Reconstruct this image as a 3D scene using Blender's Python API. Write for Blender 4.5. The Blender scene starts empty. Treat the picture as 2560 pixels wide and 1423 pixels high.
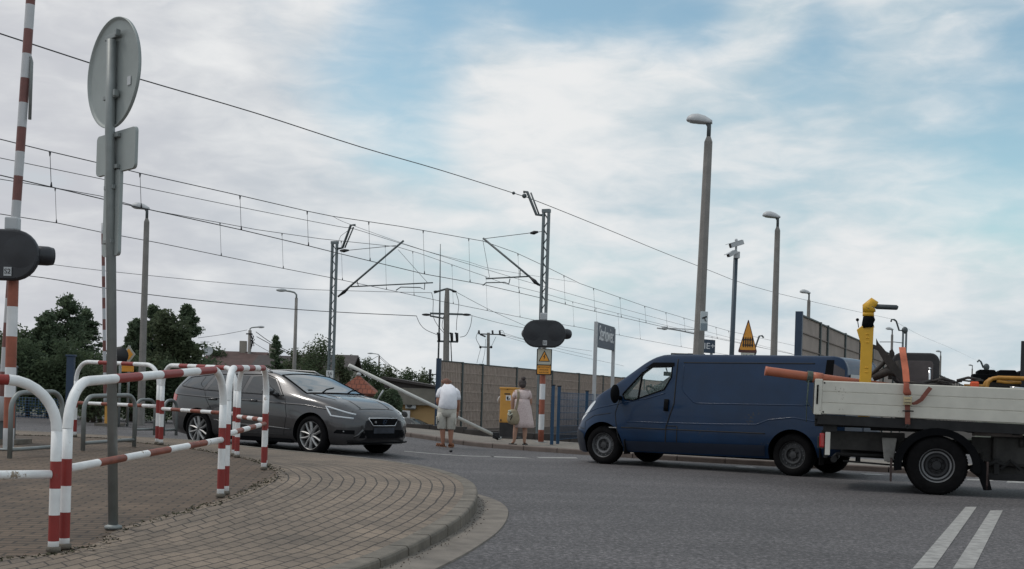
import bpy, bmesh, math, random
from mathutils import Vector, Matrix
random.seed(7)
R = math.radians
SC = bpy.context.scene
COL = SC.collection

# ------------------------------------------------------------------ camera
# seen from inside a waiting car: eye 1.08 m up, level, slight roll; the frame is the upper part of the picture (shift)
F, PX, PY, ROLL, H = 3000.0, 1280.0, 1000.0, math.atan(0.03), 1.08
cd = bpy.data.cameras.new("camera")
cd.sensor_width = 36.0
cd.lens = 36.0 * F / 2560.0
cd.shift_y = (PY - 711.5) / 2560.0
cd.clip_start = 0.05
cd.clip_end = 5000.0
cam = bpy.data.objects.new("camera", cd)
COL.objects.link(cam)
cam.matrix_world = Matrix.Translation((0, 0, H)) @ Matrix.Rotation(R(90), 4, 'X') @ Matrix.Rotation(ROLL, 4, 'Z')
SC.camera = cam

# ------------------------------------------------------------------ sky and sun
SUN_EL, SUN_AZ = R(58), R(-78)          # azimuth clockwise from +Y
W = bpy.data.worlds.new("World")
SC.world = W
W.use_nodes = True
nt = W.node_tree
nt.nodes.clear()
def N(tree, kind, **kw):
    n = tree.nodes.new(kind)
    for k, v in kw.items():
        if k.startswith('i_'):
            n.inputs[k[2:].replace('_', ' ')].default_value = v
        elif k.startswith('n_'):
            n.inputs[int(k[2:])].default_value = v
        else:
            setattr(n, k, v)
    return n
def L(tree, a, b): tree.links.new(a, b)
out = N(nt, 'ShaderNodeOutputWorld')
bg = N(nt, 'ShaderNodeBackground', i_Strength=0.1)
sky = N(nt, 'ShaderNodeTexSky', sky_type='NISHITA', sun_disc=False, sun_elevation=SUN_EL, sun_rotation=SUN_AZ,
        air_density=1.0, dust_density=0.6, ozone_density=2.0)
tc = N(nt, 'ShaderNodeTexCoord')
def wmath(op, a, b=None, clamp=False):
    n = N(nt, 'ShaderNodeMath', operation=op, use_clamp=clamp)
    for i, q in enumerate((a, b)):
        if q is None: continue
        if isinstance(q, (int, float)): n.inputs[i].default_value = q
        else: L(nt, q, n.inputs[i])
    return n.outputs[0]
def wmap(v, a, b, c=0.0, d=1.0):
    n = N(nt, 'ShaderNodeMapRange', interpolation_type='SMOOTHSTEP')
    L(nt, v, n.inputs[0])
    for i, q in enumerate((a, b, c, d)): n.inputs[i + 1].default_value = q
    return n.outputs[0]
def wnoise(scale, stretch, detail, rough, off=(0, 0, 0), dist=0.0):
    m = N(nt, 'ShaderNodeMapping')
    m.inputs['Location'].default_value = off
    m.inputs['Scale'].default_value = stretch
    m.inputs['Rotation'].default_value = (0, R(9), 0)
    L(nt, tc.outputs['Generated'], m.inputs[0])
    n = N(nt, 'ShaderNodeTexNoise')
    n.inputs['Scale'].default_value = scale
    n.inputs['Detail'].default_value = detail
    n.inputs['Roughness'].default_value = rough
    n.inputs['Distortion'].default_value = dist
    L(nt, m.outputs[0], n.inputs['Vector'])
    return n.outputs['Fac']
def wblob(u, v, r0, r1):
    """soft spot of the sky around a compass direction, 1 in its middle"""
    a, b = u - PX, v - PY
    d = Vector((a / F, 1.0, -b / F)).normalized()
    n = N(nt, 'ShaderNodeVectorMath', operation='DISTANCE')
    n.inputs[1].default_value = d
    L(nt, tc.outputs['Generated'], n.inputs[0])
    return wmap(n.outputs['Value'], r0, r1, 1.0, 0.0)
n_big = wnoise(4.0, (1, 1, 2.2), 4, 0.45, (3.1, 0.4, 1.3), 0.2)
n_mid = wnoise(9.0, (1, 1, 2.6), 6, 0.5, (0.7, 2.2, 5.0), 0.35)
n_fine = wnoise(22.0, (1, 1, 3.0), 6, 0.55, (1.7, 0.2, 2.0), 0.5)
dens = wmath('ADD', wmath('MULTIPLY', n_big, 0.5), wmath('MULTIPLY', n_mid, 0.32))
dens = wmath('ADD', dens, wmath('MULTIPLY', n_fine, 0.18))
sep = N(nt, 'ShaderNodeSeparateXYZ'); L(nt, tc.outputs['Generated'], sep.inputs[0])
dens = wmath('ADD', dens, wmap(sep.outputs['Z'], 0.0, 0.16, 0.16, 0.0))
# openings where the blue shows, and the thick bright banks
for (u, v, r0, r1, k) in [(1420, -40, 0.02, 0.16, -0.36), (1000, 30, 0.0, 0.10, -0.16), (900, 290, 0.0, 0.10, -0.16), (1080, 370, 0.0, 0.07, -0.09), (1250, 330, 0.0, 0.05, -0.06),
                          (2420, 350, 0.0, 0.14, -0.24), (2560, 300, 0.0, 0.08, -0.06), (2000, 110, 0.0, 0.07, -0.20), (1700, 20, 0.0, 0.06, -0.12), (2500, 60, 0.0, 0.03, -0.05),
                          (1400, 360, 0.0, 0.13, 0.28), (1500, 200, 0.0, 0.10, 0.16), (2280, 550, 0.0, 0.10, 0.13), (300, 420, 0.05, 0.30, 0.2),
                          (1900, 60, 0.0, 0.05, 0.14), (2250, 120, 0.0, 0.10, 0.12), (760, 60, 0.0, 0.04, 0.10), (1200, 110, 0.0, 0.06, 0.14), (1700, 620, 0.0, 0.12, 0.06)]:
    dens = wmath('ADD', dens, wmath('MULTIPLY', wblob(u, v, r0, r1), k))
cover = wmap(dens, 0.20, 0.62)
bright = wmath('ADD', wmath('MULTIPLY', n_mid, 0.65), wmath('MULTIPLY', n_fine, 0.35))
bright = wmath('ADD', bright, wmath('MULTIPLY', wblob(1330, 380, 0.0, 0.14), 0.20))
bright = wmath('ADD', bright, wmath('MULTIPLY', wblob(2300, 560, 0.0, 0.10), 0.10))
bright = wmath('ADD', bright, wmath('MULTIPLY', wblob(0, 760, 0.0, 0.30), -0.20))
bright = wmath('ADD', bright, wmath('MULTIPLY', wblob(1250, 170, 0.0, 0.05), -0.10))
cl_mix = N(nt, 'ShaderNodeMix', data_type='RGBA')
L(nt, wmap(bright, 0.27, 0.74), cl_mix.inputs[0])
# thin veil: warmer and greyer to the left, bluish to the right
veil = N(nt, 'ShaderNodeMix', data_type='RGBA')
L(nt, wmap(sep.outputs['X'], -0.36, 0.12), veil.inputs[0])
veil.inputs[6].default_value = (5.7, 5.85, 6.25, 1); veil.inputs[7].default_value = (4.7, 5.9, 6.6, 1)
L(nt, veil.outputs[2], cl_mix.inputs[6])
cl_mix.inputs[7].default_value = (8.3, 8.4, 8.45, 1)
blue = N(nt, 'ShaderNodeMix', data_type='RGBA', blend_type='MULTIPLY')
blue.inputs[0].default_value = 1.0
L(nt, sky.outputs[0], blue.inputs[6])
blue.inputs[7].default_value = (1.55, 1.60, 1.30, 1)
mixs = N(nt, 'ShaderNodeMix', data_type='RGBA')
L(nt, cover, mixs.inputs[0])
L(nt, blue.outputs[2], mixs.inputs[6])
L(nt, cl_mix.outputs[2], mixs.inputs[7])
L(nt, mixs.outputs[2], bg.inputs['Color'])
L(nt, bg.outputs[0], out.inputs[0])

sl = bpy.data.lights.new("sun", 'SUN')
sl.energy = 1.05
sl.angle = R(12)
sl.color = (1.0, 0.96, 0.9)
sun = bpy.data.objects.new("sun", sl)
COL.objects.link(sun)
sd = Vector((math.sin(SUN_AZ) * math.cos(SUN_EL), math.cos(SUN_AZ) * math.cos(SUN_EL), math.sin(SUN_EL)))
sun.rotation_euler = (-sd).to_track_quat('-Z', 'Y').to_euler()
sun.location = sd * 50
SC.view_settings.view_transform = 'Standard'
SC.view_settings.look = 'None'
SC.view_settings.exposure = 0.0
SC.view_settings.gamma = 1.0

# ------------------------------------------------------------------ geometry helpers
cR, sR = math.cos(ROLL), math.sin(ROLL)
def ray(u, v):
    a, b = u - PX, v - PY
    return Vector(((a * cR + b * sR) / F, 1.0, (a * sR - b * cR) / F))
def P(u, v, y):
    r = ray(u, v)
    return Vector((r.x * y, y, H + r.z * y))
def onplane(u, v, p0, n):
    r = ray(u, v)
    t = (n[0] * p0[0] + n[1] * p0[1]) / (n[0] * r.x + n[1] * r.y)
    return Vector((r.x * t, t, H + r.z * t))
def ss(t):
    t = min(1.0, max(0.0, t))
    return t * t * (3 - 2 * t)
def groad(x, y):
    z = 0.13 * ss((-x - 0.5) / 2.5) * ss((y - 8) / 9) + min(0.2, 0.02 * max(0, -x - 4)) * ss((y - 12) / 8)
    return z - (0.8 * ss((y - 36) / 25) + 1.1 * ss((y - 58) / 18)) * ss((x + 16) / 9)
def zi(x, y):
    return max(min(0.30, max(0.08, 0.08 + 0.02 * (y - 7.6))), groad(x, y) + 0.05)
def G(u, v, fn=groad):
    z = 0.05
    r = ray(u, v)
    for _ in range(12):
        t = (z - H) / r.z
        z = 0.5 * z + 0.5 * fn(r.x * t, t)
    return Vector((r.x * t, t, fn(r.x * t, t)))

def mono(pts):
    xs = [p[0] for p in pts]; ys = [p[1] for p in pts]
    n = len(xs)
    d = [(ys[i + 1] - ys[i]) / (xs[i + 1] - xs[i]) for i in range(n - 1)]
    m = [d[0]] + [0 if d[i - 1] * d[i] <= 0 else 2 * d[i - 1] * d[i] / (d[i - 1] + d[i]) for i in range(1, n - 1)] + [d[-1]]
    def f(x):
        if x <= xs[0]: return ys[0]
        if x >= xs[-1]: return ys[-1]
        i = 0
        while x > xs[i + 1]: i += 1
        h = xs[i + 1] - xs[i]; t = (x - xs[i]) / h
        return ((2 * t**3 - 3 * t**2 + 1) * ys[i] + (t**3 - 2 * t**2 + t) * h * m[i]
                + (-2 * t**3 + 3 * t**2) * ys[i + 1] + (t**3 - t**2) * h * m[i + 1])
    return f

def frame(axis):
    a = Vector(axis).normalized()
    u = a.orthogonal().normalized()
    if abs(a.z) < 0.9: u = Vector((0, 0, 1)).cross(a).normalized()
    return a, u, a.cross(u)

class MB:
    """collects shapes and links them as one mesh object"""
    def __init__(s): s.v, s.f, s.m, s.sm, s.uv = [], [], [], [], {}
    def add(s, vs, fs, mi=0, sm=False, M=None, uv=None):
        b = len(s.v)
        s.v += [tuple(M @ Vector(q)) if M else tuple(q) for q in vs]
        if uv:
            for i, q in enumerate(uv): s.uv[b + i] = q
        for f in fs:
            s.f.append([b + i for i in f]); s.m.append(mi); s.sm.append(sm)
        return s
    def box(s, c, d, mi=0, M=None, rot=None):
        x, y, z = d[0] / 2, d[1] / 2, d[2] / 2
        T = Matrix.Translation(c)
        if rot is not None: T = T @ rot
        if M: T = M @ T
        return s.add([(-x, -y, -z), (x, -y, -z), (x, y, -z), (-x, y, -z), (-x, -y, z), (x, -y, z), (x, y, z), (-x, y, z)],
                     [(0, 3, 2, 1), (4, 5, 6, 7), (0, 1, 5, 4), (1, 2, 6, 5), (2, 3, 7, 6), (3, 0, 4, 7)], mi, False, T)
    def tube(s, pts, r, n=8, mi=0, sm=True, cap=True, flat=1.0):
        pts = [Vector(p) for p in pts]
        k = len(pts)
        rs = r if isinstance(r, (list, tuple)) else [r] * k
        b = len(s.v)
        u = None
        for i, p in enumerate(pts):
            a = (pts[min(i + 1, k - 1)] - pts[max(i - 1, 0)]).normalized()
            if u is None: _, u, w = frame(a)
            else:
                u = (u - a * u.dot(a)).normalized(); w = a.cross(u)
            for j in range(n):
                t = 2 * math.pi * j / n
                s.v.append(tuple(p + (u * math.cos(t) + w * math.sin(t) * flat) * rs[i]))
        for i in range(k - 1):
            mm = mi[i] if isinstance(mi, (list, tuple)) else mi
            for j in range(n):
                j2 = (j + 1) % n
                s.f.append([b + i * n + j, b + i * n + j2, b + (i + 1) * n + j2, b + (i + 1) * n + j]); s.m.append(mm); s.sm.append(sm)
        if cap:
            s.f.append([b + j for j in range(n)][::-1]); s.m.append(mi[0] if isinstance(mi, (list, tuple)) else mi); s.sm.append(False)
            s.f.append([b + (k - 1) * n + j for j in range(n)]); s.m.append(mi[-1] if isinstance(mi, (list, tuple)) else mi); s.sm.append(False)
        return s
    def lathe(s, prof, n=24, mi=0, M=None, sm=True):
        """profile of (radius, height) turned about local z"""
        vs = [(r * math.cos(2 * math.pi * j / n), r * math.sin(2 * math.pi * j / n), h) for r, h in prof for j in range(n)]
        fs = []; ms = []
        for i in range(len(prof) - 1):
            for j in range(n):
                j2 = (j + 1) % n
                fs.append((i * n + j, i * n + j2, (i + 1) * n + j2, (i + 1) * n + j))
        if isinstance(mi, (list, tuple)):
            b = len(s.v); s.add(vs, [], 0)
            if M:
                for i in range(len(vs)): s.v[b + i] = tuple(M @ Vector(vs[i]))
            for q, f in enumerate(fs):
                s.f.append([b + i for i in f]); s.m.append(mi[q // n]); s.sm.append(sm)
            return s
        return s.add(vs, fs, mi, sm, M)
    def prism(s, poly, a, b, fn, mi=0, mi2=None):
        """outline (p, q) extruded between depths a and b; fn(p, q, d) gives the point"""
        n = len(poly)
        vs = [fn(p, q, a) for p, q in poly] + [fn(p, q, b) for p, q in poly]
        s.add(vs, [tuple(range(n))[::-1], tuple(range(n, 2 * n))], mi)
        b0 = len(s.v) - 2 * n
        for i in range(n):
            j = (i + 1) % n
            s.f.append([b0 + i, b0 + j, b0 + n + j, b0 + n + i]); s.m.append(mi if mi2 is None else mi2); s.sm.append(False)
        return s
    def ball(s, c, r, n=12, k=8, mi=0, M=None):
        rx, ry, rz = r if isinstance(r, (list, tuple)) else (r, r, r)
        vs = [(c[0] + rx * math.sin(math.pi * i / k) * math.cos(2 * math.pi * j / n), c[1] + ry * math.sin(math.pi * i / k) * math.sin(2 * math.pi * j / n),
               c[2] + rz * math.cos(math.pi * i / k)) for i in range(k + 1) for j in range(n)]
        fs = [(i * n + j, (i + 1) * n + j, (i + 1) * n + (j + 1) % n, i * n + (j + 1) % n) for i in range(k) for j in range(n)]
        return s.add(vs, fs, mi, True, M)
    def build(s, name, mats, parent=None, bevel=0, sharp=None, solid=0):
        me = bpy.data.meshes.new(name)
        me.from_pydata(s.v, [], s.f)
        for m in (mats if isinstance(mats, (list, tuple)) else [mats]): me.materials.append(m)
        me.polygons.foreach_set('material_index', s.m)
        me.polygons.foreach_set('use_smooth', s.sm)
        if s.uv:
            ul = me.uv_layers.new(name='UVMap')
            for lp in me.loops: ul.data[lp.index].uv = s.uv.get(lp.vertex_index, (0, 0))
        me.update()
        bm = bmesh.new(); bm.from_mesh(me)
        bmesh.ops.recalc_face_normals(bm, faces=bm.faces)
        bm.to_mesh(me); bm.free()
        if sharp: me.set_sharp_from_angle(angle=R(sharp))
        o = bpy.data.objects.new(name, me)
        COL.objects.link(o)
        if parent: o.parent = parent
        if bevel:
            b = o.modifiers.new('bevel', 'BEVEL'); b.width = bevel; b.segments = 2; b.limit_method = 'ANGLE'; b.angle_limit = R(40)
        if solid:
            b = o.modifiers.new('solid', 'SOLIDIFY'); b.thickness = solid; b.offset = 0
        return o

def tag(o, label, cat, group=None):
    o['label'] = label; o['category'] = cat
    if group: o['group'] = group
    return o
def thing(name, label, cat, loc=(0, 0, 0), rz=0, group=None):
    o = bpy.data.objects.new(name, None)
    o.empty_display_size = 0.2
    COL.objects.link(o)
    o.location = loc
    o.rotation_euler = (0, 0, rz)
    return tag(o, label, cat, group)
def struct(o):
    o['kind'] = 'structure'; return o
def stuff(o, label, cat):
    o['kind'] = 'stuff'; return tag(o, label, cat)
def copy_tree(o, parent=None):
    c = o.copy(); COL.objects.link(c)
    if parent: c.parent = parent
    for ch in list(o.children): copy_tree(ch, c)
    return c
def evaluated(o):
    dg = bpy.context.evaluated_depsgraph_get()
    dg.update()
    return bpy.data.meshes.new_from_object(o.evaluated_get(dg))
def bake(o):
    """replace an object's mesh by its modified one"""
    me = evaluated(o)
    o.modifiers.clear()
    o.data = me
    return o
def boolean_cut(o, cutters):
    for c in cutters:
        c.parent = o.parent
        m = o.modifiers.new('cut', 'BOOLEAN'); m.object = c; m.operation = 'DIFFERENCE'; m.solver = 'EXACT'; m.material_mode = 'TRANSFER'
    bake(o)
    for c in cutters: bpy.data.objects.remove(c)
    return o
def skin(name, joints, edges, m, parent=None, root=None, sub=2):
    """one continuous body grown round a skeleton: joints name -> (x, y, z, r) or (x, y, z, rx, ry)"""
    names = list(joints)
    me = bpy.data.meshes.new(name)
    me.from_pydata([joints[k][:3] for k in names], [(names.index(a), names.index(b)) for a, b in edges], [])
    o = bpy.data.objects.new(name, me); COL.objects.link(o)
    md = o.modifiers.new('skin', 'SKIN')
    md.use_smooth_shade = True
    for i, k in enumerate(names):
        j = joints[k]
        sv = me.skin_vertices[0].data[i]
        sv.radius = (j[3], j[4] if len(j) > 4 else j[3])
        sv.use_root = (k == (root or names[0]))
    sb = o.modifiers.new('sub', 'SUBSURF'); sb.levels = sub; sb.render_levels = sub
    bake(o)
    for p in o.data.polygons: p.use_smooth = True
    o.data.materials.clear(); o.data.materials.append(m)
    if parent: o.parent = parent
    return o
def text(name, s, size, m, parent, M, thick=0.004, sx=1.0):
    c = bpy.data.curves.new(name, 'FONT')
    c.body = s; c.size = size; c.extrude = thick / 2; c.align_x = 'CENTER'; c.align_y = 'CENTER'
    o = bpy.data.objects.new(name, c); COL.objects.link(o)
    me = evaluated(o)
    bpy.data.objects.remove(o)
    me.transform(M @ Matrix.Diagonal((sx, 1, 1, 1)))
    me.materials.clear(); me.materials.append(m)
    o = bpy.data.objects.new(name, me); COL.objects.link(o)
    if parent: o.parent = parent
    return o

# ------------------------------------------------------------------ materials
def mat(name, col, rough=0.6, metal=0.0, var=0.12, scale=6.0, bump=0.0, bscale=60.0, coat=0.0, col2=None, spec=0.5, chips=None):
    m = bpy.data.materials.new(name); m.use_nodes = True
    t = m.node_tree; b = t.nodes['Principled BSDF']
    b.inputs['Roughness'].default_value = rough; b.inputs['Metallic'].default_value = metal
    b.inputs['Coat Weight'].default_value = coat; b.inputs['Coat Roughness'].default_value = 0.06
    b.inputs['Specular IOR Level'].default_value = spec
    tcn = N(t, 'ShaderNodeTexCoord')
    no = N(t, 'ShaderNodeTexNoise', i_Scale=scale, i_Detail=5.0, i_Roughness=0.6)
    L(t, tcn.outputs['Object'], no.inputs['Vector'])
    rp = N(t, 'ShaderNodeValToRGB')
    c2 = col2 or tuple(min(1, c * (1 + var)) for c in col)
    c1 = col if col2 else tuple(c * (1 - var) for c in col)
    rp.color_ramp.elements[0].position = 0.32; rp.color_ramp.elements[1].position = 0.68
    rp.color_ramp.elements[0].color = (*c1, 1); rp.color_ramp.elements[1].color = (*c2, 1)
    L(t, no.outputs['Fac'], rp.inputs[0]); L(t, rp.outputs[0], b.inputs['Base Color'])
    if chips:
        n4 = N(t, 'ShaderNodeTexNoise', i_Scale=26.0, i_Detail=6.0, i_Roughness=0.7); L(t, tcn.outputs['Object'], n4.inputs['Vector'])
        n5 = N(t, 'ShaderNodeTexNoise', i_Scale=3.5, i_Detail=3.0); L(t, tcn.outputs['Object'], n5.inputs['Vector'])
        ad = N(t, 'ShaderNodeMath', operation='ADD'); L(t, n4.outputs['Fac'], ad.inputs[0]); L(t, n5.outputs['Fac'], ad.inputs[1])
        r4 = N(t, 'ShaderNodeMapRange'); r4.inputs[1].default_value = 1.22; r4.inputs[2].default_value = 1.32; L(t, ad.outputs[0], r4.inputs[0])
        mc = N(t, 'ShaderNodeMix', data_type='RGBA'); L(t, r4.outputs[0], mc.inputs[0]); L(t, rp.outputs[0], mc.inputs[6]); mc.inputs[7].default_value = (*chips, 1)
        L(t, mc.outputs[2], b.inputs['Base Color'])
    if bump:
        n2 = N(t, 'ShaderNodeTexNoise', i_Scale=bscale, i_Detail=4.0)
        L(t, tcn.outputs['Object'], n2.inputs['Vector'])
        bp = N(t, 'ShaderNodeBump', i_Strength=bump, i_Distance=0.01)
        L(t, n2.outputs['Fac'], bp.inputs['Height']); L(t, bp.outputs[0], b.inputs['Normal'])
    return m
def brick_mat(name, c1, c2, mortar, bw, rh, ms, coords='UV', rot=0.0, bump=0.4, dirt=0.35):
    m = bpy.data.materials.new(name); m.use_nodes = True
    t = m.node_tree; b = t.nodes['Principled BSDF']
    b.inputs['Roughness'].default_value = 0.85
    tcn = N(t, 'ShaderNodeTexCoord')
    mp = N(t, 'ShaderNodeMapping'); mp.inputs['Rotation'].default_value = (0, 0, rot)
    wn = N(t, 'ShaderNodeTexNoise', i_Scale=2.2, i_Detail=3.0)
    L(t, tcn.outputs['Object'], wn.inputs['Vector'])
    wm = N(t, 'ShaderNodeVectorMath', operation='SCALE'); wm.inputs['Scale'].default_value = 0.045
    wa = N(t, 'ShaderNodeVectorMath', operation='ADD')
    L(t, wn.outputs['Color'], wm.inputs[0]); L(t, tcn.outputs[coords], wa.inputs[0]); L(t, wm.outputs[0], wa.inputs[1])
    L(t, wa.outputs[0], mp.inputs[0])
    br = N(t, 'ShaderNodeTexBrick', offset=0.5)
    br.inputs['Color1'].default_value = (*c1, 1); br.inputs['Color2'].default_value = (*c2, 1); br.inputs['Mortar'].default_value = (*mortar, 1)
    br.inputs['Scale'].default_value = 1.0; br.inputs['Mortar Size'].default_value = ms; br.inputs['Mortar Smooth'].default_value = 0.3
    br.inputs['Brick Width'].default_value = bw; br.inputs['Row Height'].default_value = rh
    L(t, mp.outputs[0], br.inputs['Vector'])
    no = N(t, 'ShaderNodeTexNoise', i_Scale=1.6, i_Detail=8.0, i_Roughness=0.65)
    L(t, tcn.outputs['Object'], no.inputs['Vector'])
    rp = N(t, 'ShaderNodeValToRGB')
    rp.color_ramp.elements[0].position = 0.33; rp.color_ramp.elements[1].position = 0.66
    rp.color_ramp.elements[0].color = (1 - dirt, 1 - dirt, 1 - dirt, 1); rp.color_ramp.elements[1].color = (1.1, 1.08, 1.05, 1)
    L(t, no.outputs['Fac'], rp.inputs[0])
    n3 = N(t, 'ShaderNodeTexNoise', i_Scale=90.0, i_Detail=3.0)
    L(t, tcn.outputs['Object'], n3.inputs['Vector'])
    r3 = N(t, 'ShaderNodeMapRange'); r3.inputs[1].default_value = 0.3; r3.inputs[2].default_value = 0.7; r3.inputs[3].default_value = 0.78; r3.inputs[4].default_value = 1.22
    L(t, n3.outputs['Fac'], r3.inputs[0])
    mx = N(t, 'ShaderNodeMix', data_type='RGBA', blend_type='MULTIPLY'); mx.inputs[0].default_value = 1.0
    L(t, br.outputs['Color'], mx.inputs[6]); L(t, rp.outputs[0], mx.inputs[7])
    m2 = N(t, 'ShaderNodeMix', data_type='RGBA', blend_type='MULTIPLY'); m2.inputs[0].default_value = 1.0
    L(t, mx.outputs[2], m2.inputs[6]); L(t, r3.outputs[0], m2.inputs[7])
    L(t, m2.outputs[2], b.inputs['Base Color'])
    bp = N(t, 'ShaderNodeBump', i_Strength=bump, i_Distance=0.01, invert=True)
    L(t, br.outputs['Fac'], bp.inputs['Height']); L(t, bp.outputs[0], b.inputs['Normal'])
    return m
def asphalt_mat():
    m = bpy.data.materials.new('asphalt'); m.use_nodes = True
    t = m.node_tree; b = t.nodes['Principled BSDF']
    b.inputs['Roughness'].default_value = 0.8
    tcn = N(t, 'ShaderNodeTexCoord')
    def nz(sc, det=4.0, ro=0.6):
        n = N(t, 'ShaderNodeTexNoise', i_Scale=sc, i_Detail=det, i_Roughness=ro); L(t, tcn.outputs['Object'], n.inputs['Vector']); return n.outputs['Fac']
    def mr(v, a, c, d, e):
        n = N(t, 'ShaderNodeMapRange'); L(t, v, n.inputs[0])
        for i, q in enumerate((a, c, d, e)): n.inputs[i + 1].default_value = q
        return n.outputs[0]
    def mul(a, c):
        n = N(t, 'ShaderNodeMath', operation='MULTIPLY'); L(t, a, n.inputs[0]); L(t, c, n.inputs[1]); return n.outputs[0]
    fine = nz(24.0, 4.0, 0.85)
    v = mul(mr(fine, 0.36, 0.64, 0.25, 1.85), mul(mr(nz(0.35, 6.0), 0.3, 0.7, 0.76, 1.22), mr(nz(11.0, 3.0), 0.3, 0.7, 0.82, 1.18)))
    mpw = N(t, 'ShaderNodeMapping'); mpw.inputs['Scale'].default_value = (0.25, 2.2, 1); mpw.inputs['Rotation'].default_value = (0, 0, R(32))
    L(t, tcn.outputs['Object'], mpw.inputs[0])
    wv = N(t, 'ShaderNodeTexNoise', i_Scale=0.6, i_Detail=4.0); L(t, mpw.outputs[0], wv.inputs['Vector'])
    v = mul(v, mr(wv.outputs['Fac'], 0.3, 0.7, 0.86, 1.12))
    vo = N(t, 'ShaderNodeTexVoronoi', i_Scale=55.0); L(t, tcn.outputs['Object'], vo.inputs['Vector'])
    sv = N(t, 'ShaderNodeSeparateColor'); L(t, vo.outputs['Color'], sv.inputs[0])
    v = mul(v, mr(sv.outputs[0], 0.55, 1.0, 0.86, 1.9))
    vm = N(t, 'ShaderNodeVectorMath', operation='SCALE'); vm.inputs[0].default_value = (0.073, 0.067, 0.068); L(t, v, vm.inputs['Scale'])
    L(t, vm.outputs[0], b.inputs['Base Color'])
    bp = N(t, 'ShaderNodeBump', i_Strength=0.5, i_Distance=0.006); L(t, fine, bp.inputs['Height']); L(t, bp.outputs[0], b.inputs['Normal'])
    return m
def glass_mat(name, col, rough=0.03, alpha=1.0):
    m = bpy.data.materials.new(name); m.use_nodes = True
    b = m.node_tree.nodes['Principled BSDF']
    b.inputs['Base Color'].default_value = (*col, 1); b.inputs['Roughness'].default_value = rough
    b.inputs['Alpha'].default_value = alpha; b.inputs['Coat Weight'].default_value = 0.6; b.inputs['Coat Roughness'].default_value = 0.02
    b.inputs['Specular IOR Level'].default_value = 0.7
    return m
def leaf_mat(name, col, col2):
    m = mat(name, col, 0.75, 0, 0, 1.1, col2=col2)
    t = m.node_tree; b = t.nodes['Principled BSDF']
    o = t.nodes['Material Output']; tr = N(t, 'ShaderNodeBsdfTranslucent'); mx = N(t, 'ShaderNodeMixShader'); mx.inputs[0].default_value = 0.4
    src = b.inputs['Base Color'].links[0].from_socket
    L(t, src, tr.inputs['Color']); L(t, b.outputs[0], mx.inputs[1]); L(t, tr.outputs[0], mx.inputs[2]); L(t, mx.outputs[0], o.inputs[0])
    b.inputs['Specular IOR Level'].default_value = 0.15
    return m
M_ = dict(
    asphalt=asphalt_mat(),
    paver=brick_mat('pavers_outer', (.235, .183, .138), (.192, .150, .114), (.050, .039, .031), .21, .115, .009),
    paver_old=brick_mat('pavers_old', (.152, .106, .072), (.115, .080, .054), (.045, .033, .023), .22, .11, .012, 'Object', R(-6), .4, .45),
    paver_far=brick_mat('pavers_far', (.21, .185, .16), (.18, .16, .135), (.12, .10, .085), .2, .1, .006, 'Object', R(-35), .2, .2),
    kerb=mat('kerb_concrete', (.155, .135, .11), .9, 0, .28, 5, .5, 40),
    kerb_far=mat('kerb_far', (.145, .115, .10), .9, 0, .2, 3, .3, 40),
    gutter=mat('gutter_concrete', (.185, .16, .135), .9, 0, .25, 4, .5, 60),
    paint=mat('road_paint', (.30, .29, .275), .8, 0, .3, 9, .3, 60, chips=(.07, .065, .065)),
    ground=mat('bare_ground', (.07, .062, .05), .95, 0, 0, .3, .6, 5, col2=(.06, .075, .035)),
    ballast=mat('ballast', (.10, .085, .075), .95, 0, .4, 14, .8, 20),
    white=mat('white_paint', (.74, .74, .745), .5, 0, .08, 5),
    tubewhite=mat('tube_white_paint', (.80, .80, .795), .5, 0, .10, 7, chips=(.30, .24, .18)),
    red=mat('red_paint', (.26, .026, .021), .5, 0, .15, 7, chips=(.14, .06, .045)),
    red_fade=mat('faded_red_paint', (.23, .060, .034), .55, 0, .3, 9, chips=(.42, .30, .22)),
    steel=mat('galvanised_steel', (.235, .25, .245), .5, .35, .15, 5, .05),
    steel_dark=mat('dark_galvanised', (.10, .115, .12), .55, .35, .15, 4),
    signback=mat('sign_back', (.30, .325, .315), .5, .2, .09, 3),
    black=mat('black_plastic', (.012, .012, .014), .55, 0, .2, 6),
    housing=mat('black_housing', (.020, .021, .026), .45, 0, .2, 4),
    rubber=mat('rubber', (.009, .0085, .009), .95, 0, .3, 9, .2, 40, spec=.1),
    concrete=mat('pole_concrete', (.23, .215, .20), .85, 0, .12, 5, .3, 30),
    lampwhite=mat('lamp_shell', (.45, .46, .47), .45, 0, .06, 4),
    lens=mat('lamp_lens', (.42, .43, .42), .25, 0, .05, 5),
    wire=mat('wire', (.055, .055, .06), .6, .2, .1, 3),
    navy=mat('navy_paint', (.022, .045, .085), .5, 0, .12, 2),
    bluepost=mat('blue_post', (.016, .060, .125), .45, 0, .15, 3),
    yellow=mat('cabinet_yellow', (.62, .31, .06), .5, 0, .1, 3),
    signyellow=mat('sign_yellow', (.78, .33, .04), .5, 0, .06, 3),
    bark=mat('bark', (.07, .052, .04), .95, 0, .3, 9, .6, 20),
)
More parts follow.
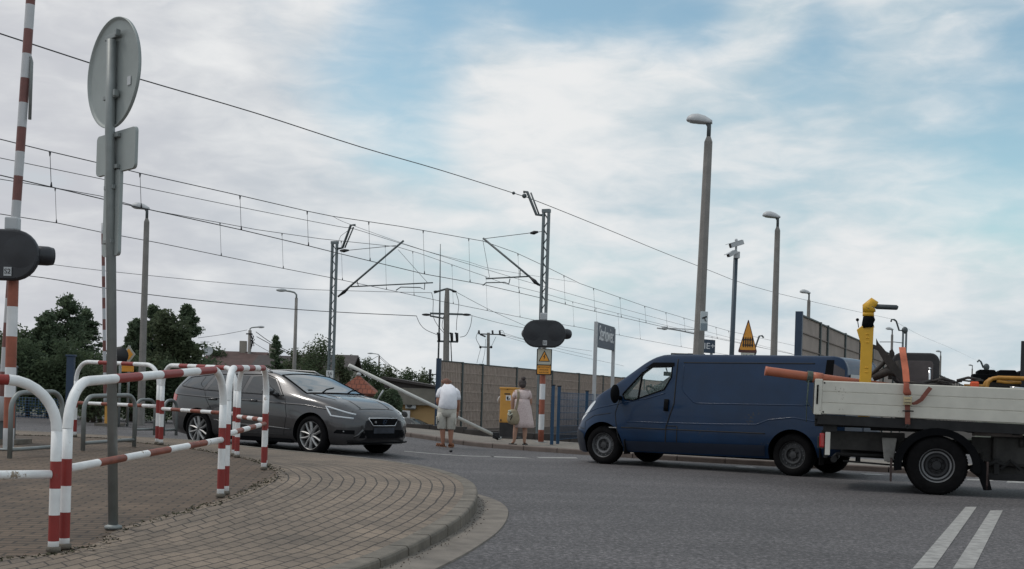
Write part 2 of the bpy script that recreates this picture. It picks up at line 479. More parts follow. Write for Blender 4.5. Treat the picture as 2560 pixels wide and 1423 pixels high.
# ------------------------------------------------------------------ ground, road, pavements
def sheet(name, xs, ys, fn, m, keep=None, uvfn=None):
    vs = [(x, y, fn(x, y)) for y in ys for x in xs]
    n = len(xs); fs = []
    for j in range(len(ys) - 1):
        for i in range(n - 1):
            q = (j * n + i, j * n + i + 1, (j + 1) * n + i + 1, (j + 1) * n + i)
            if keep is None or all(keep(vs[k][0], vs[k][1]) for k in q): fs.append(q)
    mb = MB(); mb.add(vs, fs, 0, True)
    return struct(mb.build(name, m))
def span(a, b, s):
    n = max(1, int(round((b - a) / s)))
    return [a + (b - a) * i / n for i in range(n + 1)]
def inside(poly, x, y):
    c = False; n = len(poly)
    for i in range(n):
        x1, y1 = poly[i]; x2, y2 = poly[i - 1]
        if (y1 > y) != (y2 > y) and x < (x2 - x1) * (y - y1) / (y2 - y1) + x1: c = not c
    return c
def resample(pts, step):
    """even points along a smooth line through pts (x, y)"""
    p = [Vector((a[0], a[1], 0)) for a in pts]
    d = []
    for i in range(len(p) - 1):
        a, b, c, e = p[max(0, i - 1)], p[i], p[i + 1], p[min(len(p) - 1, i + 2)]
        for k in range(10):
            t = k / 10
            d.append(0.5 * ((2 * b) + (c - a) * t + (2 * a - 5 * b + 4 * c - e) * t * t + (3 * b - a - 3 * c + e) * t**3))
    d.append(p[-1])
    o = [d[0]]; acc = 0.0
    for i in range(1, len(d)):
        seg = (d[i] - d[i - 1]).length
        while acc + seg >= step:
            f = (step - acc) / seg
            q = d[i - 1].lerp(d[i], f); o.append(q); d[i - 1] = q
            seg = (d[i] - q).length; acc = 0.0
        acc += seg
    return [(q.x, q.y) for q in o]
def normals(pts):
    o = []
    for i in range(len(pts)):
        a, b = pts[max(0, i - 1)], pts[min(len(pts) - 1, i + 1)]
        t = Vector((b[0] - a[0], b[1] - a[1], 0)).normalized()
        o.append((t.y, -t.x))
    return o                         # to the right of travel

far = [34, 40, 46, 53, 62, 75, 90, 120, 160, 220, 320, 480, 700, 1000, 1500]
gx = [-1200, -800, -500, -300, -200, -140, -100, -70] + span(-50, 50, 2.5) + [70, 100, 140, 200, 300, 500, 800, 1200]
sheet('ground', gx, span(-6, 32, 2.0) + far, lambda x, y: groad(x, y) - 0.15 + 0.12 * ss((y - 33) / 4), M_['ground'])
sheet('road', span(-40, 40, 0.5), span(0.5, 33, 0.5), groad, M_['asphalt'])

# the paved corner island inside the red and white railings
KP = [(900, 1417), (978, 1385), (1039, 1359), (1114, 1317), (1159, 1287), (1189, 1252), (1195, 1226), (1185, 1205), (1146, 1187), (1095, 1171), (1043, 1161),
      (965, 1150), (900, 1143), (800, 1133), (700, 1124), (600, 1113), (500, 1103), (420, 1096)]
kw = [G(u, v, zi) for u, v in KP]
kerb_line = resample([(-2.5, 3.6), (-1.45, 5.2)] + [(p.x, p.y) for p in kw] + [(-12.0, 22.2), (-18.0, 24.0)], 0.1)
# drop the wiggles of a hand-read line
for _ in range(25):
    kerb_line = [kerb_line[0]] + [((kerb_line[i - 1][0] + 2 * kerb_line[i][0] + kerb_line[i + 1][0]) / 4, (kerb_line[i - 1][1] + 2 * kerb_line[i][1] + kerb_line[i + 1][1]) / 4)
                                  for i in range(1, len(kerb_line) - 1)] + [kerb_line[-1]]
kerb_line = resample(kerb_line, 0.1)
kn = normals(kerb_line)              # travelling away round the corner: right = towards the road
def kerb_stones(name, line, nrm, ztop, zbot, width, m, per=8, gap=0.006, r=0.02):
    mb = MB()
    for i in range(0, len(line) - 1, per):
        j = min(i + per, len(line) - 1)
        pr = []
        for k in range(i, j + 1):
            x, y = line[k]
            if k in (i, j) and j > i:
                o2 = line[k + 1] if k == i else line[k - 1]
                t = Vector((o2[0] - x, o2[1] - y)).normalized() * gap
                x, y = x + t.x, y + t.y
            nx, ny = nrm[k]
            zt, zb = ztop(x, y), zbot(x, y)
            pr.append([(x, y, zb), (x, y, zt - r), (x - nx * r * .4, y - ny * r * .4, zt - r * .3), (x - nx * r, y - ny * r, zt), (x - nx * width, y - ny * width, zt), (x - nx * width, y - ny * width, zb)])
        vs = [q for p in pr for q in p]; fs = []
        for a in range(len(pr) - 1):
            for b in range(6):
                c = (b + 1) % 6
                fs.append((a * 6 + b, a * 6 + c, (a + 1) * 6 + c, (a + 1) * 6 + b))
        fs += [tuple(range(6)), tuple(range((len(pr) - 1) * 6, len(pr) * 6))]
        mb.add(vs, fs)
    return struct(mb.build(name, m))
kerb_stones('kerb', kerb_line, kn, lambda x, y: zi(x, y) + 0.002, lambda x, y: groad(x, y) - 0.03, 0.14, M_['kerb'], 6, 0.011)
# concrete gutter apron along the nose of the island
mb = MB()
gut = []
for i, (p, n) in enumerate(zip(kerb_line, kn)):
    if p[1] < 18 and i * 0.1 < 14:
        w = 0.30 * ss((15.5 - p[1]) / 4)
        gut.append((p, n, max(0.01, w)))
vs = []
for p, n, w in gut:
    vs += [(p[0] - n[0] * .02, p[1] - n[1] * .02, groad(*p) + .022), (p[0] + n[0] * w, p[1] + n[1] * w, groad(*p) + .012), (p[0] + n[0] * (w + .01), p[1] + n[1] * (w + .01), groad(*p) - .02)]
fs = []
for i in range(len(gut) - 1):
    for k in (0, 1): fs.append((i * 3 + k, i * 3 + k + 1, i * 3 + k + 4, i * 3 + k + 3))
mb.add(vs, fs, 0, False)
struct(mb.build('gutter', M_['gutter']))

# fence line (foot of the railings) = inner edge of the laid arcs
AP = [(150, 1380), (300, 1322), (440, 1282), (560, 1247), (640, 1213), (690, 1185), (668, 1166), (628, 1150), (580, 1140), (490, 1124), (400, 1112), (290, 1102), (185, 1092)]
aw = [G(u, v, zi) for u, v in AP]
arc = resample([(-4.9, 4.2), (-3.7, 6.0)] + [(p.x, p.y) for p in aw] + [(-12.5, 18.8), (-18, 19.5)], 0.1)
def at_frac(line, f):
    q = f * (len(line) - 1); i = min(int(q), len(line) - 2); t = q - i
    return (line[i][0] * (1 - t) + line[i + 1][0] * t, line[i][1] * (1 - t) + line[i + 1][1] * t)
# match the two lines: nearest point walk
def nearest(line, p, lo):
    best, bi = 1e9, lo
    for i in range(lo, min(len(line), lo + 160)):
        d = (line[i][0] - p[0])**2 + (line[i][1] - p[1])**2
        if d < best: best, bi = d, i
    return bi
pairs = []
lo = 0
inner = [(p[0] - n[0] * .135, p[1] - n[1] * .135) for p, n in zip(kerb_line, kn)]
for i, p in enumerate(inner):
    lo = nearest(arc, p, lo); pairs.append((i, lo))
fl = [float(b) for _, b in pairs]
for _ in range(60): fl = [fl[0]] + [(fl[i - 1] + 2 * fl[i] + fl[i + 1]) / 4 for i in range(1, len(fl) - 1)] + [fl[-1]]
mb = MB(); vs = []; uv = []; ROWS = 10
for i, p in enumerate(inner):
    q = at_frac(arc, fl[i] / (len(arc) - 1))
    w = math.dist(p, q)
    for r in range(ROWS + 1):
        t = r / ROWS
        x, y = p[0] + (q[0] - p[0]) * t, p[1] + (q[1] - p[1]) * t
        vs.append((x, y, zi(x, y)))
        uv.append((i * 0.1 * (1 - 0.35 * t), w * t))
fs = [(i * (ROWS + 1) + r, i * (ROWS + 1) + r + 1, (i + 1) * (ROWS + 1) + r + 1, (i + 1) * (ROWS + 1) + r) for i in range(len(inner) - 1) for r in range(ROWS)]
mb.add(vs, fs, 0, True, None, uv)
struct(mb.build('pavement', M_['paver']))
isl = inner + [(-19, 10), (-12, 3.6)]
sheet('pavement_inside_railing', span(-18, 0.2, 0.2), span(3.6, 24, 0.2), lambda x, y: zi(x, y) - 0.006, M_['paver_old'], keep=lambda x, y: inside(isl, x, y))

# far pavement behind the two people, with its kerb
FK = [(-9, 40), (-6.2, 35), (-4.2, 31.2), (-2.03, 28.4), (1.52, 24.6), (3.6, 22.9), (6.2, 21.4), (9.5, 19.8), (14, 18.2), (22, 16.4)]
fk = resample(FK, 0.25)
fkn = [(-a, -b) for a, b in normals(fk)]
fkn = [n if n[1] < 0 else (-n[0], -n[1]) for n in fkn]      # towards the road
kerb_stones('kerb', fk, fkn, lambda x, y: groad(x, y) + 0.10, lambda x, y: groad(x, y) - 0.05, 0.15, M_['kerb_far'], 4, 0.012)
mb = MB(); vs = []; fs = []
for i, (p, n) in enumerate(zip(fk, fkn)):
    for k in range(9):
        d = 0.148 + k * 0.42
        x, y = p[0] - n[0] * d, p[1] - n[1] * d
        vs.append((x, y, groad(x, y) + 0.098 if k < 8 else groad(x, y) - 0.1))
for i in range(len(fk) - 1):
    for k in range(8): fs.append((i * 9 + k, i * 9 + k + 1, (i + 1) * 9 + k + 1, (i + 1) * 9 + k))
mb.add(vs, fs, 0, True)
struct(mb.build('pavement', M_['paver_far']))

# painted markings, 4 mm above the asphalt
def marking(name, quad):
    mb = MB()
    c = [G(u, v) for u, v in quad]
    n = 10
    vs = []
    for i in range(n + 1):
        a, b = c[0].lerp(c[3], i / n), c[1].lerp(c[2], i / n)
        for q in (a, b): vs.append((q.x, q.y, groad(q.x, q.y) + 0.004))
    mb.add(vs, [(2 * i, 2 * i + 1, 2 * i + 3, 2 * i + 2) for i in range(n)])
    return struct(mb.build(name, M_['paint']))
marking('road_marking', [(2414, 1268), (2442, 1268), (2333, 1423), (2281, 1423)])
marking('road_marking', [(2476, 1277), (2507, 1277), (2434, 1423), (2382, 1423)])
marking('road_marking', [(1224, 1141), (1300, 1143.5), (1335, 1147), (1240, 1144)])
marking('road_marking', [(1340, 1143), (1440, 1144), (1445, 1147), (1350, 1146)])
marking('road_marking', [(1835, 1166), (1880, 1167), (1892, 1171), (1850, 1170)])
marking('road_marking', [(2150, 1184), (2200, 1186), (2215, 1189), (2165, 1188)])
marking('road_marking', [(2420, 1198), (2490, 1200), (2480, 1203), (2415, 1201)])
marking('road_marking', [(2520, 1203), (2600, 1206), (2600, 1210), (2515, 1207)])
marking('road_marking', [(2400, 1187), (2600, 1191), (2600, 1196), (2400, 1192)])
marking('road_marking', [(1010, 1128), (1010, 1129.4), (1235, 1142.4), (1235, 1141)])

# weeds and dirt in the joint at the foot of the railings
mg = mat('weeds', (.03, .04, .014), .9, 0, 0, 6, col2=(.055, .045, .025))
mb = MB(); rng = random.Random(3)
for i, p in enumerate(arc):
    if not (4 < p[1] < 21): continue
    for k in range(15):
        t = rng.random() * 0.07
        x = p[0] + rng.gauss(0, .035) + t; y = p[1] + rng.gauss(0, .035)
        z = zi(x, y)
        if rng.random() < 0.3 + 0.5 * math.sin(i * .13)**2:
            h, w, a = rng.uniform(.002, .014), rng.uniform(.006, .02), rng.random() * 6.28
            dx, dy = math.cos(a) * w, math.sin(a) * w
            lx, ly = rng.gauss(0, .012), rng.gauss(0, .012)
            mb.add([(x - dx, y - dy, z), (x + dx, y + dy, z), (x + lx, y + ly, z + h)], [(0, 1, 2)])
stuff(mb.build('weeds', mg), 'dark weeds and dirt in the joint along the railing feet', 'weeds')
# grit swept against the kerb
mgr = mat('grit', (.06, .048, .038), .95, 0, .4, 20)
mb = MB()
for i, (p, n) in enumerate(zip(kerb_line, kn)):
    if 7 < p[1] < 13:
        for k in range(5):
            d = abs(rng.gauss(0, .03)) + .01
            x, y = p[0] + n[0] * d + rng.uniform(-.05, .05), p[1] + n[1] * d + rng.uniform(-.05, .05)
            s = rng.uniform(.003, .010)
            z = groad(x, y) + .018
            mb.add([(x - s, y - s, z), (x + s, y - s, z), (x, y + s, z), (x, y, z + s)], [(0, 1, 3), (1, 2, 3), (2, 0, 3)])
stuff(mb.build('grit', mgr), 'dark grit lying in the gutter against the kerb', 'grit')

# ------------------------------------------------------------------ red and white tube railings
def stripe_tube(mb, p0, p1, r, seq, n=12, cap=True):
    """straight tube whose colour changes along it; seq = [(fraction end, mat index)]"""
    p0, p1 = Vector(p0), Vector(p1)
    pts = [p0]; ms = []
    for f, mi in seq:
        pts.append(p0.lerp(p1, f)); ms.append(mi)
    mb.tube(pts, r, n, ms, cap=cap)
def even(seq): return [((i + 1) / len(seq), c) for i, c in enumerate(seq)]
POST = [(.09, 0), (.305, 1), (.525, 0), (.75, 1), (1.0, 0)]
def railing(a, b, label, top, rail, h=1.15, h1=None, rad=0.032):
    a, b = Vector(a), Vector(b)
    Lg = (b - a).length
    u = (b - a); u.z = 0; u.normalize()
    t = thing('pipe_railing', label, 'railing', a, 0, 'red and white pipe railings round the paved corner')
    A, B = Vector((0, 0, 0)), b - a
    bend = min(0.30, Lg * .3)
    h1 = h1 or h
    mb = MB()
    for base, hh in ((A, h), (B, h1)):
        q = base.copy(); q.z = base.z + hh - bend
        stripe_tube(mb, base, q, rad, POST, 14)
    nb = 8
    def arcpts(base, s):
        c = base + Vector((0, 0, (h if s == 1 else h1) - bend)) + u * bend * s
        return [c - u * bend * s * math.cos(k / nb * math.pi / 2) + Vector((0, 0, bend * math.sin(k / nb * math.pi / 2))) for k in range(nb + 1)]
    ca, cb = arcpts(A, 1), arcpts(B, -1)
    mb.tube(ca, rad, 14, 0, cap=False); mb.tube(cb, rad, 14, 0, cap=False)
    stripe_tube(mb, ca[-1], cb[-1], rad, even(top), 14, False)
    for base in (A, B):                    # little welded foot collar
        mb.lathe([(rad * 1.02, 0), (rad * 1.35, .004), (rad * 1.35, .03), (rad * 1.02, .034)], 14, 2, Matrix.Translation(base))
    mb.build('frame', [M_['tubewhite'], M_['red'], M_['kerb']], t)
    mr = MB()
    stripe_tube(mr, A + Vector((0, 0, h * .475)) + u * rad * .9, B + Vector((0, 0, h1 * .455)) - u * rad * .9, rad * .82, even(rail), 12)
    mr.build('middle_rail', [M_['tubewhite'], M_['red_fade']], t)
    return t
W0, R1 = 0, 1
pA = G(133, 1380, zi); pB0 = G(160, 1372, zi); pB1 = G(551, 1243, zi); pC0 = G(563, 1236, zi); pC1 = G(659, 1174, zi)
pD0 = G(661, 1167, zi); pD1 = G(592, 1143, zi); pE0 = G(585, 1139, zi); pE1 = G(402, 1112, zi); pF0 = G(393, 1110, zi); pF1 = G(186, 1092, zi)
dA = (pA - pB1).normalized()
railing(pA + Vector((-1.35, -1.25, 0)), pA, 'nearest red and white pipe railing, cut off by the left edge', [W0, R1, W0, R1], [W0, R1, W0, R1, W0], 1.02, 1.03)
railing(pB0, pB1, 'long front red and white pipe railing passing in front of the grey sign pole', [W0, R1, W0, R1, W0, R1], [W0, R1, W0, R1, W0, R1, W0], 1.04, 1.12)
railing(pC0, pC1, 'short pipe railing running back from the front corner to the outermost striped post', [R1, W0, R1, W0, R1], [W0, R1, W0, R1, W0, R1])
railing(pD0, pD1, 'shortest pipe railing behind the outermost striped post, beside the grey estate car', [W0, R1, W0], [W0, R1, W0, R1, W0])
railing(pE0, pE1, 'pipe railing in front of the rear half of the grey estate car', [R1, W0, R1, W0, R1, W0], [W0, R1, W0, R1, W0, R1, W0])
railing(pF0, pF1, 'rearmost pipe railing behind the round sign pole and grey bike hoops', [W0, R1, W0, R1, W0], [W0, R1, W0, R1, W0, R1], 1.16, 1.17)

def hoop(a, b, h, label, rad=.03, low=.1):
    a, b = Vector(a), Vector(b)
    t = thing('bike_hoop', label, 'bike rack', a, 0, 'grey bike hoops inside the railings')
    u = b - a; u.z = 0; u.normalize(); bd = .18 * h / .7
    B = b - a
    pts = [Vector((0, 0, 0)), Vector((0, 0, h - bd))]
    for base, s in ((Vector((0, 0, 0)), 1), (B, -1)):
        c = base + Vector((0, 0, h - bd)) + u * bd * s
        ar = [c - u * bd * s * math.cos(k / 6 * math.pi / 2) + Vector((0, 0, bd * math.sin(k / 6 * math.pi / 2))) for k in range(1, 7)]
        pts += ar if s == 1 else ar[::-1]
    pts += [B + Vector((0, 0, h - bd)), B]
    MB().tube(pts, rad, 10).build('frame', M_['steel'], t)
    MB().tube([Vector((0, 0, low)), B + Vector((0, 0, low))], rad * .8, 8).build('lower_bar', M_['steel'], t)
    return t
hoop(G(207, 1127, zi), G(335, 1117, zi), .72, 'grey steel bike hoop seen behind the round sign pole')
hoop(G(24, 1146, zi), G(152, 1136, zi), .78, 'grey steel bike hoop nearest the left edge of the picture')
hoop(G(338, 1089, zi), G(386, 1088, zi), .6, 'small pale hoop at the foot of the tall left lamp post', .026)
hoop(G(408, 1090, zi), G(440, 1089, zi), .6, 'small pale hoop beside the rear bumper of the grey estate car', .026)
# ------------------------------------------------------------------ vehicle bodies
class Body:
    """lofted shell: every curve is (x, value) along the length; x forward, y left, z up"""
    def __init__(s, C, xs):
        s.c = {k: mono(sorted(v)) for k, v in C.items()}
        s.xs = xs; s.cache = {}
    def half(s, x):
        k = round(x, 4)
        if k in s.cache: return s.cache[k]
        g = lambda n: s.c[n](x)
        p = [(g('wbot'), g('zbot')), (g('wsill'), g('zsill')), (g('wmid'), g('zmid')), (g('wbelt'), g('zbelt')), (g('wtop'), g('ztop')),
             (g('wtop') * .84, g('ztop') + g('crown') * .55), (g('wtop') * .5, g('ztop') + g('crown') * .88), (0, g('ztop') + g('crown'))]
        o = [(0, g('zbot')), p[0]]
        for i in range(len(p) - 1):
            a, b, c, e = p[max(0, i - 1)], p[i], p[i + 1], p[min(len(p) - 1, i + 2)]
            if i == len(p) - 2: e = (-p[i][0], p[i][1])
            for q in range(1, 6):
                t = q / 5; T = .35
                r = []
                for d in (0, 1):
                    m1, m2 = T * (c[d] - a[d]), T * (e[d] - b[d])
                    r.append((2 * t**3 - 3 * t**2 + 1) * b[d] + (t**3 - 2 * t**2 + t) * m1 + (-2 * t**3 + 3 * t**2) * c[d] + (t**3 - t**2) * m2)
                o.append((r[0], r[1]))
        s.cache[k] = o
        return o
    def mesh(s, name, mats, parent=None, sharp=35):
        mb = MB(); vs = []
        n = None
        for x in s.xs:
            h = s.half(x)
            ring = [(x, y, z) for y, z in h] + [(x, -y, z) for y, z in h[-2:0:-1]]
            n = len(ring); vs += ring
        fs = [(i * n + j, i * n + (j + 1) % n, (i + 1) * n + (j + 1) % n, (i + 1) * n + j) for i in range(len(s.xs) - 1) for j in range(n)]
        fs += [tuple(range(n))[::-1], tuple(range((len(s.xs) - 1) * n, len(s.xs) * n))]
        mb.add(vs, fs, 0, True)
        return mb.build(name, mats, parent, sharp=sharp)
    def yside(s, x, z):
        h = s.half(x)
        for i in range(1, len(h) - 1):
            (y0, z0), (y1, z1) = h[i], h[i + 1]
            if z0 <= z <= z1 and z1 > z0: return y0 + (y1 - y0) * (z - z0) / (z1 - z0)
        return h[-5][0] if z > h[-5][1] else h[1][0]
    def ztop(s, x, y):
        h = s.half(x); y = abs(y)
        for i in range(len(h) - 1, 8, -1):
            (y0, z0), (y1, z1) = h[i - 1], h[i]
            if y1 <= y <= y0 and y0 > y1: return z0 + (z1 - z0) * (y - y0) / (y1 - y0)
        return h[-8][1]
    def panel(s, mb, poly, side, off=.004, nx=14, nz=6, mi=0):
        """patch of skin inside the outline (x, z), lying off metres proud of the side"""
        a, b = min(p[0] for p in poly), max(p[0] for p in poly)
        vs = []
        xs = sorted(set([a + (b - a) * (.001 + .998 * i / nx) for i in range(nx + 1)] + [min(b - .001, max(a + .001, p[0])) for p in poly]))
        for x in xs:
            zz = []
            for i in range(len(poly)):
                (x1, z1), (x2, z2) = poly[i - 1], poly[i]
                if (x1 - x) * (x2 - x) <= 0 and x1 != x2: zz.append(z1 + (z2 - z1) * (x - x1) / (x2 - x1))
            lo, hi = min(zz), max(zz)
            for j in range(nz + 1):
                z = lo + (hi - lo) * j / nz
                vs.append((x, side * (s.yside(x, z) + off), z))
        k = nz + 1
        mb.add(vs, [(i * k + j, i * k + j + 1, (i + 1) * k + j + 1, (i + 1) * k + j) for i in range(len(xs) - 1) for j in range(nz)], mi, True)
        return mb
    def roofpanel(s, mb, poly, off=.004, nx=16, ny=14, mi=0):
        a, b = min(p[0] for p in poly), max(p[0] for p in poly)
        vs = []
        for i in range(nx + 1):
            x = a + (b - a) * (.001 + .998 * i / nx)
            yy = []
            for q in range(len(poly)):
                (x1, y1), (x2, y2) = poly[q - 1], poly[q]
                if (x1 - x) * (x2 - x) <= 0 and x1 != x2: yy.append(y1 + (y2 - y1) * (x - x1) / (x2 - x1))
            lo, hi = min(yy), max(yy)
            for j in range(ny + 1):
                y = lo + (hi - lo) * j / ny
                vs.append((x, y, s.ztop(x, y) + off))
        k = ny + 1
        mb.add(vs, [(i * k + j, i * k + j + 1, (i + 1) * k + j + 1, (i + 1) * k + j) for i in range(nx) for j in range(ny)], mi, True)
        return mb
    def seam(s, mb, pts, side, r=.005, off=.0, mi=0, step=.06, n=6):
        o = []
        for i in range(len(pts) - 1):
            d = math.dist(pts[i], pts[i + 1]); k = max(1, int(d / step))
            for q in range(k): o.append((pts[i][0] + (pts[i + 1][0] - pts[i][0]) * q / k, pts[i][1] + (pts[i + 1][1] - pts[i][1]) * q / k))
        o.append(pts[-1])
        mb.tube([(x, side * (s.yside(x, z) + off), z) for x, z in o], r, n, mi)
        return mb
def cyl_cutter(x, y0, y1, z, r, m, n=40):
    mb = MB()
    mb.prism([(x + r * math.cos(2 * math.pi * i / n), z + r * math.sin(2 * math.pi * i / n)) for i in range(n)], y0, y1, lambda p, q, d: (p, d, q))
    return mb.build('cutter', m)
def wheel(parent, x, y, z, rad, wid, rrim, style, side, mats):
    """side = +1 when the outer face looks to +y"""
    w = bpy.data.objects.new('wheel', None); w.empty_display_size = .1; COL.objects.link(w); w.parent = parent
    w.location = (x, y, z)
    T = Matrix.Rotation(R(-90 * side), 4, 'X')          # local +z to the outside
    h = wid / 2
    mb = MB()
    mb.lathe([(rrim * .97, -h * .9), (rrim + .02, -h), (rad - .035, -h), (rad - .008, -h * .78), (rad, -h * .5), (rad, h * .5), (rad - .008, h * .78), (rad - .035, h * .99),
              (rrim + .03, h), (rrim + .008, h * .93), (rrim, h * .86)], 48, 0, T)
    for k in range(60):                                  # tread blocks
        a = 2 * math.pi * k / 60
        for dz in (-.27, .27):
            mb.box((0, 0, 0), (.012, rad * .062, h * .46), 0, T @ Matrix.Rotation(a + (.03 if dz > 0 else 0), 4, 'Z') @ Matrix.Translation((rad + .001, 0, h * dz)))
    mb.build('tyre', M_['rubber'], w, sharp=50)
    mb = MB()
    silver, dark = 0, 1
    mb.lathe([(0, -h * .3), (rrim * .85, -h * .3), (rrim * .96, h * .2)], 40, dark, T)
    mb.lathe([(rrim * .93, h * .1), (rrim * .955, h * .8), (rrim * 1.0, h * .90), (rrim * 1.015, h * .84)], 48, silver, T)
    if style == 'alloy':
        mb.lathe([(0, h * .60), (rrim * .16, h * .58), (rrim * .2, h * .45), (rrim * .2, 0)], 20, silver, T)
        for k in range(5):
            for d in (-.20, .20):
                a = 2 * math.pi * k / 5 + d
                a2 = 2 * math.pi * k / 5 + d * 1.9
                p0 = Vector((math.cos(a) * rrim * .12, math.sin(a) * rrim * .12, h * .52))
                pm = Vector((math.cos((a + a2) / 2) * rrim * .55, math.sin((a + a2) / 2) * rrim * .55, h * .66))
                p1 = Vector((math.cos(a2) * rrim * .96, math.sin(a2) * rrim * .96, h * .62))
                mb.tube([T @ p0, T @ pm, T @ p1], [.036, .027, .031], 8, silver, flat=.7)
        for k in range(5):
            a = 2 * math.pi * (k + .5) / 5
            mb.ball((0, 0, 0), .012, 6, 4, dark, T @ Matrix.Translation((math.cos(a) * rrim * .27, math.sin(a) * rrim * .27, h * .5)))
    else:
        d0 = .35 if style == 'steel' else -.1
        if style == 'dish': mb.lathe([(rrim * .88, h * .05), (rrim * .84, h * .16), (rrim * .76, h * .16), (rrim * .72, h * .0)], 40, 0, T)
        nh = 14 if style == 'steel' else 20
        mb.lathe([(rrim * .93, h * .45), (rrim * .82, h * (d0 + .05)), (rrim * .70, h * (d0 + .22))], 40, 2, T)
        mb.lathe([(rrim * .71, h * (d0 + .22)), (rrim * .64, h * (d0 + .36)), (rrim * .52, h * (d0 + .32)), (rrim * .46, h * (d0 - .1))], 40, silver if style == 'steel' else dark, T)
        mb.lathe([(rrim * .47, h * (d0 - .06)), (rrim * .30, h * d0), (rrim * .26, h * (d0 + .3)), (0, h * (d0 + .34))], 28, 2 if style == 'steel' else dark, T)
        for k in range(nh):
            a = 2 * math.pi * k / nh
            mb.ball((0, 0, 0), (rrim * .055, rrim * .055, .012), 8, 4, 3, T @ Matrix.Translation((math.cos(a) * rrim * .80, math.sin(a) * rrim * .80, h * (d0 + .13))))
        for k in range(6):
            a = 2 * math.pi * (k + .5) / 6
            mb.ball((0, 0, 0), .016, 6, 4, dark, T @ Matrix.Translation((math.cos(a) * rrim * .36, math.sin(a) * rrim * .36, h * (d0 + .04))))
    mb.build('rim', mats, w, sharp=50)
    return w
def smooth_loop(p):
    o = []
    for i in range(len(p) - 1):
        for k in range(4): o.append((p[i][0] + (p[i + 1][0] - p[i][0]) * k / 4, p[i][1] + (p[i + 1][1] - p[i][1]) * k / 4))
    return o + [p[-1]]
def spaced(a, b, n, ends=.25):
    """stations crowded at both ends"""
    o = []
    for i in range(n + 1):
        t = i / n
        t = t - ends * math.sin(2 * math.pi * t) / (2 * math.pi) * 2
        o.append(a + (b - a) * t)
    return o
alloy = mat('alloy', (.36, .355, .35), .42, .6, .08, 5)
steelrim = mat('steel_rim', (.17, .17, .175), .5, .5, .25, 8)
rimdark = mat('rim_dark', (.022, .022, .024), .7, .1, .2, 8)
rimmid = mat('rim_mid', (.06, .06, .062), .6, .3, .25, 8)
seam_m = mat('panel_gap', (.008, .008, .009), .7, 0, .1, 4)
trim_m = mat('black_trim', (.006, .0062, .0072), .8, 0, .2, 5, spec=.06)
chrome = mat('chrome', (.75, .75, .76), .14, 1.0, .04, 5)
tint = glass_mat('tinted_glass', (.012, .014, .016))
screen = glass_mat('windscreen_glass', (.05, .06, .068), .02)
headl = glass_mat('headlamp_glass', (.03, .032, .036), .08)
headl_w = glass_mat('headlamp_clear', (.62, .65, .68), .08)
redl = mat('red_lens', (.40, .012, .012), .2, 0, .1, 6, coat=.5)
amber = mat('amber_lens', (.6, .2, .02), .25, 0, .1, 6, coat=.5)
plate_m = mat('blurred_plate', (.03, .034, .045), .5, 0, .3, 5)

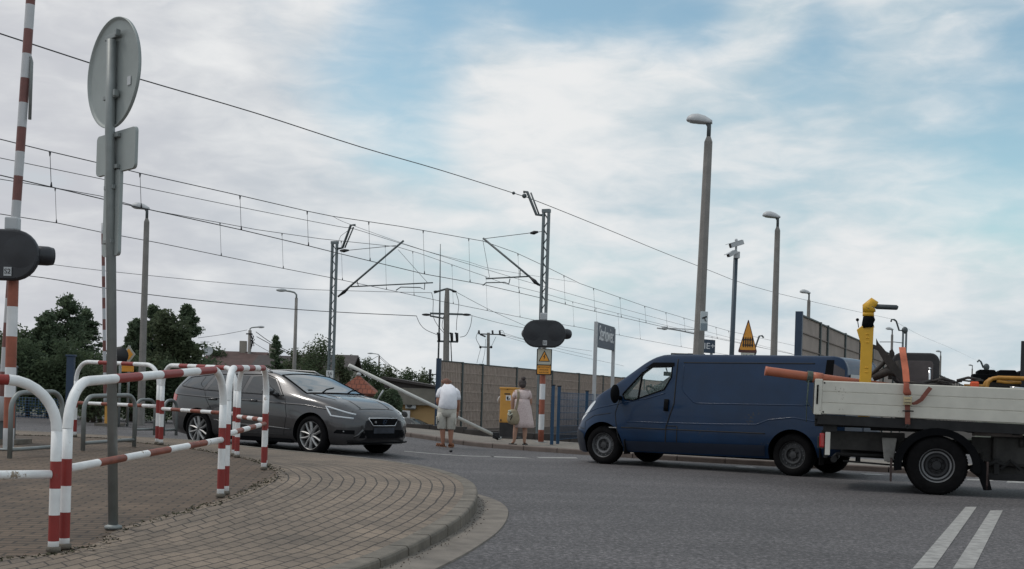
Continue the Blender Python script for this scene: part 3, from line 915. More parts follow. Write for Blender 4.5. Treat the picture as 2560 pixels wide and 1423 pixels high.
# ---- dark grey estate car
def estate_car(name, label, loc, rz, paint, full=True, group=None):
    t = thing(name, label, 'car', loc, rz, group)
    C = dict(
        zbot=[(-2.33, .34), (-2.1, .24), (-1.0, .19), (1.9, .18), (2.12, .22), (2.20, .30)],
        wbot=[(-2.33, .55), (-2.15, .72), (-1.3, .78), (1.6, .78), (1.95, .72), (2.12, .55), (2.20, .42)],
        zsill=[(-2.33, .42), (-2.1, .36), (-1.0, .31), (1.9, .30), (2.12, .34), (2.20, .40)],
        wsill=[(-2.33, .70), (-2.2, .80), (-1.9, .865), (-1.3, .885), (1.3, .885), (1.75, .85), (1.98, .77), (2.12, .64), (2.20, .48)],
        zmid=[(-2.33, .58), (-2.0, .66), (0, .64), (1.6, .60), (2.0, .55), (2.20, .50)],
        wmid=[(-2.33, .74), (-2.2, .83), (-1.8, .895), (-1.2, .908), (1.3, .905), (1.7, .87), (1.95, .79), (2.10, .68), (2.20, .50)],
        zbelt=[(-2.33, .76), (-2.25, .94), (-2.0, 1.02), (-1.0, .985), (.5, .93), (1.0, .885), (1.5, .82), (1.9, .715), (2.10, .635), (2.20, .575)],
        wbelt=[(-2.33, .68), (-2.2, .775), (-1.8, .84), (-1.2, .86), (.5, .865), (1.0, .855), (1.5, .80), (1.9, .69), (2.10, .58), (2.20, .44)],
        ztop=[(-2.33, .80), (-2.29, 1.0), (-2.22, 1.10), (-2.0, 1.31), (-1.8, 1.35), (-1.2, 1.385), (-.4, 1.405), (.1, 1.375), (.35, 1.315), (.75, 1.13), (1.05, .985), (1.2, .945), (1.6, .86), (1.95, .74), (2.12, .655), (2.20, .59)],
        wtop=[(-2.33, .60), (-2.22, .62), (-2.0, .56), (-1.2, .59), (-.4, .60), (.1, .595), (.35, .605), (.75, .68), (1.05, .745), (1.2, .75), (1.6, .69), (1.95, .58), (2.12, .49), (2.20, .38)],
        crown=[(-2.33, .01), (-2.0, .045), (-.4, .05), (.35, .05), (.75, .045), (1.1, .035), (1.6, .05), (2.0, .04), (2.20, .015)])
    B = Body(C, spaced(-2.33, 2.20, 84))
    body = B.mesh('body', [paint], t)
    cut = [cyl_cutter(sx, sy * .58, sy * 1.2, .315, .375, trim_m) for sx in (-1.318, 1.318) for sy in (-1, 1)]
    boolean_cut(body, cut)
    body.data.set_sharp_from_angle(angle=R(32))
    # glass
    for sd in (-1, 1):
        for poly in ([(.62, .955), (-.22, .985), (-.22, 1.30), (.06, 1.335), (.30, 1.255)], [(-.30, .99), (-1.16, 1.02), (-1.10, 1.315), (-.30, 1.315)],
                     [(-1.24, 1.025), (-1.92, 1.10), (-1.80, 1.24), (-1.18, 1.31)]):
            B.panel(MB(), poly, sd, .004, 16, 6).build('side_window', tint, t)
        mb = MB()
        B.seam(mb, [(.68, .94), (-.25, .97), (-1.2, 1.005), (-1.9, 1.08)], sd, .007, .002)
        B.seam(mb, [(.66, .95), (.32, 1.27), (.06, 1.35), (-.6, 1.345), (-1.2, 1.33), (-1.8, 1.262), (-1.93, 1.10)], sd, .007, .002)
        mb.build('window_trim', trim_m, t)
        mb = MB()
        B.seam(mb, [(.73, .30), (.80, .62), (.72, .93)], sd); B.seam(mb, [(-.26, .28), (-.28, .7), (-.26, .98)], sd)
        B.seam(mb, [(-.98, .68), (-1.12, .85), (-1.2, 1.01)], sd); B.seam(mb, [(.78, .31), (-.85, .31)], sd, .006)
        mb.build('door_gap', seam_m, t)
        mb = MB(); B.seam(mb, [(1.75, .72), (1.2, .80), (.3, .83), (-1.0, .87), (-2.1, .92)], sd, .016, -.008); B.seam(mb, [(.88, .40), (.3, .43), (-.6, .45), (-.9, .50)], sd, .016, -.008); mb.build('shoulder_crease', paint, t)
        for x in (.02, -.95):
            mb = MB(); mb.tube([(x - .09, sd * (B.yside(x, .84) + .012), .845), (x - .03, sd * (B.yside(x, .84) + .03), .85), (x + .09, sd * (B.yside(x, .84) + .012), .845)], .016, 8)
            mb.build('door_handle', paint, t)
        mb = MB()                                        # door mirror
        y0 = sd * .90
        mb.ball((.47, sd * 1.0, 1.02), (.085, .125, .075), 16, 10)
        mb.tube([(.52, sd * .84, .95), (.50, sd * .93, .975), (.48, sd * .98, .99)], [.05, .035, .03], 10)
        mb.build('door_mirror', paint, t)
        mb = MB(); mb.tube([(.12, sd * .575, 1.40), (.02, sd * .565, 1.452), (-.6, sd * .56, 1.478), (-1.5, sd * .545, 1.45), (-1.75, sd * .54, 1.40)], .016, 8)
        mb.build('roof_rail', alloy, t)
        B.panel(MB(), [(-2.30, .80), (-2.26, .95), (-1.95, .90), (-1.98, .80)], sd, .005, 8, 4).build('tail_light', redl, t)
        # head lamp: dark wedge with a bright edge
        hp = [(2.095, .615), (2.075, .66), (1.56, .795), (1.71, .65)]
        h = B.panel(MB(), hp, sd, .006, 14, 5).build('headlight', headl, t)
        mb = MB(); B.seam(mb, [(2.085, .612), (1.715, .648), (1.565, .795), (2.07, .672)], sd, .015, .006); mb.build('light_strip', headl_w, h)
        B.panel(MB(), [(2.125, .36), (2.13, .425), (1.86, .43), (1.80, .375)], sd, .005, 10, 4).build('fog_light_recess', trim_m, t)
        mb = MB(); mb.ball((1.985, sd * (B.yside(1.985, .40) + .004), .40), (.028, .014, .02), 10, 6); mb.build('fog_light', headl, t)
    B.roofpanel(MB(), [(.36, -.565), (1.04, -.70), (1.04, .70), (.36, .565)], .005).build('windscreen', screen, t)
    wl = [(.36, -.57), (.70, -.635), (1.05, -.705), (1.08, -.35), (1.09, 0), (1.08, .35), (1.05, .705), (.70, .635), (.36, .57), (.33, .3), (.32, 0), (.33, -.3), (.36, -.57)]
    MB().tube([(x, y, B.ztop(x, y) + .004) for x, y in smooth_loop(wl)], .014, 6).build('windscreen_seal', trim_m, t)
    B.roofpanel(MB(), [(-2.02, -.50), (-2.23, -.58), (-2.23, .58), (-2.02, .50)], .005).build('rear_window', tint, t)
    mb = MB()
    for sd in (-1, 1): mb.tube([(x, sd * .62 * (1 if x < 1.5 else .93), B.ztop(x, .6) + .002) for x in (1.1, 1.3, 1.55, 1.8, 1.98)], .006, 6)
    mb.tube([(1.985, y, B.ztop(1.985, y) + .001) for y in (-.6, -.4, -.2, 0, .2, .4, .6)], .006, 6)
    mb.build('bonnet_gap', seam_m, t)
    mb = MB()
    for sd in (-1, 1): mb.tube([(x, sd * .36, B.ztop(x, .36) - .002) for x in (1.15, 1.4, 1.7, 1.95)], .012, 8)
    mb.build('bonnet_crease', paint, t)
    mb = MB()
    for yy in (-.35, .28):
        mb.tube([(1.06, yy, B.ztop(1.06, yy) + .014), (.92, yy + .26, B.ztop(.92, yy + .26) + .014), (.86, yy + .5, B.ztop(.86, min(.66, yy + .5)) + .014)], .008, 6)
    mb.build('wiper', trim_m, t)
    if full:
        # nose: grille, emblem, bumper mouth, splitter; laid on the rounded front
        def nose(y, z, off=.006):
            lo, hi = 1.5, 2.20
            if B.yside(2.20, z) >= abs(y): return 2.20 + off
            for _ in range(24):
                m = (lo + hi) / 2
                if B.yside(m, z) >= abs(y): lo = m
                else: hi = m
            return lo + off
        def nosepatch(poly, m, nm, off=.006, par=t):
            zs = [p[1] for p in poly]; a, b = min(zs), max(zs); vs = []; ny, nz = 14, 5
            for j in range(nz + 1):
                z = a + (b - a) * (.001 + .998 * j / nz); yy = []
                for i in range(len(poly)):
                    (y1, z1), (y2, z2) = poly[i - 1], poly[i]
                    if (z1 - z) * (z2 - z) <= 0 and z1 != z2: yy.append(y1 + (y2 - y1) * (z - z1) / (z2 - z1))
                for i in range(ny + 1):
                    y = min(yy) + (max(yy) - min(yy)) * i / ny
                    vs.append((nose(y, z, off), y, z))
            mb = MB(); k = ny + 1
            mb.add(vs, [(j * k + i, j * k + i + 1, (j + 1) * k + i + 1, (j + 1) * k + i) for j in range(nz) for i in range(ny)], 0, True)
            return mb.build(nm, m, par)
        gr = nosepatch([(-.36, .615), (.36, .615), (.27, .505), (-.27, .505)], trim_m, 'grille', .012)
        mb = MB()
        ring = [(-.37, .62), (0, .622), (.37, .62), (.275, .50), (0, .498), (-.275, .50), (-.37, .62)]
        mb.tube([(nose(y, z, .014), y, z) for y, z in ring], .008, 8); mb.build('grille_surround', chrome, gr)
        mb = MB()                                        # S emblem: two offset bars joined by a slash
        xx = nose(0, .56, .022)
        for c, d in (((xx, .012, .592), (.012, .075, .016)), ((xx, -.012, .530), (.012, .075, .016)), ((xx, .040, .575), (.012, .018, .03)), ((xx, -.040, .547), (.012, .018, .03))):
            mb.box(c, d)
        mb.box((xx, 0, .561), (.012, .09, .018), 0, None, Matrix.Rotation(R(-22), 4, 'X'))
        mb.build('emblem', chrome, gr)
        mb = MB(); mb.box((nose(-.22, .56, .02), -.22, .56), (.012, .04, .035), 0); mb.build('badge', alloy, gr)
        nosepatch([(-.50, .43), (.50, .43), (.56, .30), (-.56, .30)], trim_m, 'lower_grille', .006)
        nosepatch([(-.26, .47), (.26, .47), (.26, .375), (-.26, .375)], plate_m, 'number_plate', .018)
        mb = MB()
        mb.tube([(nose(y, .31, .02) , y, .225) for y in (-.74, -.6, -.4, -.2, 0, .2, .4, .6, .74)], .028, 8, flat=.5)
        mb.build('front_splitter', trim_m, t)
        for sd in (-1, 1):
            mb = MB(); mb.tube([(nose(.52, .43, .006), sd * .50, .435), (nose(.60, .36, .008), sd * .58, .35), (nose(.66, .31, .006), sd * .64, .31)], .02, 6); mb.build('bumper_blade', paint, t)
        mb = MB()
        for sd in (-1, 1): mb.box((0, sd * .80, .22), (1.75, .10, .09))
        mb.build('sill_skirt', trim_m, t, .02)
        mb = MB(); mb.box((.93, -.50, B.ztop(.93, .5) + .012), (.04, .10, .004)); mb.build('windscreen_sticker', M_['white'], t)
    for sx in (-1.318, 1.318):
        for sy in (-1, 1): wheel(t, sx, sy * .785, .318, .318, .215, .228, 'alloy', sy, [alloy, rimdark, rimmid, rimdark])
    mb = MB(); mb.box((0, 0, .27), (3.2, 1.1, .16)); mb.build('underbody', trim_m, t)
    # lower the roof a little and shorten the nose, on every part but the wheels
    def reshape(o):
        for c in o.children:
            if c.type == 'MESH':
                for v in c.data.vertices:
                    if v.co.z > .95: v.co.z = .95 + (v.co.z - .95) * .85
                    if v.co.x > 1.72: v.co.x = 1.72 + (v.co.x - 1.72) * .80
                    if v.co.x < -1.72: v.co.x = -1.72 + (v.co.x + 1.72) * .68
                reshape(c)
    reshape(t)
    return t
grey_paint = mat('grey_car_paint', (.056, .054, .056), .32, .5, .04, 1.5, coat=.7)
hd = R(-33.7); hv = Vector((math.cos(hd), math.sin(hd), 0)); rv = Vector((hv.y, -hv.x, 0))
fc = Vector((-3.178, 19.35, 0))
o = fc - hv * 1.318 - rv * .80
seat = estate_car('estate_car', 'dark grey estate car with silver alloy wheels and roof rails, behind the striped railings', (o.x, o.y, .095), hd, grey_paint)

# ---- blue panel van
blue_paint = mat('blue_van_paint', (.0024, .0215, .062), .40, .0, .18, 1.6, coat=.24, spec=.25, chips=(.030, .032, .036))
def van():
    hd = R(145.2); hv = Vector((math.cos(hd), math.sin(hd), 0)); lv = Vector((-hv.y, hv.x, 0))
    fw = Vector((1.634, 21.16, 0)); o = fw - hv * 1.749 - lv * .88
    t = thing('panel_van', 'long dark blue panel van with steel wheels, driving towards the level crossing', 'van', o, hd)
    C = dict(
        zbot=[(-2.58, .42), (-2.35, .34), (-1.5, .26), (1.5, .24), (2.2, .19), (2.42, .22), (2.53, .30)],
        wbot=[(-2.58, .70), (-2.2, .86), (1.8, .86), (2.2, .76), (2.42, .56), (2.53, .40)],
        zsill=[(-2.58, .52), (-2.2, .46), (1.6, .44), (2.2, .38), (2.42, .38), (2.53, .42)],
        wsill=[(-2.58, .84), (-2.3, .925), (-1.7, .945), (1.6, .945), (2.0, .92), (2.25, .82), (2.42, .64), (2.53, .44)],
        zmid=[(-2.58, .72), (0, .70), (1.6, .70), (2.2, .60), (2.53, .54)],
        wmid=[(-2.58, .86), (-2.3, .935), (-1.7, .952), (1.6, .952), (2.0, .93), (2.25, .84), (2.42, .68), (2.53, .46)],
        zbelt=[(-2.58, 1.12), (0, 1.12), (1.2, 1.10), (1.75, 1.03), (2.1, .92), (2.35, .78), (2.53, .62)],
        wbelt=[(-2.58, .85), (-2.3, .915), (0, .93), (1.2, .925), (1.75, .88), (2.1, .78), (2.35, .63), (2.53, .42)],
        ztop=[(-2.58, 1.30), (-2.55, 1.72), (-2.46, 1.845), (-2.3, 1.875), (-1.0, 1.885), (.2, 1.89), (.62, 1.885), (.82, 1.845), (1.0, 1.765), (1.3, 1.57), (1.6, 1.375), (1.85, 1.245), (2.1, 1.10), (2.3, .94), (2.42, .80), (2.53, .66)],
        wtop=[(-2.58, .76), (-2.46, .78), (-2.3, .80), (.2, .80), (.62, .775), (.82, .76), (1.0, .765), (1.3, .80), (1.6, .82), (1.85, .80), (2.1, .68), (2.3, .56), (2.42, .46), (2.53, .32)],
        crown=[(-2.58, .01), (-2.4, .05), (.2, .06), (.8, .07), (1.3, .06), (2.1, .05), (2.53, .01)])
    B = Body(C, spaced(-2.58, 2.53, 96))
    body = B.mesh('body', [blue_paint], t)
    dark_in = mat('cab_lining', (.05, .05, .055), .8, 0, .1, 4)
    cut = [cyl_cutter(sx, sy * .60, sy * 1.2, .34, .405, trim_m) for sx in (-1.749, 1.749) for sy in (-1, 1)]
    win = [(1.385, 1.235), (1.06, 1.605), (.90, 1.715), (.47, 1.725), (.46, 1.55), (.575, 1.335), (1.16, 1.135), (1.33, 1.155)]
    mb = MB(); mb.prism(win, -1.3, 1.3, lambda p, q, d: (p, d, q)); cut.append(mb.build('cutter', dark_in))
    cab = [(.44, 1.10), (1.42, 1.10), (1.70, 1.29), (1.84, 1.40), (.96, 1.96), (.87, 1.80), (.44, 1.80)]
    mb = MB(); mb.prism(cab, -.69, .69, lambda p, q, d: (p, d, q)); cut.append(mb.build('cutter', dark_in))
    boolean_cut(body, cut)
    body.data.set_sharp_from_angle(angle=R(32))
    clear = glass_mat('van_side_glass', (.50, .66, .62), .02, .10)
    for sd in (1, -1):
        B.panel(MB(), win, sd, -.006, 16, 6).build('side_window', clear, t)
        mb = MB(); B.seam(mb, win + [win[0]], sd, .012, .002); B.seam(mb, [(1.045, 1.63), (1.06, 1.16)], sd, .018, .0); mb.build('window_seal', trim_m, t)
        B.panel(MB(), [(1.02, 1.69), (.86, 1.80), (.43, 1.80), (.43, 1.735), (.9, 1.725)], sd, .008, 10, 3).build('rain_deflector', trim_m, t)
        mb = MB()
        B.seam(mb, [(.37, 1.86), (.36, 1.10), (.49, .70), (.50, .28)], sd, .011); B.seam(mb, [(1.32, .28), (1.42, .5), (1.50, .9), (1.43, 1.15)], sd, .008)
        B.seam(mb, [(.28, .72), (.29, .28)], sd, .009); B.seam(mb, [(.49, .72), (.28, .72)], sd, .008)
        B.seam(mb, [(1.36, .66), (-1.3, .66)], sd, .010); B.seam(mb, [(-2.05, 1.80), (.25, 1.80)], sd, .010)
        B.seam(mb, [(2.34, .64), (2.12, .60), (2.16, .74), (1.95, .85), (1.6, .9)], sd, .006)
        mb.build('door_gap', seam_m, t)
        mb = MB()
        B.seam(mb, [(.24, 1.77), (.24, 1.36), (.19, 1.29), (.0, 1.135), (-.07, 1.115), (-1.9, 1.13), (-2.0, 1.135)], sd, .013, -.006)
        B.seam(mb, [(2.30, .84), (1.9, .98), (1.4, 1.08), (.9, 1.17), (.55, 1.27)], sd, .012, -.006)
        B.seam(mb, [(1.25, .76), (-.4, .775), (-1.15, .80), (-1.35, .88), (-1.75, .93), (-2.15, .88)], sd, .02, -.014)
        mb.build('pressed_crease', blue_paint, t)
        B.panel(MB(), [(1.30, .26), (1.32, .43), (-1.3, .47), (-1.28, .29)], sd, .012, 20, 4).build('lower_cladding', mat('van_cladding', (.009, .016, .034), .6, 0, .12, 3), t)
        mb = MB()
        B.panel(mb, [(.535, .97), (.535, 1.17), (.46, 1.17), (.46, .97)], sd, .02, 3, 3)
        mb.build('door_handle', trim_m, t, 0, None, .03)
        # tall black door mirror
        mb = MB(); mb.ball((1.43, sd * 1.08, 1.24), (.075, .10, .165), 14, 10); mb.tube([(1.42, sd * .9, 1.17), (1.43, sd * 1.05, 1.19)], .04, 8); mb.build('door_mirror', trim_m, t)
        hl = [(2.34, .80), (2.20, 1.0), (2.02, 1.12), (1.99, 1.09), (2.14, .90), (2.32, .73)]
        B.panel(MB(), hl, sd, .006, 12, 5).build('headlight', headl_w, t)
        B.panel(MB(), [(2.525, .24), (2.525, .52), (2.34, .60), (2.15, .52), (2.13, .21), (2.4, .21)], sd, .010, 12, 5).build('bumper_corner', mat('van_bumper', (.026, .03, .042), .6, 0, .1, 3), t)
        B.panel(MB(), [(1.60, .645), (1.45, .645), (1.45, .66), (1.60, .66)], sd, .008, 4, 2).build('fender_badge', alloy, t)
        B.panel(MB(), [(-2.30, .62), (-2.30, .86), (-2.42, .88), (-2.44, .60)], sd, .006, 4, 3).build('rear_reflector', trim_m, t)
        B.panel(MB(), [(-2.22, 1.50), (-2.24, 1.86), (-2.36, 1.86), (-2.36, 1.50)], sd, .007, 5, 6).build('pillar_panel', trim_m, t)
        B.panel(MB(), [(-2.36, 1.05), (-2.36, 1.80), (-2.53, 1.70), (-2.56, 1.05)], sd, .006, 5, 6).build('tail_light', mat('dark_tail', (.03, .02, .024), .25, 0, .1, 4, coat=.4), t)
    B.roofpanel(MB(), [(.84, -.70), (1.72, -.76), (1.72, .76), (.84, .70)], .006).build('windscreen', clear, t)
    # rear doors
    mb = MB()
    for sd in (-1, 1): mb.box((-2.585, sd * .39, 1.42), (.012, .60, .44))
    mb.build('rear_window', tint, t, .004)
    mb = MB(); mb.box((-2.584, 0, 1.1), (.01, .014, 1.3)); mb.build('door_gap', seam_m, t)
    mb = MB(); mb.box((-2.62, 0, .45), (.14, 1.7, .20)); mb.build('rear_bumper', trim_m, t, .03)
    # cab furniture seen through the glass
    mb = MB()
    mb.box((.42, .42, 1.15), (.14, .46, .62)); mb.box((.42, -.42, 1.15), (.14, .46, .62))
    mb.box((1.30, 0, 1.12), (.30, 1.60, .14)); mb.build('seat_and_dashboard', trim_m, t, .04)
    mb = MB()
    ring = [(1.04 + .17 * math.cos(a) * .62, .40 + .18 * math.sin(a), 1.27 + .17 * math.cos(a) * .75) for a in [2 * math.pi * i / 24 for i in range(25)]]
    mb.tube(ring, .016, 8); mb.tube([(1.04, .4, 1.27), (1.22, .4, 1.12)], .03, 8); mb.build('steering_wheel', trim_m, t)
    mb = MB(); mb.box((1.02, -.06, 1.63), (.03, .24, .075)); mb.tube([(1.02, -.06, 1.66), (1.05, -.06, 1.74)], .012, 6); mb.build('inside_mirror', trim_m, t, .01)
    mb = MB()
    rg = random.Random(5)
    for k in range(26):
        a, b = rg.random() * 6.28, rg.uniform(.1, .3)
        p = Vector((1.28 + rg.gauss(0, .05), -.3 + rg.gauss(0, .1), 1.2))
        mb.ball(p + Vector((math.cos(a) * .08, math.sin(a) * .1, b * .7)), (.03, .03, .045), 6, 4)
    mb.build('dashboard_clutter', mat('clutter', (.07, .09, .085), .9, 0, .3, 8), t)
    for sx in (-1.749, 1.749):
        for sy in (-1, 1): wheel(t, sx, sy * .80, .335, .335, .22, .215, 'steel', sy, [steelrim if sx > 0 else rimmid, rimdark, rimmid, steelrim])
    for sd in (1, -1):
        for x in (1.28, -2.22): MB().box((x, sd * .86, .33), (.02, .2, .26)).build('mudflap', M_['rubber'], t)
    mb = MB(); mb.box((0, 0, .32), (3.3, 1.2, .2)); mb.build('underbody', trim_m, t)
    return t
van()

# ---- dropside truck, most of it outside the right edge of the frame
board = mat('dropside_board', (.64, .615, .54), .6, 0, .09, 3.0, col2=(.54, .52, .455), chips=(.24, .21, .17))
chassis = mat('chassis_grey', (.017, .0165, .017), .85, .0, .35, 5)
chassis_l = mat('chassis_light', (.050, .048, .045), .7, .3, .35, 5)
tw = G(2340, 1238)
TH = R(-17.0)
def truck():
    t = thing('dropside_truck', 'flatbed truck with pale dropside boards, cut off by the right edge of the picture', 'truck', (tw.x, tw.y, 0), TH)
    # local: x towards the cab, y = 0 at the outer face of the right rear tyre, +y away from the camera
    tilt = Matrix.Rotation(R(1.0), 4, 'Y')
    T = Matrix.Translation((0, 0, 0)) @ tilt
    def wz(x, z): return z
    x0, x1 = -1.60, 3.0
    zt, zb = 1.44, .99
    mb = MB()                                            # right sideboard: three ribbed planks, stepped profile
    prof = [(0, zb), (-.012, zb + .01), (-.012, zb + .145), (-.004, zb + .15), (-.004, zb + .157), (-.012, zb + .162), (-.012, zb + .295), (-.004, zb + .30), (-.004, zb + .307),
            (-.012, zb + .312), (-.012, zt - .012), (-.004, zt), (.026, zt), (.026, zb)]
    mb.prism(prof, x0 + .10, 1.62, lambda p, q, d: (d, p, q), 0)
    mb.prism(prof, 1.64, x1, lambda p, q, d: (d, p, q), 0)
    mb.v = [tuple(T @ Vector(v)) for v in mb.v]
    sb = mb.build('sideboard', board, t)
    mb = MB(); mb.box((x0 + .045, .0, (zt + zb) / 2 + .005), (.10, .045, zt - zb + .03), 0, T); mb.box((1.63, .0, (zt + zb) / 2), (.07, .05, zt - zb + .02), 0, T); mb.build('corner_post', board, t, .008)
    mb = MB(); mb.box((x0 + .035, -.025, zb + .26), (.022, .012, .26), 0, T); mb.build('latch', trim_m, sb)
    mb = MB()
    for zz in (zb + .03, zt - .03):
        for xx in (x0 + .12, 1.60): mb.ball((xx, -.014, zz), .012, 8, 5, 0, T)
    mb.build('rivet', chassis, sb)
    mb = MB(); mb.box((x0 - .01, 1.05, (zt + zb) / 2), (.03, 2.0, zt - zb), 0, T); mb.build('tailboard', mat('tailboard', (.05, .052, .055), .6, 0, .2, 4), t, .006)
    mb = MB(); mb.box(((x0 + x1) / 2, 2.12, (zt + zb) / 2), (x1 - x0, .03, zt - zb), 0, T); mb.build('sideboard', board, t, .006)
    mb = MB(); mb.box(((x0 + x1) / 2, 1.06, zb - .045), (x1 - x0 - .02, 2.10, .05), 0, T); mb.build('bed_floor', chassis, t, .006)
    mb = MB(); mb.box(((x0 + x1) / 2 + .02, .035, zb - .075), (x1 - x0 - .06, .06, .13), 0, T)
    mb.box((x0 + .05, 1.06, zb - .075), (.08, 2.0, .13), 0, T)
    for k in range(8): mb.box((x0 + .35 + k * .55, 1.06, zb - .12), (.07, 1.96, .07), 0, T)
    mb.build('bed_frame', chassis, t, .006)
    mb = MB()                                            # two long frame rails and cross members
    for y in (.55, 1.52): mb.box((.9, y, .62), (4.9, .08, .17))
    mb.box((-1.28, 1.03, .62), (.08, .95, .15)); mb.box((-.75, 1.03, .60), (.08, .95, .12)); mb.box((.65, 1.03, .60), (.08, .95, .12))
    mb.box((-.95, .50, .66), (1.1, .03, .26)); mb.box((.95, .50, .66), (1.0, .03, .22))
    mb.build('chassis_frame', chassis_l, t, .01)
    mb = MB(); mb.box((-1.05, .62, .87), (1.1, .05, .06)); mb.box((-.55, .70, .84), (.6, .5, .06)); mb.box((-1.35, .65, .80), (.10, .10, .25)); mb.box((-.2, .62, .86), (.3, .2, .08)); mb.build('subframe', chassis, t, .01)
    mb = MB()                                            # spring shackle and leaf spring
    mb.prism([(-.70, .72), (-.50, .72), (-.54, .40), (-.66, .40)], .36, .43, lambda p, q, d: (p, d, q)); mb.tube([(-.60, .35, .43), (-.60, .46, .43)], .045, 10, 0)
    mb.build('spring_hanger', mat('hanger', (.30, .29, .27), .7, .2, .3, 5), t, .012)
    mb = MB()
    for k in range(3): mb.tube([(-.62 + k * .12, .41, .42 - k * .025), (-.2, .41, .33 - k * .02), (.0, .41, .31 - k * .02), (.3, .41, .34 - k * .02), (.72 - k * .12, .41, .44 - k * .025)], .024, 6)
    mb.build('leaf_spring', chassis, t)
    mb = MB(); mb.tube([(-1.30, .50, .47), (-.55, .50, .47)], .022, 8); mb.tube([(-1.2, .42, .38), (-.3, .44, .34)], .014, 6); mb.tube([(-1.25, 1.0, .47), (-.3, 1.0, .45)], .05, 10); mb.build('exhaust_pipe', chassis, t)
    mb = MB(); mb.tube([(-1.32, .35, .40), (-1.32, 1.7, .40)], .045, 10); mb.build('underrun_bar', chassis, t)
    mb = MB(); mb.box((-1.47, .13, .66), (.07, .11, .20)); mb.build('tail_light', redl, t, .02)
    mb = MB(); mb.box((-1.395, .06, .62), (.065, .012, .31)); mb.build('reflector_strip', mat('reflector_white', (.62, .60, .54), .4, 0, .06, 5), t, .004)
    mb = MB(); mb.box((-1.37, .12, .85), (.18, .12, .14)); mb.box((-1.42, .16, .57), (.05, .05, .3)); mb.build('lamp_bracket', chassis, t, .01)
    # wheel arch guard
    n = 22; mb = MB(); vs = []
    for i in range(n + 1):
        a = R(-8 + 196 * i / n)
        for r, y in ((.505, .0), (.505, .50), (.47, .50), (.47, .03), (.415, .02), (.415, -.02), (.505, -.03), (.51, -.01)):
            vs.append((r * math.cos(a) * 1.06, y, .37 + r * math.sin(a)))
    fs = [(i * 8 + k, i * 8 + (k + 1) % 8, (i + 1) * 8 + (k + 1) % 8, (i + 1) * 8 + k) for i in range(n) for k in range(8)]
    mb.add(vs, fs + [tuple(range(8)), tuple(range(n * 8, n * 8 + 8))], 0, False); mb.build('mudguard', trim_m, t)
    for x, z, hh in ((-.57, .30, .30), (.62, .28, .36)): MB().box((x, .20, z), (.025, .40, hh)).build('mudflap', mat('mudflap_dirty', (.055, .035, .032), .8, 0, .3, 6), t)
    tyre_mats = [mat('ring_grey', (.24, .24, .245), .55, .3, .2, 8), rimdark, rimdark, rimdark]
    wheel(t, 0, .12, .385, .385, .23, .222, 'dish', -1, tyre_mats); wheel(t, 0, .40, .385, .385, .23, .222, 'dish', -1, tyre_mats)
    wheel(t, 0, 2.02, .385, .385, .23, .222, 'dish', 1, tyre_mats); wheel(t, 0, 1.74, .385, .385, .23, .222, 'dish', 1, tyre_mats)
    mb = MB(); mb.tube([(0, .5, .385), (0, 1.7, .385)], .07, 10); mb.ball((0, 1.05, .385), (.2, .18, .19), 14, 8); mb.build('rear_axle', chassis, t)
    # things hung under the bed ahead of the wheel
    mb = MB(); mb.box((1.45, .55, .60), (1.5, .40, .42)); mb.box((1.5, .62, .42), (1.9, .3, .34)); mb.build('fuel_tank', chassis_l, t, .05)
    mb = MB(); mb.box((1.0, .30, .26), (.9, .07, .09)); mb.box((.75, .28, .40), (.07, .05, .22)); mb.tube([(.8, .3, .36), (.92, .28, .48), (1.05, .3, .36)], .025, 6); mb.tube([(.62, .3, .40), (.74, .26, .46), (.86, .3, .42)], .03, 6); mb.build('side_guard', chassis, t, .01)
    mb = MB(); mb.box((.75, .30, .84), (.62, .05, .10)); mb.build('side_bracket', mat('bracket_pale', (.16, .14, .13), .8, .1, .3, 5), t, .01)
    mb = MB(); mb.tube([(1.05, .30, .66), (1.05, .30, .78)], .03, 8); mb.build('air_valve', chassis_l, t)
    mb = MB(); mb.prism([(.40, .34), (.50, .56), (.60, .42), (.68, .10), (.58, .09), (.52, .25)], .0, .03, lambda p, q, d: (p, d, q)); mb.build('mudguard_skirt', trim_m, t)
    # cab and headboard, outside the picture but for the headboard's edge
    mb = MB(); mb.box((x1 + .06, 1.06, 1.45), (.06, 2.1, 1.1), 0, None); mb.build('headboard', trim_m, t, .01)
    mb = MB()
    mb.prism([(3.15, .45), (3.15, 2.15), (3.35, 2.3), (4.35, 2.3), (4.75, 1.55), (5.05, 1.35), (5.15, .9), (5.15, .4)], .05, 2.08, lambda p, q, d: (p, d, q)); mb.build('cab', M_['white'], t, .06)
    mb = MB(); mb.prism([(3.75, 1.45), (3.75, 2.08), (4.3, 2.08), (4.62, 1.45)], .03, .045, lambda p, q, d: (p, d, q)); mb.build('cab_window', tint, t)
    for y, s in ((.14, -1), (1.98, 1)): wheel(t, 4.35, y, .385, .385, .23, .222, 'dish', s, tyre_mats)
    return t
truck()
TM = Matrix.Translation((tw.x, tw.y, 0)) @ Matrix.Rotation(TH, 4, 'Z')
def TP(x, y, z): return TM @ Vector((x, y, z))
BEDZ = .975
pvc = mat('orange_pvc', (.42, .125, .065), .45, 0, .12, 3)
strap_m = mat('orange_webbing', (.50, .14, .075), .85, 0, .12, 12)
strap_d = mat('worn_webbing', (.20, .07, .05), .9, 0, .2, 12)
rust = mat('dark_rusty_steel', (.055, .048, .045), .7, .3, .3, 6)
mach_y = mat('machine_yellow', (.66, .36, .02), .45, 0, .1, 4)
mach_o = mat('machine_ochre', (.42, .20, .03), .5, 0, .18, 5)
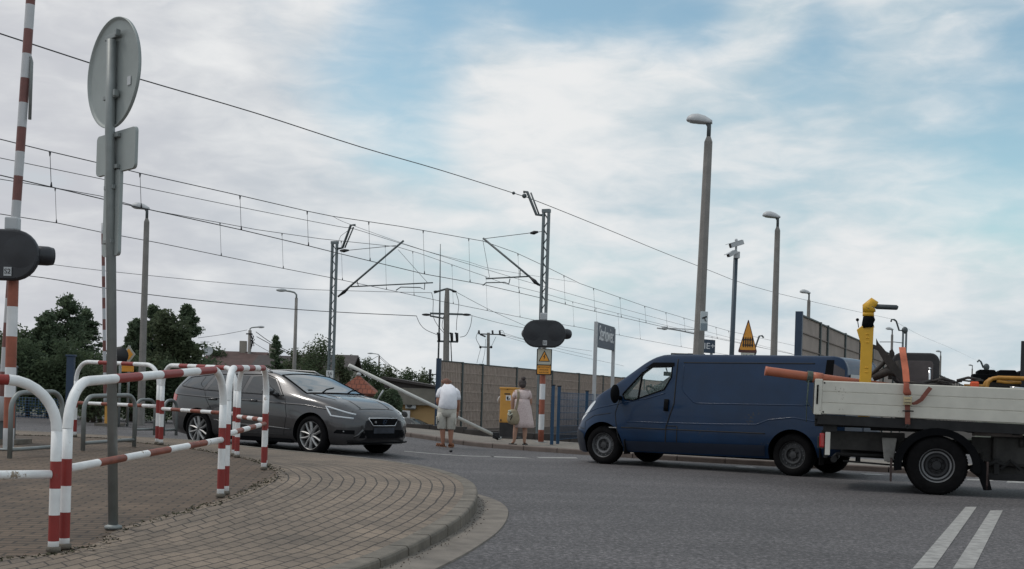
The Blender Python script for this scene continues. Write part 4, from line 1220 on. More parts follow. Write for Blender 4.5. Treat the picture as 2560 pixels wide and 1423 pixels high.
# orange drain pipe pushed out over the tailboard
t = thing('drain_pipe', 'orange plastic drain pipe sticking out over the truck tail', 'pipe', TP(-1.6, .25, 1.50), TH)
a, b = Vector((-.66, -.10, .085)), Vector((1.15, .25, -.115))
MB().tube([a, a + (b - a) * .02, b], [.066, .062, .062], 18).build('tube', pvc, t)
c = a.lerp(b, .345)
MB().tube([c - (b - a).normalized() * .0, c + (b - a).normalized() * .14], [.074, .074], 18).build('socket', pvc, t)
mb = MB(); d = (b - a).normalized()
for k in range(5):
    q = a.lerp(b, .31) + d * .016 * k
    _, uu, ww = frame(d)
    mb.tube([q + (uu * math.cos(i / 12 * 6.283) + ww * math.sin(i / 12 * 6.283)) * .073 for i in range(13)], .007, 6)
q = a.lerp(b, .32)
mb.tube([q + Vector((0, -.06, -.05)), q + Vector((-.01, -.07, -.30)), q + Vector((-.01, -.07, -.62))], .006, 6)
mb.tube([q + Vector((.01, -.06, -.05)), q + Vector((-.005, -.07, -.34)), q + Vector((.13, -.03, -.58)), q + Vector((.45, .0, -.60))], .006, 6)
tag(mb.build('rope', mat('green_rope', (.10, .13, .11), .9, 0, .3, 20)), 'thin green rope lashing the orange pipe to the truck tail', 'rope')
bpy.data.objects['rope'].matrix_world = Matrix.Translation(TP(-1.6, .25, 1.50)) @ Matrix.Rotation(TH, 4, 'Z')
# yellow column of a machine on the bed
t = thing('machine_column', 'yellow steel column with black clamp and grey handle, standing on the truck bed', 'machine', TP(-.94, .18, BEDZ), TH)
mb = MB()
mb.prism([(-.075, 0), (.075, 0), (.095, 1.24), (-.06, 1.24), (-.125, 1.19), (-.065, 1.0)], -.05, .05, lambda p, q, d: (p, d, q)); mb.build('column', mach_y, t, .01)
mb = MB()
for z in (.62, .68, 1.02, 1.08, 1.13):
    for x in (.005, .03): mb.ball((x, -.052, z), (.012, .006, .012), 8, 5)
mb.build('bolt', mach_y, t)
MB().tube([(.02, 0, 1.22), (.015, 0, 1.28), (.03, 0, 1.33), (.02, 0, 1.38)], [.085, .075, .082, .07], 14).build('clamp', trim_m, t)
MB().tube([(.02, 0, 1.375), (.02, 0, 1.43)], .075, 14).tube([(.03, 0, 1.43), (.025, 0, 1.50), (.075, 0, 1.555), (.13, 0, 1.53)], [.085, .09, .075, .04], 14).build('head', mach_y, t)
MB().tube([(.02, -.02, 1.47), (.05, -.02, 1.52)], [.07, .055], 12).build('knuckle', mat('knuckle_grey', (.16, .15, .12), .5, .3, .2, 5), t)
MB().tube([(.10, 0, 1.50), (.12, 0, 1.505), (.38, 0, 1.495), (.40, 0, 1.49)], [.02, .034, .034, .02], 12).build('handle', mat('handle_grey', (.055, .065, .07), .45, .1, .15, 5), t)
MB().tube([(-.10, -.02, 1.22), (-.115, -.02, 1.31)], .006, 6).ball((-.118, -.02, 1.325), .022, 8, 6).build('lever', trim_m, t)
# black ramp plate leaning, and a bent bracket
t = thing('ramp_plate', 'black steel ramp plate leaning at a slant beside the yellow column', 'ramp', TP(-.64, .5, BEDZ), TH)
mb = MB(); A, B_ = Vector((-.20, 0, 1.04)), Vector((.33, 0, .38))
dd = (B_ - A).normalized(); nn = Vector((-dd.z, 0, dd.x))
mb.prism([(-.03, -.06), (.05, -.045), (.10, -.05), (.55, -.055), (.84, -.035), (.84, .035), (.5, .055), (.3, .055), (.12, .025), (.06, .055), (-.02, .045), (.05, 0)], -.02, .02,
         lambda p, q, d: tuple(A + dd * p + nn * -q + Vector((0, d, 0)))); mb.build('plate', rust, t, .004)
mb = MB(); mb.tube([(-.38, .05, .42), (-.05, .05, .78), (.05, .05, .80)], [.028, .03, .03], 8); mb.tube([(-.2, .05, .55), (.0, .05, .66), (.16, .05, .60), (.12, .05, .80)], [.05, .07, .06, .04], 10); mb.build('bracket', rust, t)
mb = MB(); mb.tube([(.14, .02, .62), (.33, .02, .36)], .016, 6); mb.build('gas_strut', chrome, t)
# operator's seat
t = thing('operator_chair', 'dark padded operator chair with tall rounded backrest on the truck bed', 'chair', TP(-.28, .75, BEDZ), TH)
def rr(w, h, r, n=5):
    o = []
    for cx, cy, a0 in ((w / 2 - r, h / 2 - r, 0), (-w / 2 + r, h / 2 - r, 90), (-w / 2 + r, -h / 2 + r, 180), (w / 2 - r, -h / 2 + r, 270)):
        for k in range(n + 1): o.append((cx + r * math.cos(R(a0 + 90 * k / n)), cy + r * math.sin(R(a0 + 90 * k / n))))
    return o
seatm = mat('seat_vinyl', (.030, .028, .030), .6, 0, .25, 4)
seatm2 = mat('seat_panel', (.10, .083, .083), .75, 0, .25, 4)
mb = MB(); mb.prism([(p, q + .70) for p, q in rr(.62, .44, .12)], -.02, .10, lambda p, q, d: (p, d, q)); mb.build('backrest', seatm, t, .02)
mb = MB(); mb.prism([(p - .01, q + .66) for p, q in rr(.48, .30, .05)], -.03, -.018, lambda p, q, d: (p, d, q)); mb.build('back_panel', seatm2, t, .004)
mb = MB(); mb.box((-.05, -.05, .40), (.60, .5, .12)); mb.build('cushion', mat('seat_cushion', (.11, .10, .10), .7, 0, .2, 4), t, .03)
mb = MB(); mb.tube([(.18, -.10, .36), (.18, -.10, .70)], .016, 8); mb.ball((.18, -.10, .70), .022, 8, 6); mb.build('lever', chrome, t)
mb = MB(); mb.box((-.05, 0, .17), (.40, .36, .34)); mb.box((-.3, -.1, .30), (.5, .3, .16)); mb.build('seat_base', rust, t, .02)
mb = MB(); mb.prism([(-.35, .95), (-.31, .98), (-.28, .92), (-.27, .55), (-.36, .55)], .15, .19, lambda p, q, d: (p, d, q)); mb.build('side_plate', rust, t, .006)
# heap of hoses and tools between the seat and the tubular frame
t = thing('tool_heap', 'heap of dark tools and hoses between strap and ochre frame on the truck bed', 'tools', TP(-.05, .22, BEDZ), TH)
rg = random.Random(11)
mb = MB()
for k in range(9):
    x = rg.uniform(-.25, .45); z = rg.uniform(.42, .56)
    mb.tube([(x - .14, rg.uniform(0, .3), z), (x, rg.uniform(0, .3), z + rg.uniform(-.03, .05)), (x + .16, rg.uniform(0, .3), z + rg.uniform(-.04, .02))], rg.uniform(.012, .03), 6)
mb.box((.1, .15, .24), (.7, .3, .46)); mb.build('tools', rust, t)
MB().box((.50, .05, .475), (.11, .10, .11)).build('orange_cap', mat('orange_cap', (.75, .10, .03), .5, 0, .1, 4), t, .02)
# ochre tubular frame and dark drum tops (a plate compactor and its covers)
t = thing('compactor', 'plate compactor with ochre tubular guard and black ribbed covers on the truck bed', 'machine', TP(.62, .25, BEDZ), TH)
mb = MB()
for y in (0, .45):
    mb.tube([(-.02, y, .36), (-.02, y, .46), (0, y, .53), (.05, y, .575), (.12, y, .59), (.6, y, .585), (1.2, y, .575), (1.28, y, .54), (1.30, y, .40)], .026, 10)
mb.tube([(-.30, .02, .475), (-.02, 0, .475)], .02, 8); mb.tube([(-.30, .02, .44), (-.02, 0, .44)], .016, 8); mb.tube([(.1, 0, .545), (.2, .0, .53), (.4, .1, .53)], .022, 8)
mb.build('tube_guard', mach_o, t)
mb = MB(); mb.box((.28, .15, .43), (.42, .25, .09)); mb.box((.75, .15, .44), (.55, .3, .12)); mb.build('engine', trim_m, t, .02)
mb = MB(); mb.box((.90, .0, .50), (.45, .06, .07)); mb.build('engine_cover', mach_o, t, .02)
mb = MB(); mb.tube([(.26, -.02, .465), (.46, -.02, .455)], .012, 8); mb.build('silver_grip', chrome, t)
mb = MB(); mb.box((.6, .25, .20), (1.3, .55, .40)); mb.build('base_plate', rust, t, .02)
mb = MB()
for k in range(4):
    x = .02 + k * .26
    mb.prism([(x + p, q + .66) for p, q in rr(.235, .10, .035)], .55, .95, lambda p, q, d: (p, d, q))
mb.box((.42, .75, .60), (1.15, .42, .10)); mb.prism([(-.10, .56), (-.04, .64), (.05, .70), (.05, .5), (-.10, .5)], .55, .95, lambda p, q, d: (p, d, q))
mb.build('rubber_cover', trim_m, t, .01)
mb = MB(); mb.box((.4, .75, .28), (1.1, .4, .55)); mb.build('frame_box', rust, t, .02)
# black upright board at the very edge
t = MB().box((0, 0, .55), (.34, .03, 1.10)).build('black_board', mat('black_panel', (.014, .015, .02), .6, 0, .15, 3), None, .006)
t.matrix_world = Matrix.Translation(TP(1.22, .7, BEDZ)) @ Matrix.Rotation(TH, 4, 'Z')
tag(t, 'black upright board standing on the truck bed at the right edge of the picture', 'board')
# ratchet strap
t = thing('ratchet_strap', 'orange ratchet strap pulled down over the pale sideboard', 'strap', TP(-.38, -.03, BEDZ), TH)
def ribbon(mb, pts, w, th=.005, mi=0, wd=Vector((1, 0, 0))):
    vs = []
    for p in pts:
        p = Vector(p)
        for sgn, dy in ((-1, 0), (1, 0), (1, th), (-1, th)): vs.append(tuple(p + wd * w / 2 * sgn + Vector((0, dy, 0))))
    n = len(pts)
    mb.add(vs, [(i * 4 + k, i * 4 + (k + 1) % 4, (i + 1) * 4 + (k + 1) % 4, (i + 1) * 4 + k) for i in range(n - 1) for k in range(4)] + [(0, 1, 2, 3), tuple(range(n * 4 - 4, n * 4))], mi)
mb = MB(); ribbon(mb, [(-.09, .50, .98), (-.075, .30, .86), (-.045, .10, .66), (-.03, -.005, .50)], .085); mb.build('upper_webbing', strap_m, t)
mb = MB(); mb.tube([(-.03, -.01, .49), (-.03, -.015, .42), (-.02, -.02, .36), (-.01, -.03, .33)], [.05, .05, .07, .06], 10, flat=.4); mb.build('strap_pad', mat('strap_pad', (.33, .085, .05), .8, 0, .2, 8), t)
mb = MB(); mb.box((-.01, -.035, .285), (.10, .04, .03)); mb.box((-.01, -.04, .245), (.085, .05, .035)); mb.box((-.01, -.035, .205), (.10, .04, .02)); mb.box((-.055, -.035, .25), (.012, .05, .12)); mb.box((.035, -.035, .25), (.012, .05, .12)); mb.build('ratchet', mat('brassy_steel', (.50, .42, .26), .35, .7, .2, 6), t, .004)
mb = MB(); ribbon(mb, [(-.01, -.03, .20), (-.005, -.028, .05), (.0, -.02, -.06)], .065); mb.build('lower_webbing', strap_d, t)
mb = MB(); ribbon(mb, [(.04, -.04, .21), (.09, -.05, .22), (.16, -.055, .27), (.22, -.05, .36), (.27, -.045, .43)], .06, .006, 0, Vector((.8, 0, -.45))); mb.build('loose_end', strap_d, t)
mb = MB(); mb.tube([(0, -.02, -.06), (-.03, -.02, -.09), (0, -.02, -.12), (.03, -.02, -.09), (0, -.02, -.06)], .009, 6); mb.tube([(-.07, -.03, .115), (.07, -.03, .115)], .01, 6); mb.build('hook', chassis, t)
# ------------------------------------------------------------------ level crossing and railway
VP = ray(2584, 1039)
RD = Vector((VP.x, 1, 0)).normalized()            # along the track
RN = Vector((RD.y, -RD.x, 0))                     # across it, to the right

def stadium(w, h, n=14):
    r = h / 2; o = []
    for k in range(n + 1): a = R(-90 + 180 * k / n); o.append((w / 2 - r + r * math.cos(a), r * math.sin(a)))
    for k in range(n + 1): a = R(90 + 180 * k / n); o.append((-w / 2 + r + r * math.cos(a), r * math.sin(a)))
    return o
def crossing_light(u, vbase, vtop, fn, y, zc, w, h, rad, label, sticker, stripes, dx=0):
    b = G(u, vbase, fn) if y is None else P(u, vbase, y)
    b.z = fn(b.x, b.y)
    t = thing('crossing_light', label, 'warning light', b, 0, 'railway crossing warning lights')
    b0 = b.z
    mb = MB(); stripe_tube(mb, (0, 0, 0), (0, 0, zc - b0 + .4 * h), rad, stripes, 16)
    mb.lathe([(0, .012), (rad * 2.2, .012), (rad * 2.2, 0)], 16, 2); mb.build('post', [M_['white'], mat('post_red', (.32, .095, .055), .55, 0, .18, 6), M_['steel']], t)
    z = zc - b0
    mb = MB()
    mb.prism(stadium(w, h), -.12, -.22, lambda p, q, d: (p + dx, d, q + z)); hb = mb.build('light_housing', M_['housing'], t, .03)
    mb = MB()
    for sx in (-.27 * w, .27 * w):                # shallow cones of the two lamp backs
        mb.lathe([(h * .32, 0), (h * .20, .010), (h * .08, .018), (0, .02)], 22, 0, Matrix.Translation((sx + dx, -.22, z + h * .06)) @ Matrix.Rotation(R(90), 4, 'X'))
    mb.build('lamp_back', M_['housing'], hb)
    MB().tube([(.36 * w + dx, -.12, z + .02 * h), (.53 * w + dx, .02, z + .03 * h), (.58 * w + dx, .06, z + .03 * h)], [h * .19, h * .19, h * .17], 18).build('visor', M_['housing'], hb); MB().tube([(-.36 * w, 0, z + .02 * h), (-.40 * w, .25, z + .02 * h)], h * .2, 16).build('visor', M_['housing'], hb)
    s = .095
    st = MB().box((.02, -.232, z - h * .33), (s * 1.05, .006, s * 1.2)).build('sticker', M_['lampwhite'], hb)
    text('sticker_text', sticker, s * .95, M_['black'], hb, Matrix.Translation((.02, -.238, z - h * .33)) @ Matrix.Rotation(R(90), 4, 'X'))
    mb = MB(); mb.box((-.02, -.02, z + h * .5 + .09), (.17, .14, .17)); mb.build('junction_box', M_['lampwhite'], t, .02)
    return t, z
# right one with the high voltage plate
SEQ = [(.115, 1), (.30, 0), (.435, 1), (.58, 0), (.715, 1), (.80, 0), (1.0, 0)]
SEQ = [(.105, 1), (.235, 0), (.36, 1), (.49, 0), (.62, 1), (.72, 0), (1.0, 0)]
def zpave(x, y): return groad(x, y) + .098
cl, zc = crossing_light(1352, 1106, 800, zpave, None, 1.08 + (1002 - 842) / 101.5, 1.02, .65, .068, 'black crossing light with a yellow danger plate on its striped post beside the woman', 'S1', SEQ)
pl = MB().prism(rr(.36, .62, .02), -.10, -.112, lambda p, q, d: (p + .02, d, q + zc - .66)).build('danger_plate', M_['black'], cl)
MB().prism(rr(.315, .36, .02), -.112, -.118, lambda p, q, d: (p + .02, d, q + zc - .54)).build('plate_face', mat('plate_cream', (.50, .48, .40), .5, 0, .06, 4), pl)
mb = MB(); mb.prism([(-.135, -.11), (.135, -.11), (0, .155)], -.118, -.122, lambda p, q, d: (p + .02, d, q + zc - .54)); mb.build('triangle_border', M_['black'], pl)
mb = MB(); mb.prism([(-.108, -.095), (.108, -.095), (0, .118)], -.122, -.126, lambda p, q, d: (p + .02, d, q + zc - .54)); mb.build('triangle', M_['signyellow'], pl)
mb = MB(); mb.prism([(.01, .07), (-.03, .0), (.0, .0), (-.015, -.07), (.03, .012), (.003, .012), (.03, .07)], -.126, -.129, lambda p, q, d: (p + .02, d, q + zc - .545)); mb.build('lightning_bolt', M_['black'], pl)
MB().prism(rr(.315, .20, .02), -.112, -.118, lambda p, q, d: (p + .02, d, q + zc - .845)).build('text_field', M_['signyellow'], pl)
for k, s in enumerate(('NIE DOTYKAĆ', 'URZĄDZENIE', 'ELEKTRYCZNE')):
    text('plate_text', s, .052 if k == 0 else .040, M_['black'], pl, Matrix.Translation((.02, -.120, zc - .785 - .062 * k)) @ Matrix.Rotation(R(90), 4, 'X'), .003, .85)
# the near one at the left edge
SEQL = [(.14, 1), (.31, 0), (.36, 1), (.50, 0), (.555, 0), (.69, 1), (.83, 0), (.93, 1), (1.0, 0)]
SEQL = [(.10, 0), (.245, 1), (.385, 0), (.53, 1), (.67, 0), (.80, 1), (1.0, 0)]
crossing_light(20, 1143, 560, zi, 15.6, 1.08 + (962 - 641) / 192.3, 1.04, .66, .068, 'black crossing light on a striped post at the left edge of the picture', 'S2', SEQL, -.12)

# raised barriers: machine cabinet, boom, hanging bar
bwhite = mat('boom_white', (.50, .50, .51), .5, 0, .06, 4)
bred = mat('boom_red', (.17, .065, .055), .55, 0, .2, 6)
def raised_barrier(base, top, rad, label, n, pend, off, cw=.36):
    t = thing('crossing_barrier', label, 'barrier', (base.x, base.y, zi(base.x, base.y) if base.y < 22 else groad(base.x, base.y)), 0, 'raised level crossing barriers')
    b0 = t.location
    mb = MB(); mb.box((off, .25, .55), (cw, .40, 1.0)); mb.box((off, .25, 1.07), (cw * 1.1, .44, .05)); mb.build('machine_cabinet', M_['yellow'] if off > 0 else M_['steel_dark'], t, .02)
    mb = MB(); mb.box((off, .25, .03), (.5, .55, .06)); mb.build('foundation', M_['kerb'], t)
    a = Vector((base.x, base.y, base.z)) - b0; c = Vector(top) - b0
    mb = MB()
    seq = []
    k = 0; f = 0.0
    pat = [(.030, 0), (.020, 1)]
    for i in range(n): seq.append(((i + 1) / n, i % 2))
    stripe_tube(mb, a, c, rad, seq, 12); mb.build('boom', [bwhite, bred], t)
    mb = MB(); mb.tube([(off, .05, .85), tuple(a.lerp(c, .02)), tuple(a)], .04, 8); mb.build('boom_bracket', M_['steel'], t)
    if pend:
        q = a.lerp(c, pend)
        mb = MB(); mb.tube([q + Vector((0, -.02, 0)), q + Vector((rad * 1.1, -.02, .01)), q + Vector((rad * 1.3, -.02, -.06)), q + Vector((rad * 1.25, -.02, -.85))], [.02, .02, .024, .024], 8); mb.build('pendant_bar', M_['steel'], t)
    return t
raised_barrier(P(4, 1052, 16.6), P(84, -110, 16.6), .062, 'near red and white barrier boom raised beside the left edge of the picture', 19, .78, -.03, .10)
raised_barrier(P(263, 1012, 26.5), P(257, 558, 26.5), .036, 'distant raised barrier boom seen behind the round sign pole', 17, 0, .03, .12)

# yellow drive cabinet beside the woman, and the broken boom
cb = G(1271, 1096, zpave)
t = thing('barrier_cabinet', 'yellow barrier drive cabinet on a dark pedestal beside the woman', 'cabinet', cb, R(-12))
mb = MB(); mb.box((0, 0, .20), (.40, .44, .42)); mb.box((.02, 0, .02), (.56, .56, .04)); mb.build('pedestal', mat('pedestal', (.035, .033, .033), .8, .1, .3, 5), t, .02)
mb = MB(); mb.box((0, 0, .83), (.40, .44, .86)); mb.box((.0, 0, 1.275), (.44, .48, .05)); mb.build('cabinet_body', M_['yellow'], t, .012)
mb = MB(); mb.box((-.005, -.225, .82), (.35, .012, .80)); mb.build('door', M_['yellow'], t, .008)
mb = MB(); mb.box((-.01, -.235, 1.13), (.15, .012, .03)); mb.box((-.01, -.245, 1.245), (.02, .02, .02)); mb.box((-.16, -.236, .46), (.03, .02, .06)); mb.box((.15, -.236, .46), (.03, .02, .06)); mb.box((.16, -.236, .94), (.06, .02, .03)); mb.build('hinge', M_['black'], t)
mb = MB(); mb.box((.02, -.236, 1.03), (.13, .006, .13)); s_ = mb.build('label', M_['white'], t)
mb = MB(); mb.prism([(-.04, .03), (.0, .04), (.0, -.05), (.03, .0), (.04, -.04), (-.02, -.055), (-.045, -.01)], -.24, -.243, lambda p, q, d: (p + .02, d, q + 1.03)); mb.build('label_print', M_['black'], s_)
mb = MB(); mb.box((.32, -.12, 1.02), (.38, .08, .10)); mb.build('boom_arm', mat('arm_olive', (.10, .105, .075), .6, .2, .2, 5), t, .02)
mb = MB(); mb.tube([(-.20, 0, 1.05), (-.26, -.02, 1.04), (-.29, -.03, .97), (-.285, -.03, .90)], .025, 8); mb.build('side_hook', M_['lampwhite'], t)
t = thing('broken_boom', 'white barrier boom broken off and slanting down across the man to the pavement', 'barrier boom', G(1243, 1096, zpave))
ba, bb = P(872, 913, 27.0), P(1237, 1089, 28.3)
b0 = t.location
MB().tube([ba - b0, bb - b0], .041, 12).build('boom', mat('boom_plain', (.62, .61, .57), .5, 0, .06, 3), t)
mb = MB(); mb.tube([bb - b0, P(1248, 1096, 28.3) - b0], [.075, .06], 8); mb.box(tuple(P(1240, 1089, 28.3) - b0), (.16, .12, .14)); mb.build('hinge_clamp', M_['black'], t, .01)
mb = MB(); mb.tube([P(1246, 1098, 28.2) - b0, P(1252, 1097, 28.2) - b0, P(1253, 1092, 28.2) - b0], .02, 6); mb.build('hook', M_['steel'], t)

# blue gate posts and mesh panels
def blue_post(u, vb, h, label):
    b = G(u, vb, zpave)
    t = thing('fence_post', label, 'post', b, 0, 'blue fence posts by the crossing')
    MB().box((0, 0, h / 2), (.075, .075, h)).build('post', M_['bluepost'], t, .006)
    MB().box((0, 0, h + .012), (.10, .10, .024)).build('cap', M_['black'], t, .004)
    return b
q1 = blue_post(1379, 1112, 1.33, 'left of the two tall blue posts beside the striped crossing light')
q2 = blue_post(1394, 1110, 1.32, 'right of the two tall blue posts beside the striped crossing light')
q3 = blue_post(1464, 1103, 1.25, 'single blue post just above the bonnet of the blue van')
def mesh_panel(a, b, h, label):
    t = thing('mesh_fence', label, 'fence', a, 0)
    d = b - a; n = int(d.length / .07)
    mb = MB()
    for i in range(n + 1):
        p = d * (i / n); mb.tube([p + Vector((0, 0, .08)), p + Vector((0, 0, h))], .006, 4)
    mb.build('upright_wires', M_['bluepost'], t)
    mb = MB()
    for k in range(8):
        z = .1 + (h - .12) * k / 7; mb.tube([Vector((0, 0, z)), d + Vector((0, 0, z))], .006, 4)
    mb.build('cross_wires', M_['bluepost'], t)
mesh_panel(q2 + Vector((0, .05, 0)), q3 + Vector((0, .05, 0)), 1.2, 'blue wire mesh fence between the tall blue posts and the van')
mesh_panel(q3 + Vector((0, .05, 0)), q3 + (q3 - q2) * 1.2 + Vector((0, .05, 0)), 1.2, 'blue wire mesh fence hidden mostly behind the bonnet of the van')
g0, g1 = P(30, 1085, 27), P(150, 1085, 27)
for a in (g0, g1): a.z = groad(a.x, a.y)
mesh_panel(g0, g1, .55, 'low dark mesh fence behind the leftmost bike hoop')
mb = MB(); bp0 = P(172, 1090, 26.5); bp0.z = groad(bp0.x, bp0.y)
t = thing('gate_post', 'tall dark blue board standing before the trees on the left', 'post', bp0)
MB().box((0, 0, .75), (.16, .12, 1.5)).build('board', M_['navy'], t, .01)
MB().box((0, 0, 1.52), (.20, .16, .04)).build('cap', M_['navy'], t, .006)

# ------------------------------------------------------------------ noise barriers
wallm = bpy.data.materials.new('noise_panels'); wallm.use_nodes = True
def panel_mat(m, base, dark):
    t = m.node_tree; b = t.nodes['Principled BSDF']; b.inputs['Roughness'].default_value = .9
    tcn = N(t, 'ShaderNodeTexCoord')
    w1 = N(t, 'ShaderNodeTexNoise', i_Scale=1.3, i_Detail=7.0); L(t, tcn.outputs['Object'], w1.inputs['Vector'])
    r = N(t, 'ShaderNodeValToRGB'); r.color_ramp.elements[0].position = .34; r.color_ramp.elements[1].position = .66
    r.color_ramp.elements[0].color = (*dark, 1); r.color_ramp.elements[1].color = (*base, 1)
    oi = N(t, 'ShaderNodeObjectInfo'); mr_ = N(t, 'ShaderNodeMapRange'); mr_.inputs[3].default_value = .84; mr_.inputs[4].default_value = 1.12
    L(t, oi.outputs['Random'], mr_.inputs[0])
    sc_ = N(t, 'ShaderNodeVectorMath', operation='SCALE')
    L(t, w1.outputs['Fac'], r.inputs[0]); L(t, r.outputs[0], sc_.inputs[0]); L(t, mr_.outputs[0], sc_.inputs['Scale']); L(t, sc_.outputs[0], b.inputs['Base Color'])
panel_mat(wallm, (.47, .38, .33), (.37, .30, .262))
wallm2 = bpy.data.materials.new('noise_panels_far'); wallm2.use_nodes = True
panel_mat(wallm2, (.35, .285, .25), (.27, .22, .195))
rib = mat('panel_ribs', (.43, .345, .30), .9, 0, .2, 5)
rib2 = mat('panel_ribs_far', (.23, .185, .165), .9, 0, .2, 5)
postg = mat('wall_post', (.07, .085, .085), .6, .3, .15, 5)
def noise_wall(start, length, h, first, pitch, label, pm, rm, group, rows=7, ribs=.16):
    t = thing('noise_barrier', label, 'noise barrier', start, 0, group)
    fwd = -RN if True else RN
    def W(s, d, z): return RD * s + RN * d + Vector((0, 0, z))      # d > 0 towards the camera
    cuts = [0.0] + first
    while cuts[-1] < length: cuts.append(cuts[-1] + pitch)
    for i in range(len(cuts) - 1):
        a, b = cuts[i] + .07, cuts[i + 1] - .07
        hh = h if i != 0 or len(first) < 2 else h + .02
        mb = MB(); mb.prism([(a, 0), (b, 0), (b, hh), (a, hh)], -.07, .05, lambda p, q, d: W(p, d, q)); p = mb.build('panel', pm, t)
        mb = MB()
        if ribs:
            n = int((b - a) / ribs)
            for k in range(n + 1):
                s = a + (b - a) * (k + .5) / (n + 1)
                mb.prism([(s - .03, .12), (s + .03, .12), (s + .03, hh - .05), (s - .03, hh - .05)], .049, .085, lambda p_, q, d: W(p_, d, q))
        for k in range(1, rows):
            z = hh * k / rows
            mb.prism([(a, z - .018), (b, z - .018), (b, z + .018), (a, z + .018)], .048, .094 if k % 2 else .09, lambda p_, q, d: W(p_, d, q))
        mb.build('panel_ribs', rm, p)
        mb = MB(); mb.prism([(a - .05, hh), (b + .05, hh), (b + .05, hh + .05), (a - .05, hh + .05)], -.09, .10, lambda p_, q, d: W(p_, d, q)); mb.build('coping', postg, p)
    for i, c in enumerate(cuts):
        mb = MB(); mb.prism([(c - .085, -.3), (c + .085, -.3), (c + .085, h + (.16 if i == 0 else .08)), (c - .085, h + (.16 if i == 0 else .08))], -.11, .12, lambda p_, q, d: W(p_, d, q))
        mb.build('post', M_['navy'] if i == 0 else postg, t)
    mb = MB(); mb.prism([(-.1, -2.2), (length, -2.2), (length, .06), (-.1, .06)], -.16, .18, lambda p_, q, d: W(p_, d, q)); mb.build('plinth', M_['kerb_far'], t)
    return t
w1 = P(1092, 1076, 63.0)
noise_wall(w1, 62, 3.62, [2.7, 5.3, 10.2, 16.0], 5.0, 'long ribbed brown noise barrier running behind the two people', wallm, rib, 'brown noise barriers along the railway', 7, .2)
w2 = P(1988, 1120, 40.0); w2.z = -.2
noise_wall(w2, 130, (1.08 + 238 * 40 / 3000 + .2) - .1, [3.9, 5.6], 4.6, 'brown noise barrier rising behind the roof of the blue van', wallm2, rib2, 'brown noise barriers along the railway', 8, 0)
# bracket sticking out at the end of the long wall
t = thing('wall_bracket', 'small dark bracket fixed to the end post of the long noise barrier', 'bracket', P(1090, 936, 62.8))
mb = MB(); mb.tube([(-.30, -.1, -.05), (0, 0, 0)], .03, 6); mb.tube([(-.3, -.1, -.45), (-.3, -.1, .25)], [.05, .08], 8); mb.tube([(-.3, -.1, -.42), (0, 0, -.42)], .02, 6); mb.build('bracket', M_['black'], t)

# ------------------------------------------------------------------ street lamps
def octo(mb, p0, p1, r0, r1, mi=0): mb.tube([p0, p1], [r0, r1], 8, mi, sm=False)
def lamp(loc, h, rz, label, rb=.17, rt=.095, head=.85):
    t = thing('street_lamp', label, 'street lamp', loc, rz, 'grey concrete street lamps')
    mb = MB(); octo(mb, (0, 0, -2.2), (0, 0, h - .55), rb * 1.06, rt); mb.tube([(0, 0, h - .55), (0, 0, h - .42)], [rt, rt * .45], 8, sm=False); mb.build('pole', M_['concrete'], t)
    mb = MB(); mb.tube([(0, 0, h - .46), (0, 0, h - .22), (-.03, 0, h - .12)], [.045, .045, .07], 10); mb.build('neck', M_['steel_dark'], t)
    # cobra head: flat bottom, domed top, narrowing to the neck
    prof = [(.10, .0, .05, .10), (.0, .0, .085, .11), (-.15, .02, .125, .14), (-.40, .05, .15, .165), (-.62, .075, .13, .15), (-.76, .09, .075, .10), (-.80, .10, .02, .04)]
    vs = []; n = 14
    for x, z0, hh, ww in prof:
        for k in range(n):
            a = 2 * math.pi * k / n
            zz = math.sin(a); vs.append((x * head, math.cos(a) * ww, h - .14 + z0 * .6 + (hh * zz * 1.15 if zz > 0 else hh * .28 * zz)))
    fs = [(i * n + k, i * n + (k + 1) % n, (i + 1) * n + (k + 1) % n, (i + 1) * n + k) for i in range(len(prof) - 1) for k in range(n)]
    mb = MB(); mb.add(vs, fs + [tuple(range(n))[::-1], tuple(range((len(prof) - 1) * n, len(prof) * n))], 0, True); hd_ = mb.build('lamp_head', M_['lampwhite'], t)
    mb = MB(); mb.ball((-.42 * head, 0, h - .118), (.30 * head, .11, .035), 14, 6); mb.build('lens', M_['lens'], hd_)
    return t
def lamp_at(u, vtop, h, rz, label, drop=0, **kw):
    y = (h - H) * 3000 / ((1000 + .03 * (u - 1280)) - vtop)
    b = P(u, vtop, y)
    return lamp((b.x, b.y, 0), h, rz, label, **kw)
proto = lamp_at(1759, 292, 7.35, R(0), 'tallest concrete street lamp, rising behind the cab of the blue van', rb=.135, rt=.088, head=.62)
proto.rotation_euler = (0, R(1.0), R(-12))
def lamp_copy(u, vtop, label, rz=0, hh=7.35, k=1.0):
    y = (hh * k - H) * 3000 / ((1000 + .03 * (u - 1280)) - vtop)
    b = P(u, vtop, y)
    c = copy_tree(proto); c.location = (b.x, b.y, 0); c.rotation_euler = (0, 0, rz); c.scale = (k, k, k); c['label'] = label
    return c
lamp_copy(1945, 534, 'street lamp between the triangular warning sign and the noise barrier', 0)
lamp_copy(2023, 727, 'street lamp standing at the near end of the right noise barrier', 0, k=.95)
lamp_copy(2231, 820, 'far street lamp left of the small catenary mast, above the truck load', 0, k=.95)
lamp_copy(2352, 877, 'far street lamp right of the dark machine seat', 0)
lamp_copy(2431, 912, 'smallest and farthest street lamp, above the black rubber covers', 0)
lamp_copy(368, 512, 'street lamp at the left, rising behind the round sign and railings', 0, k=.735)
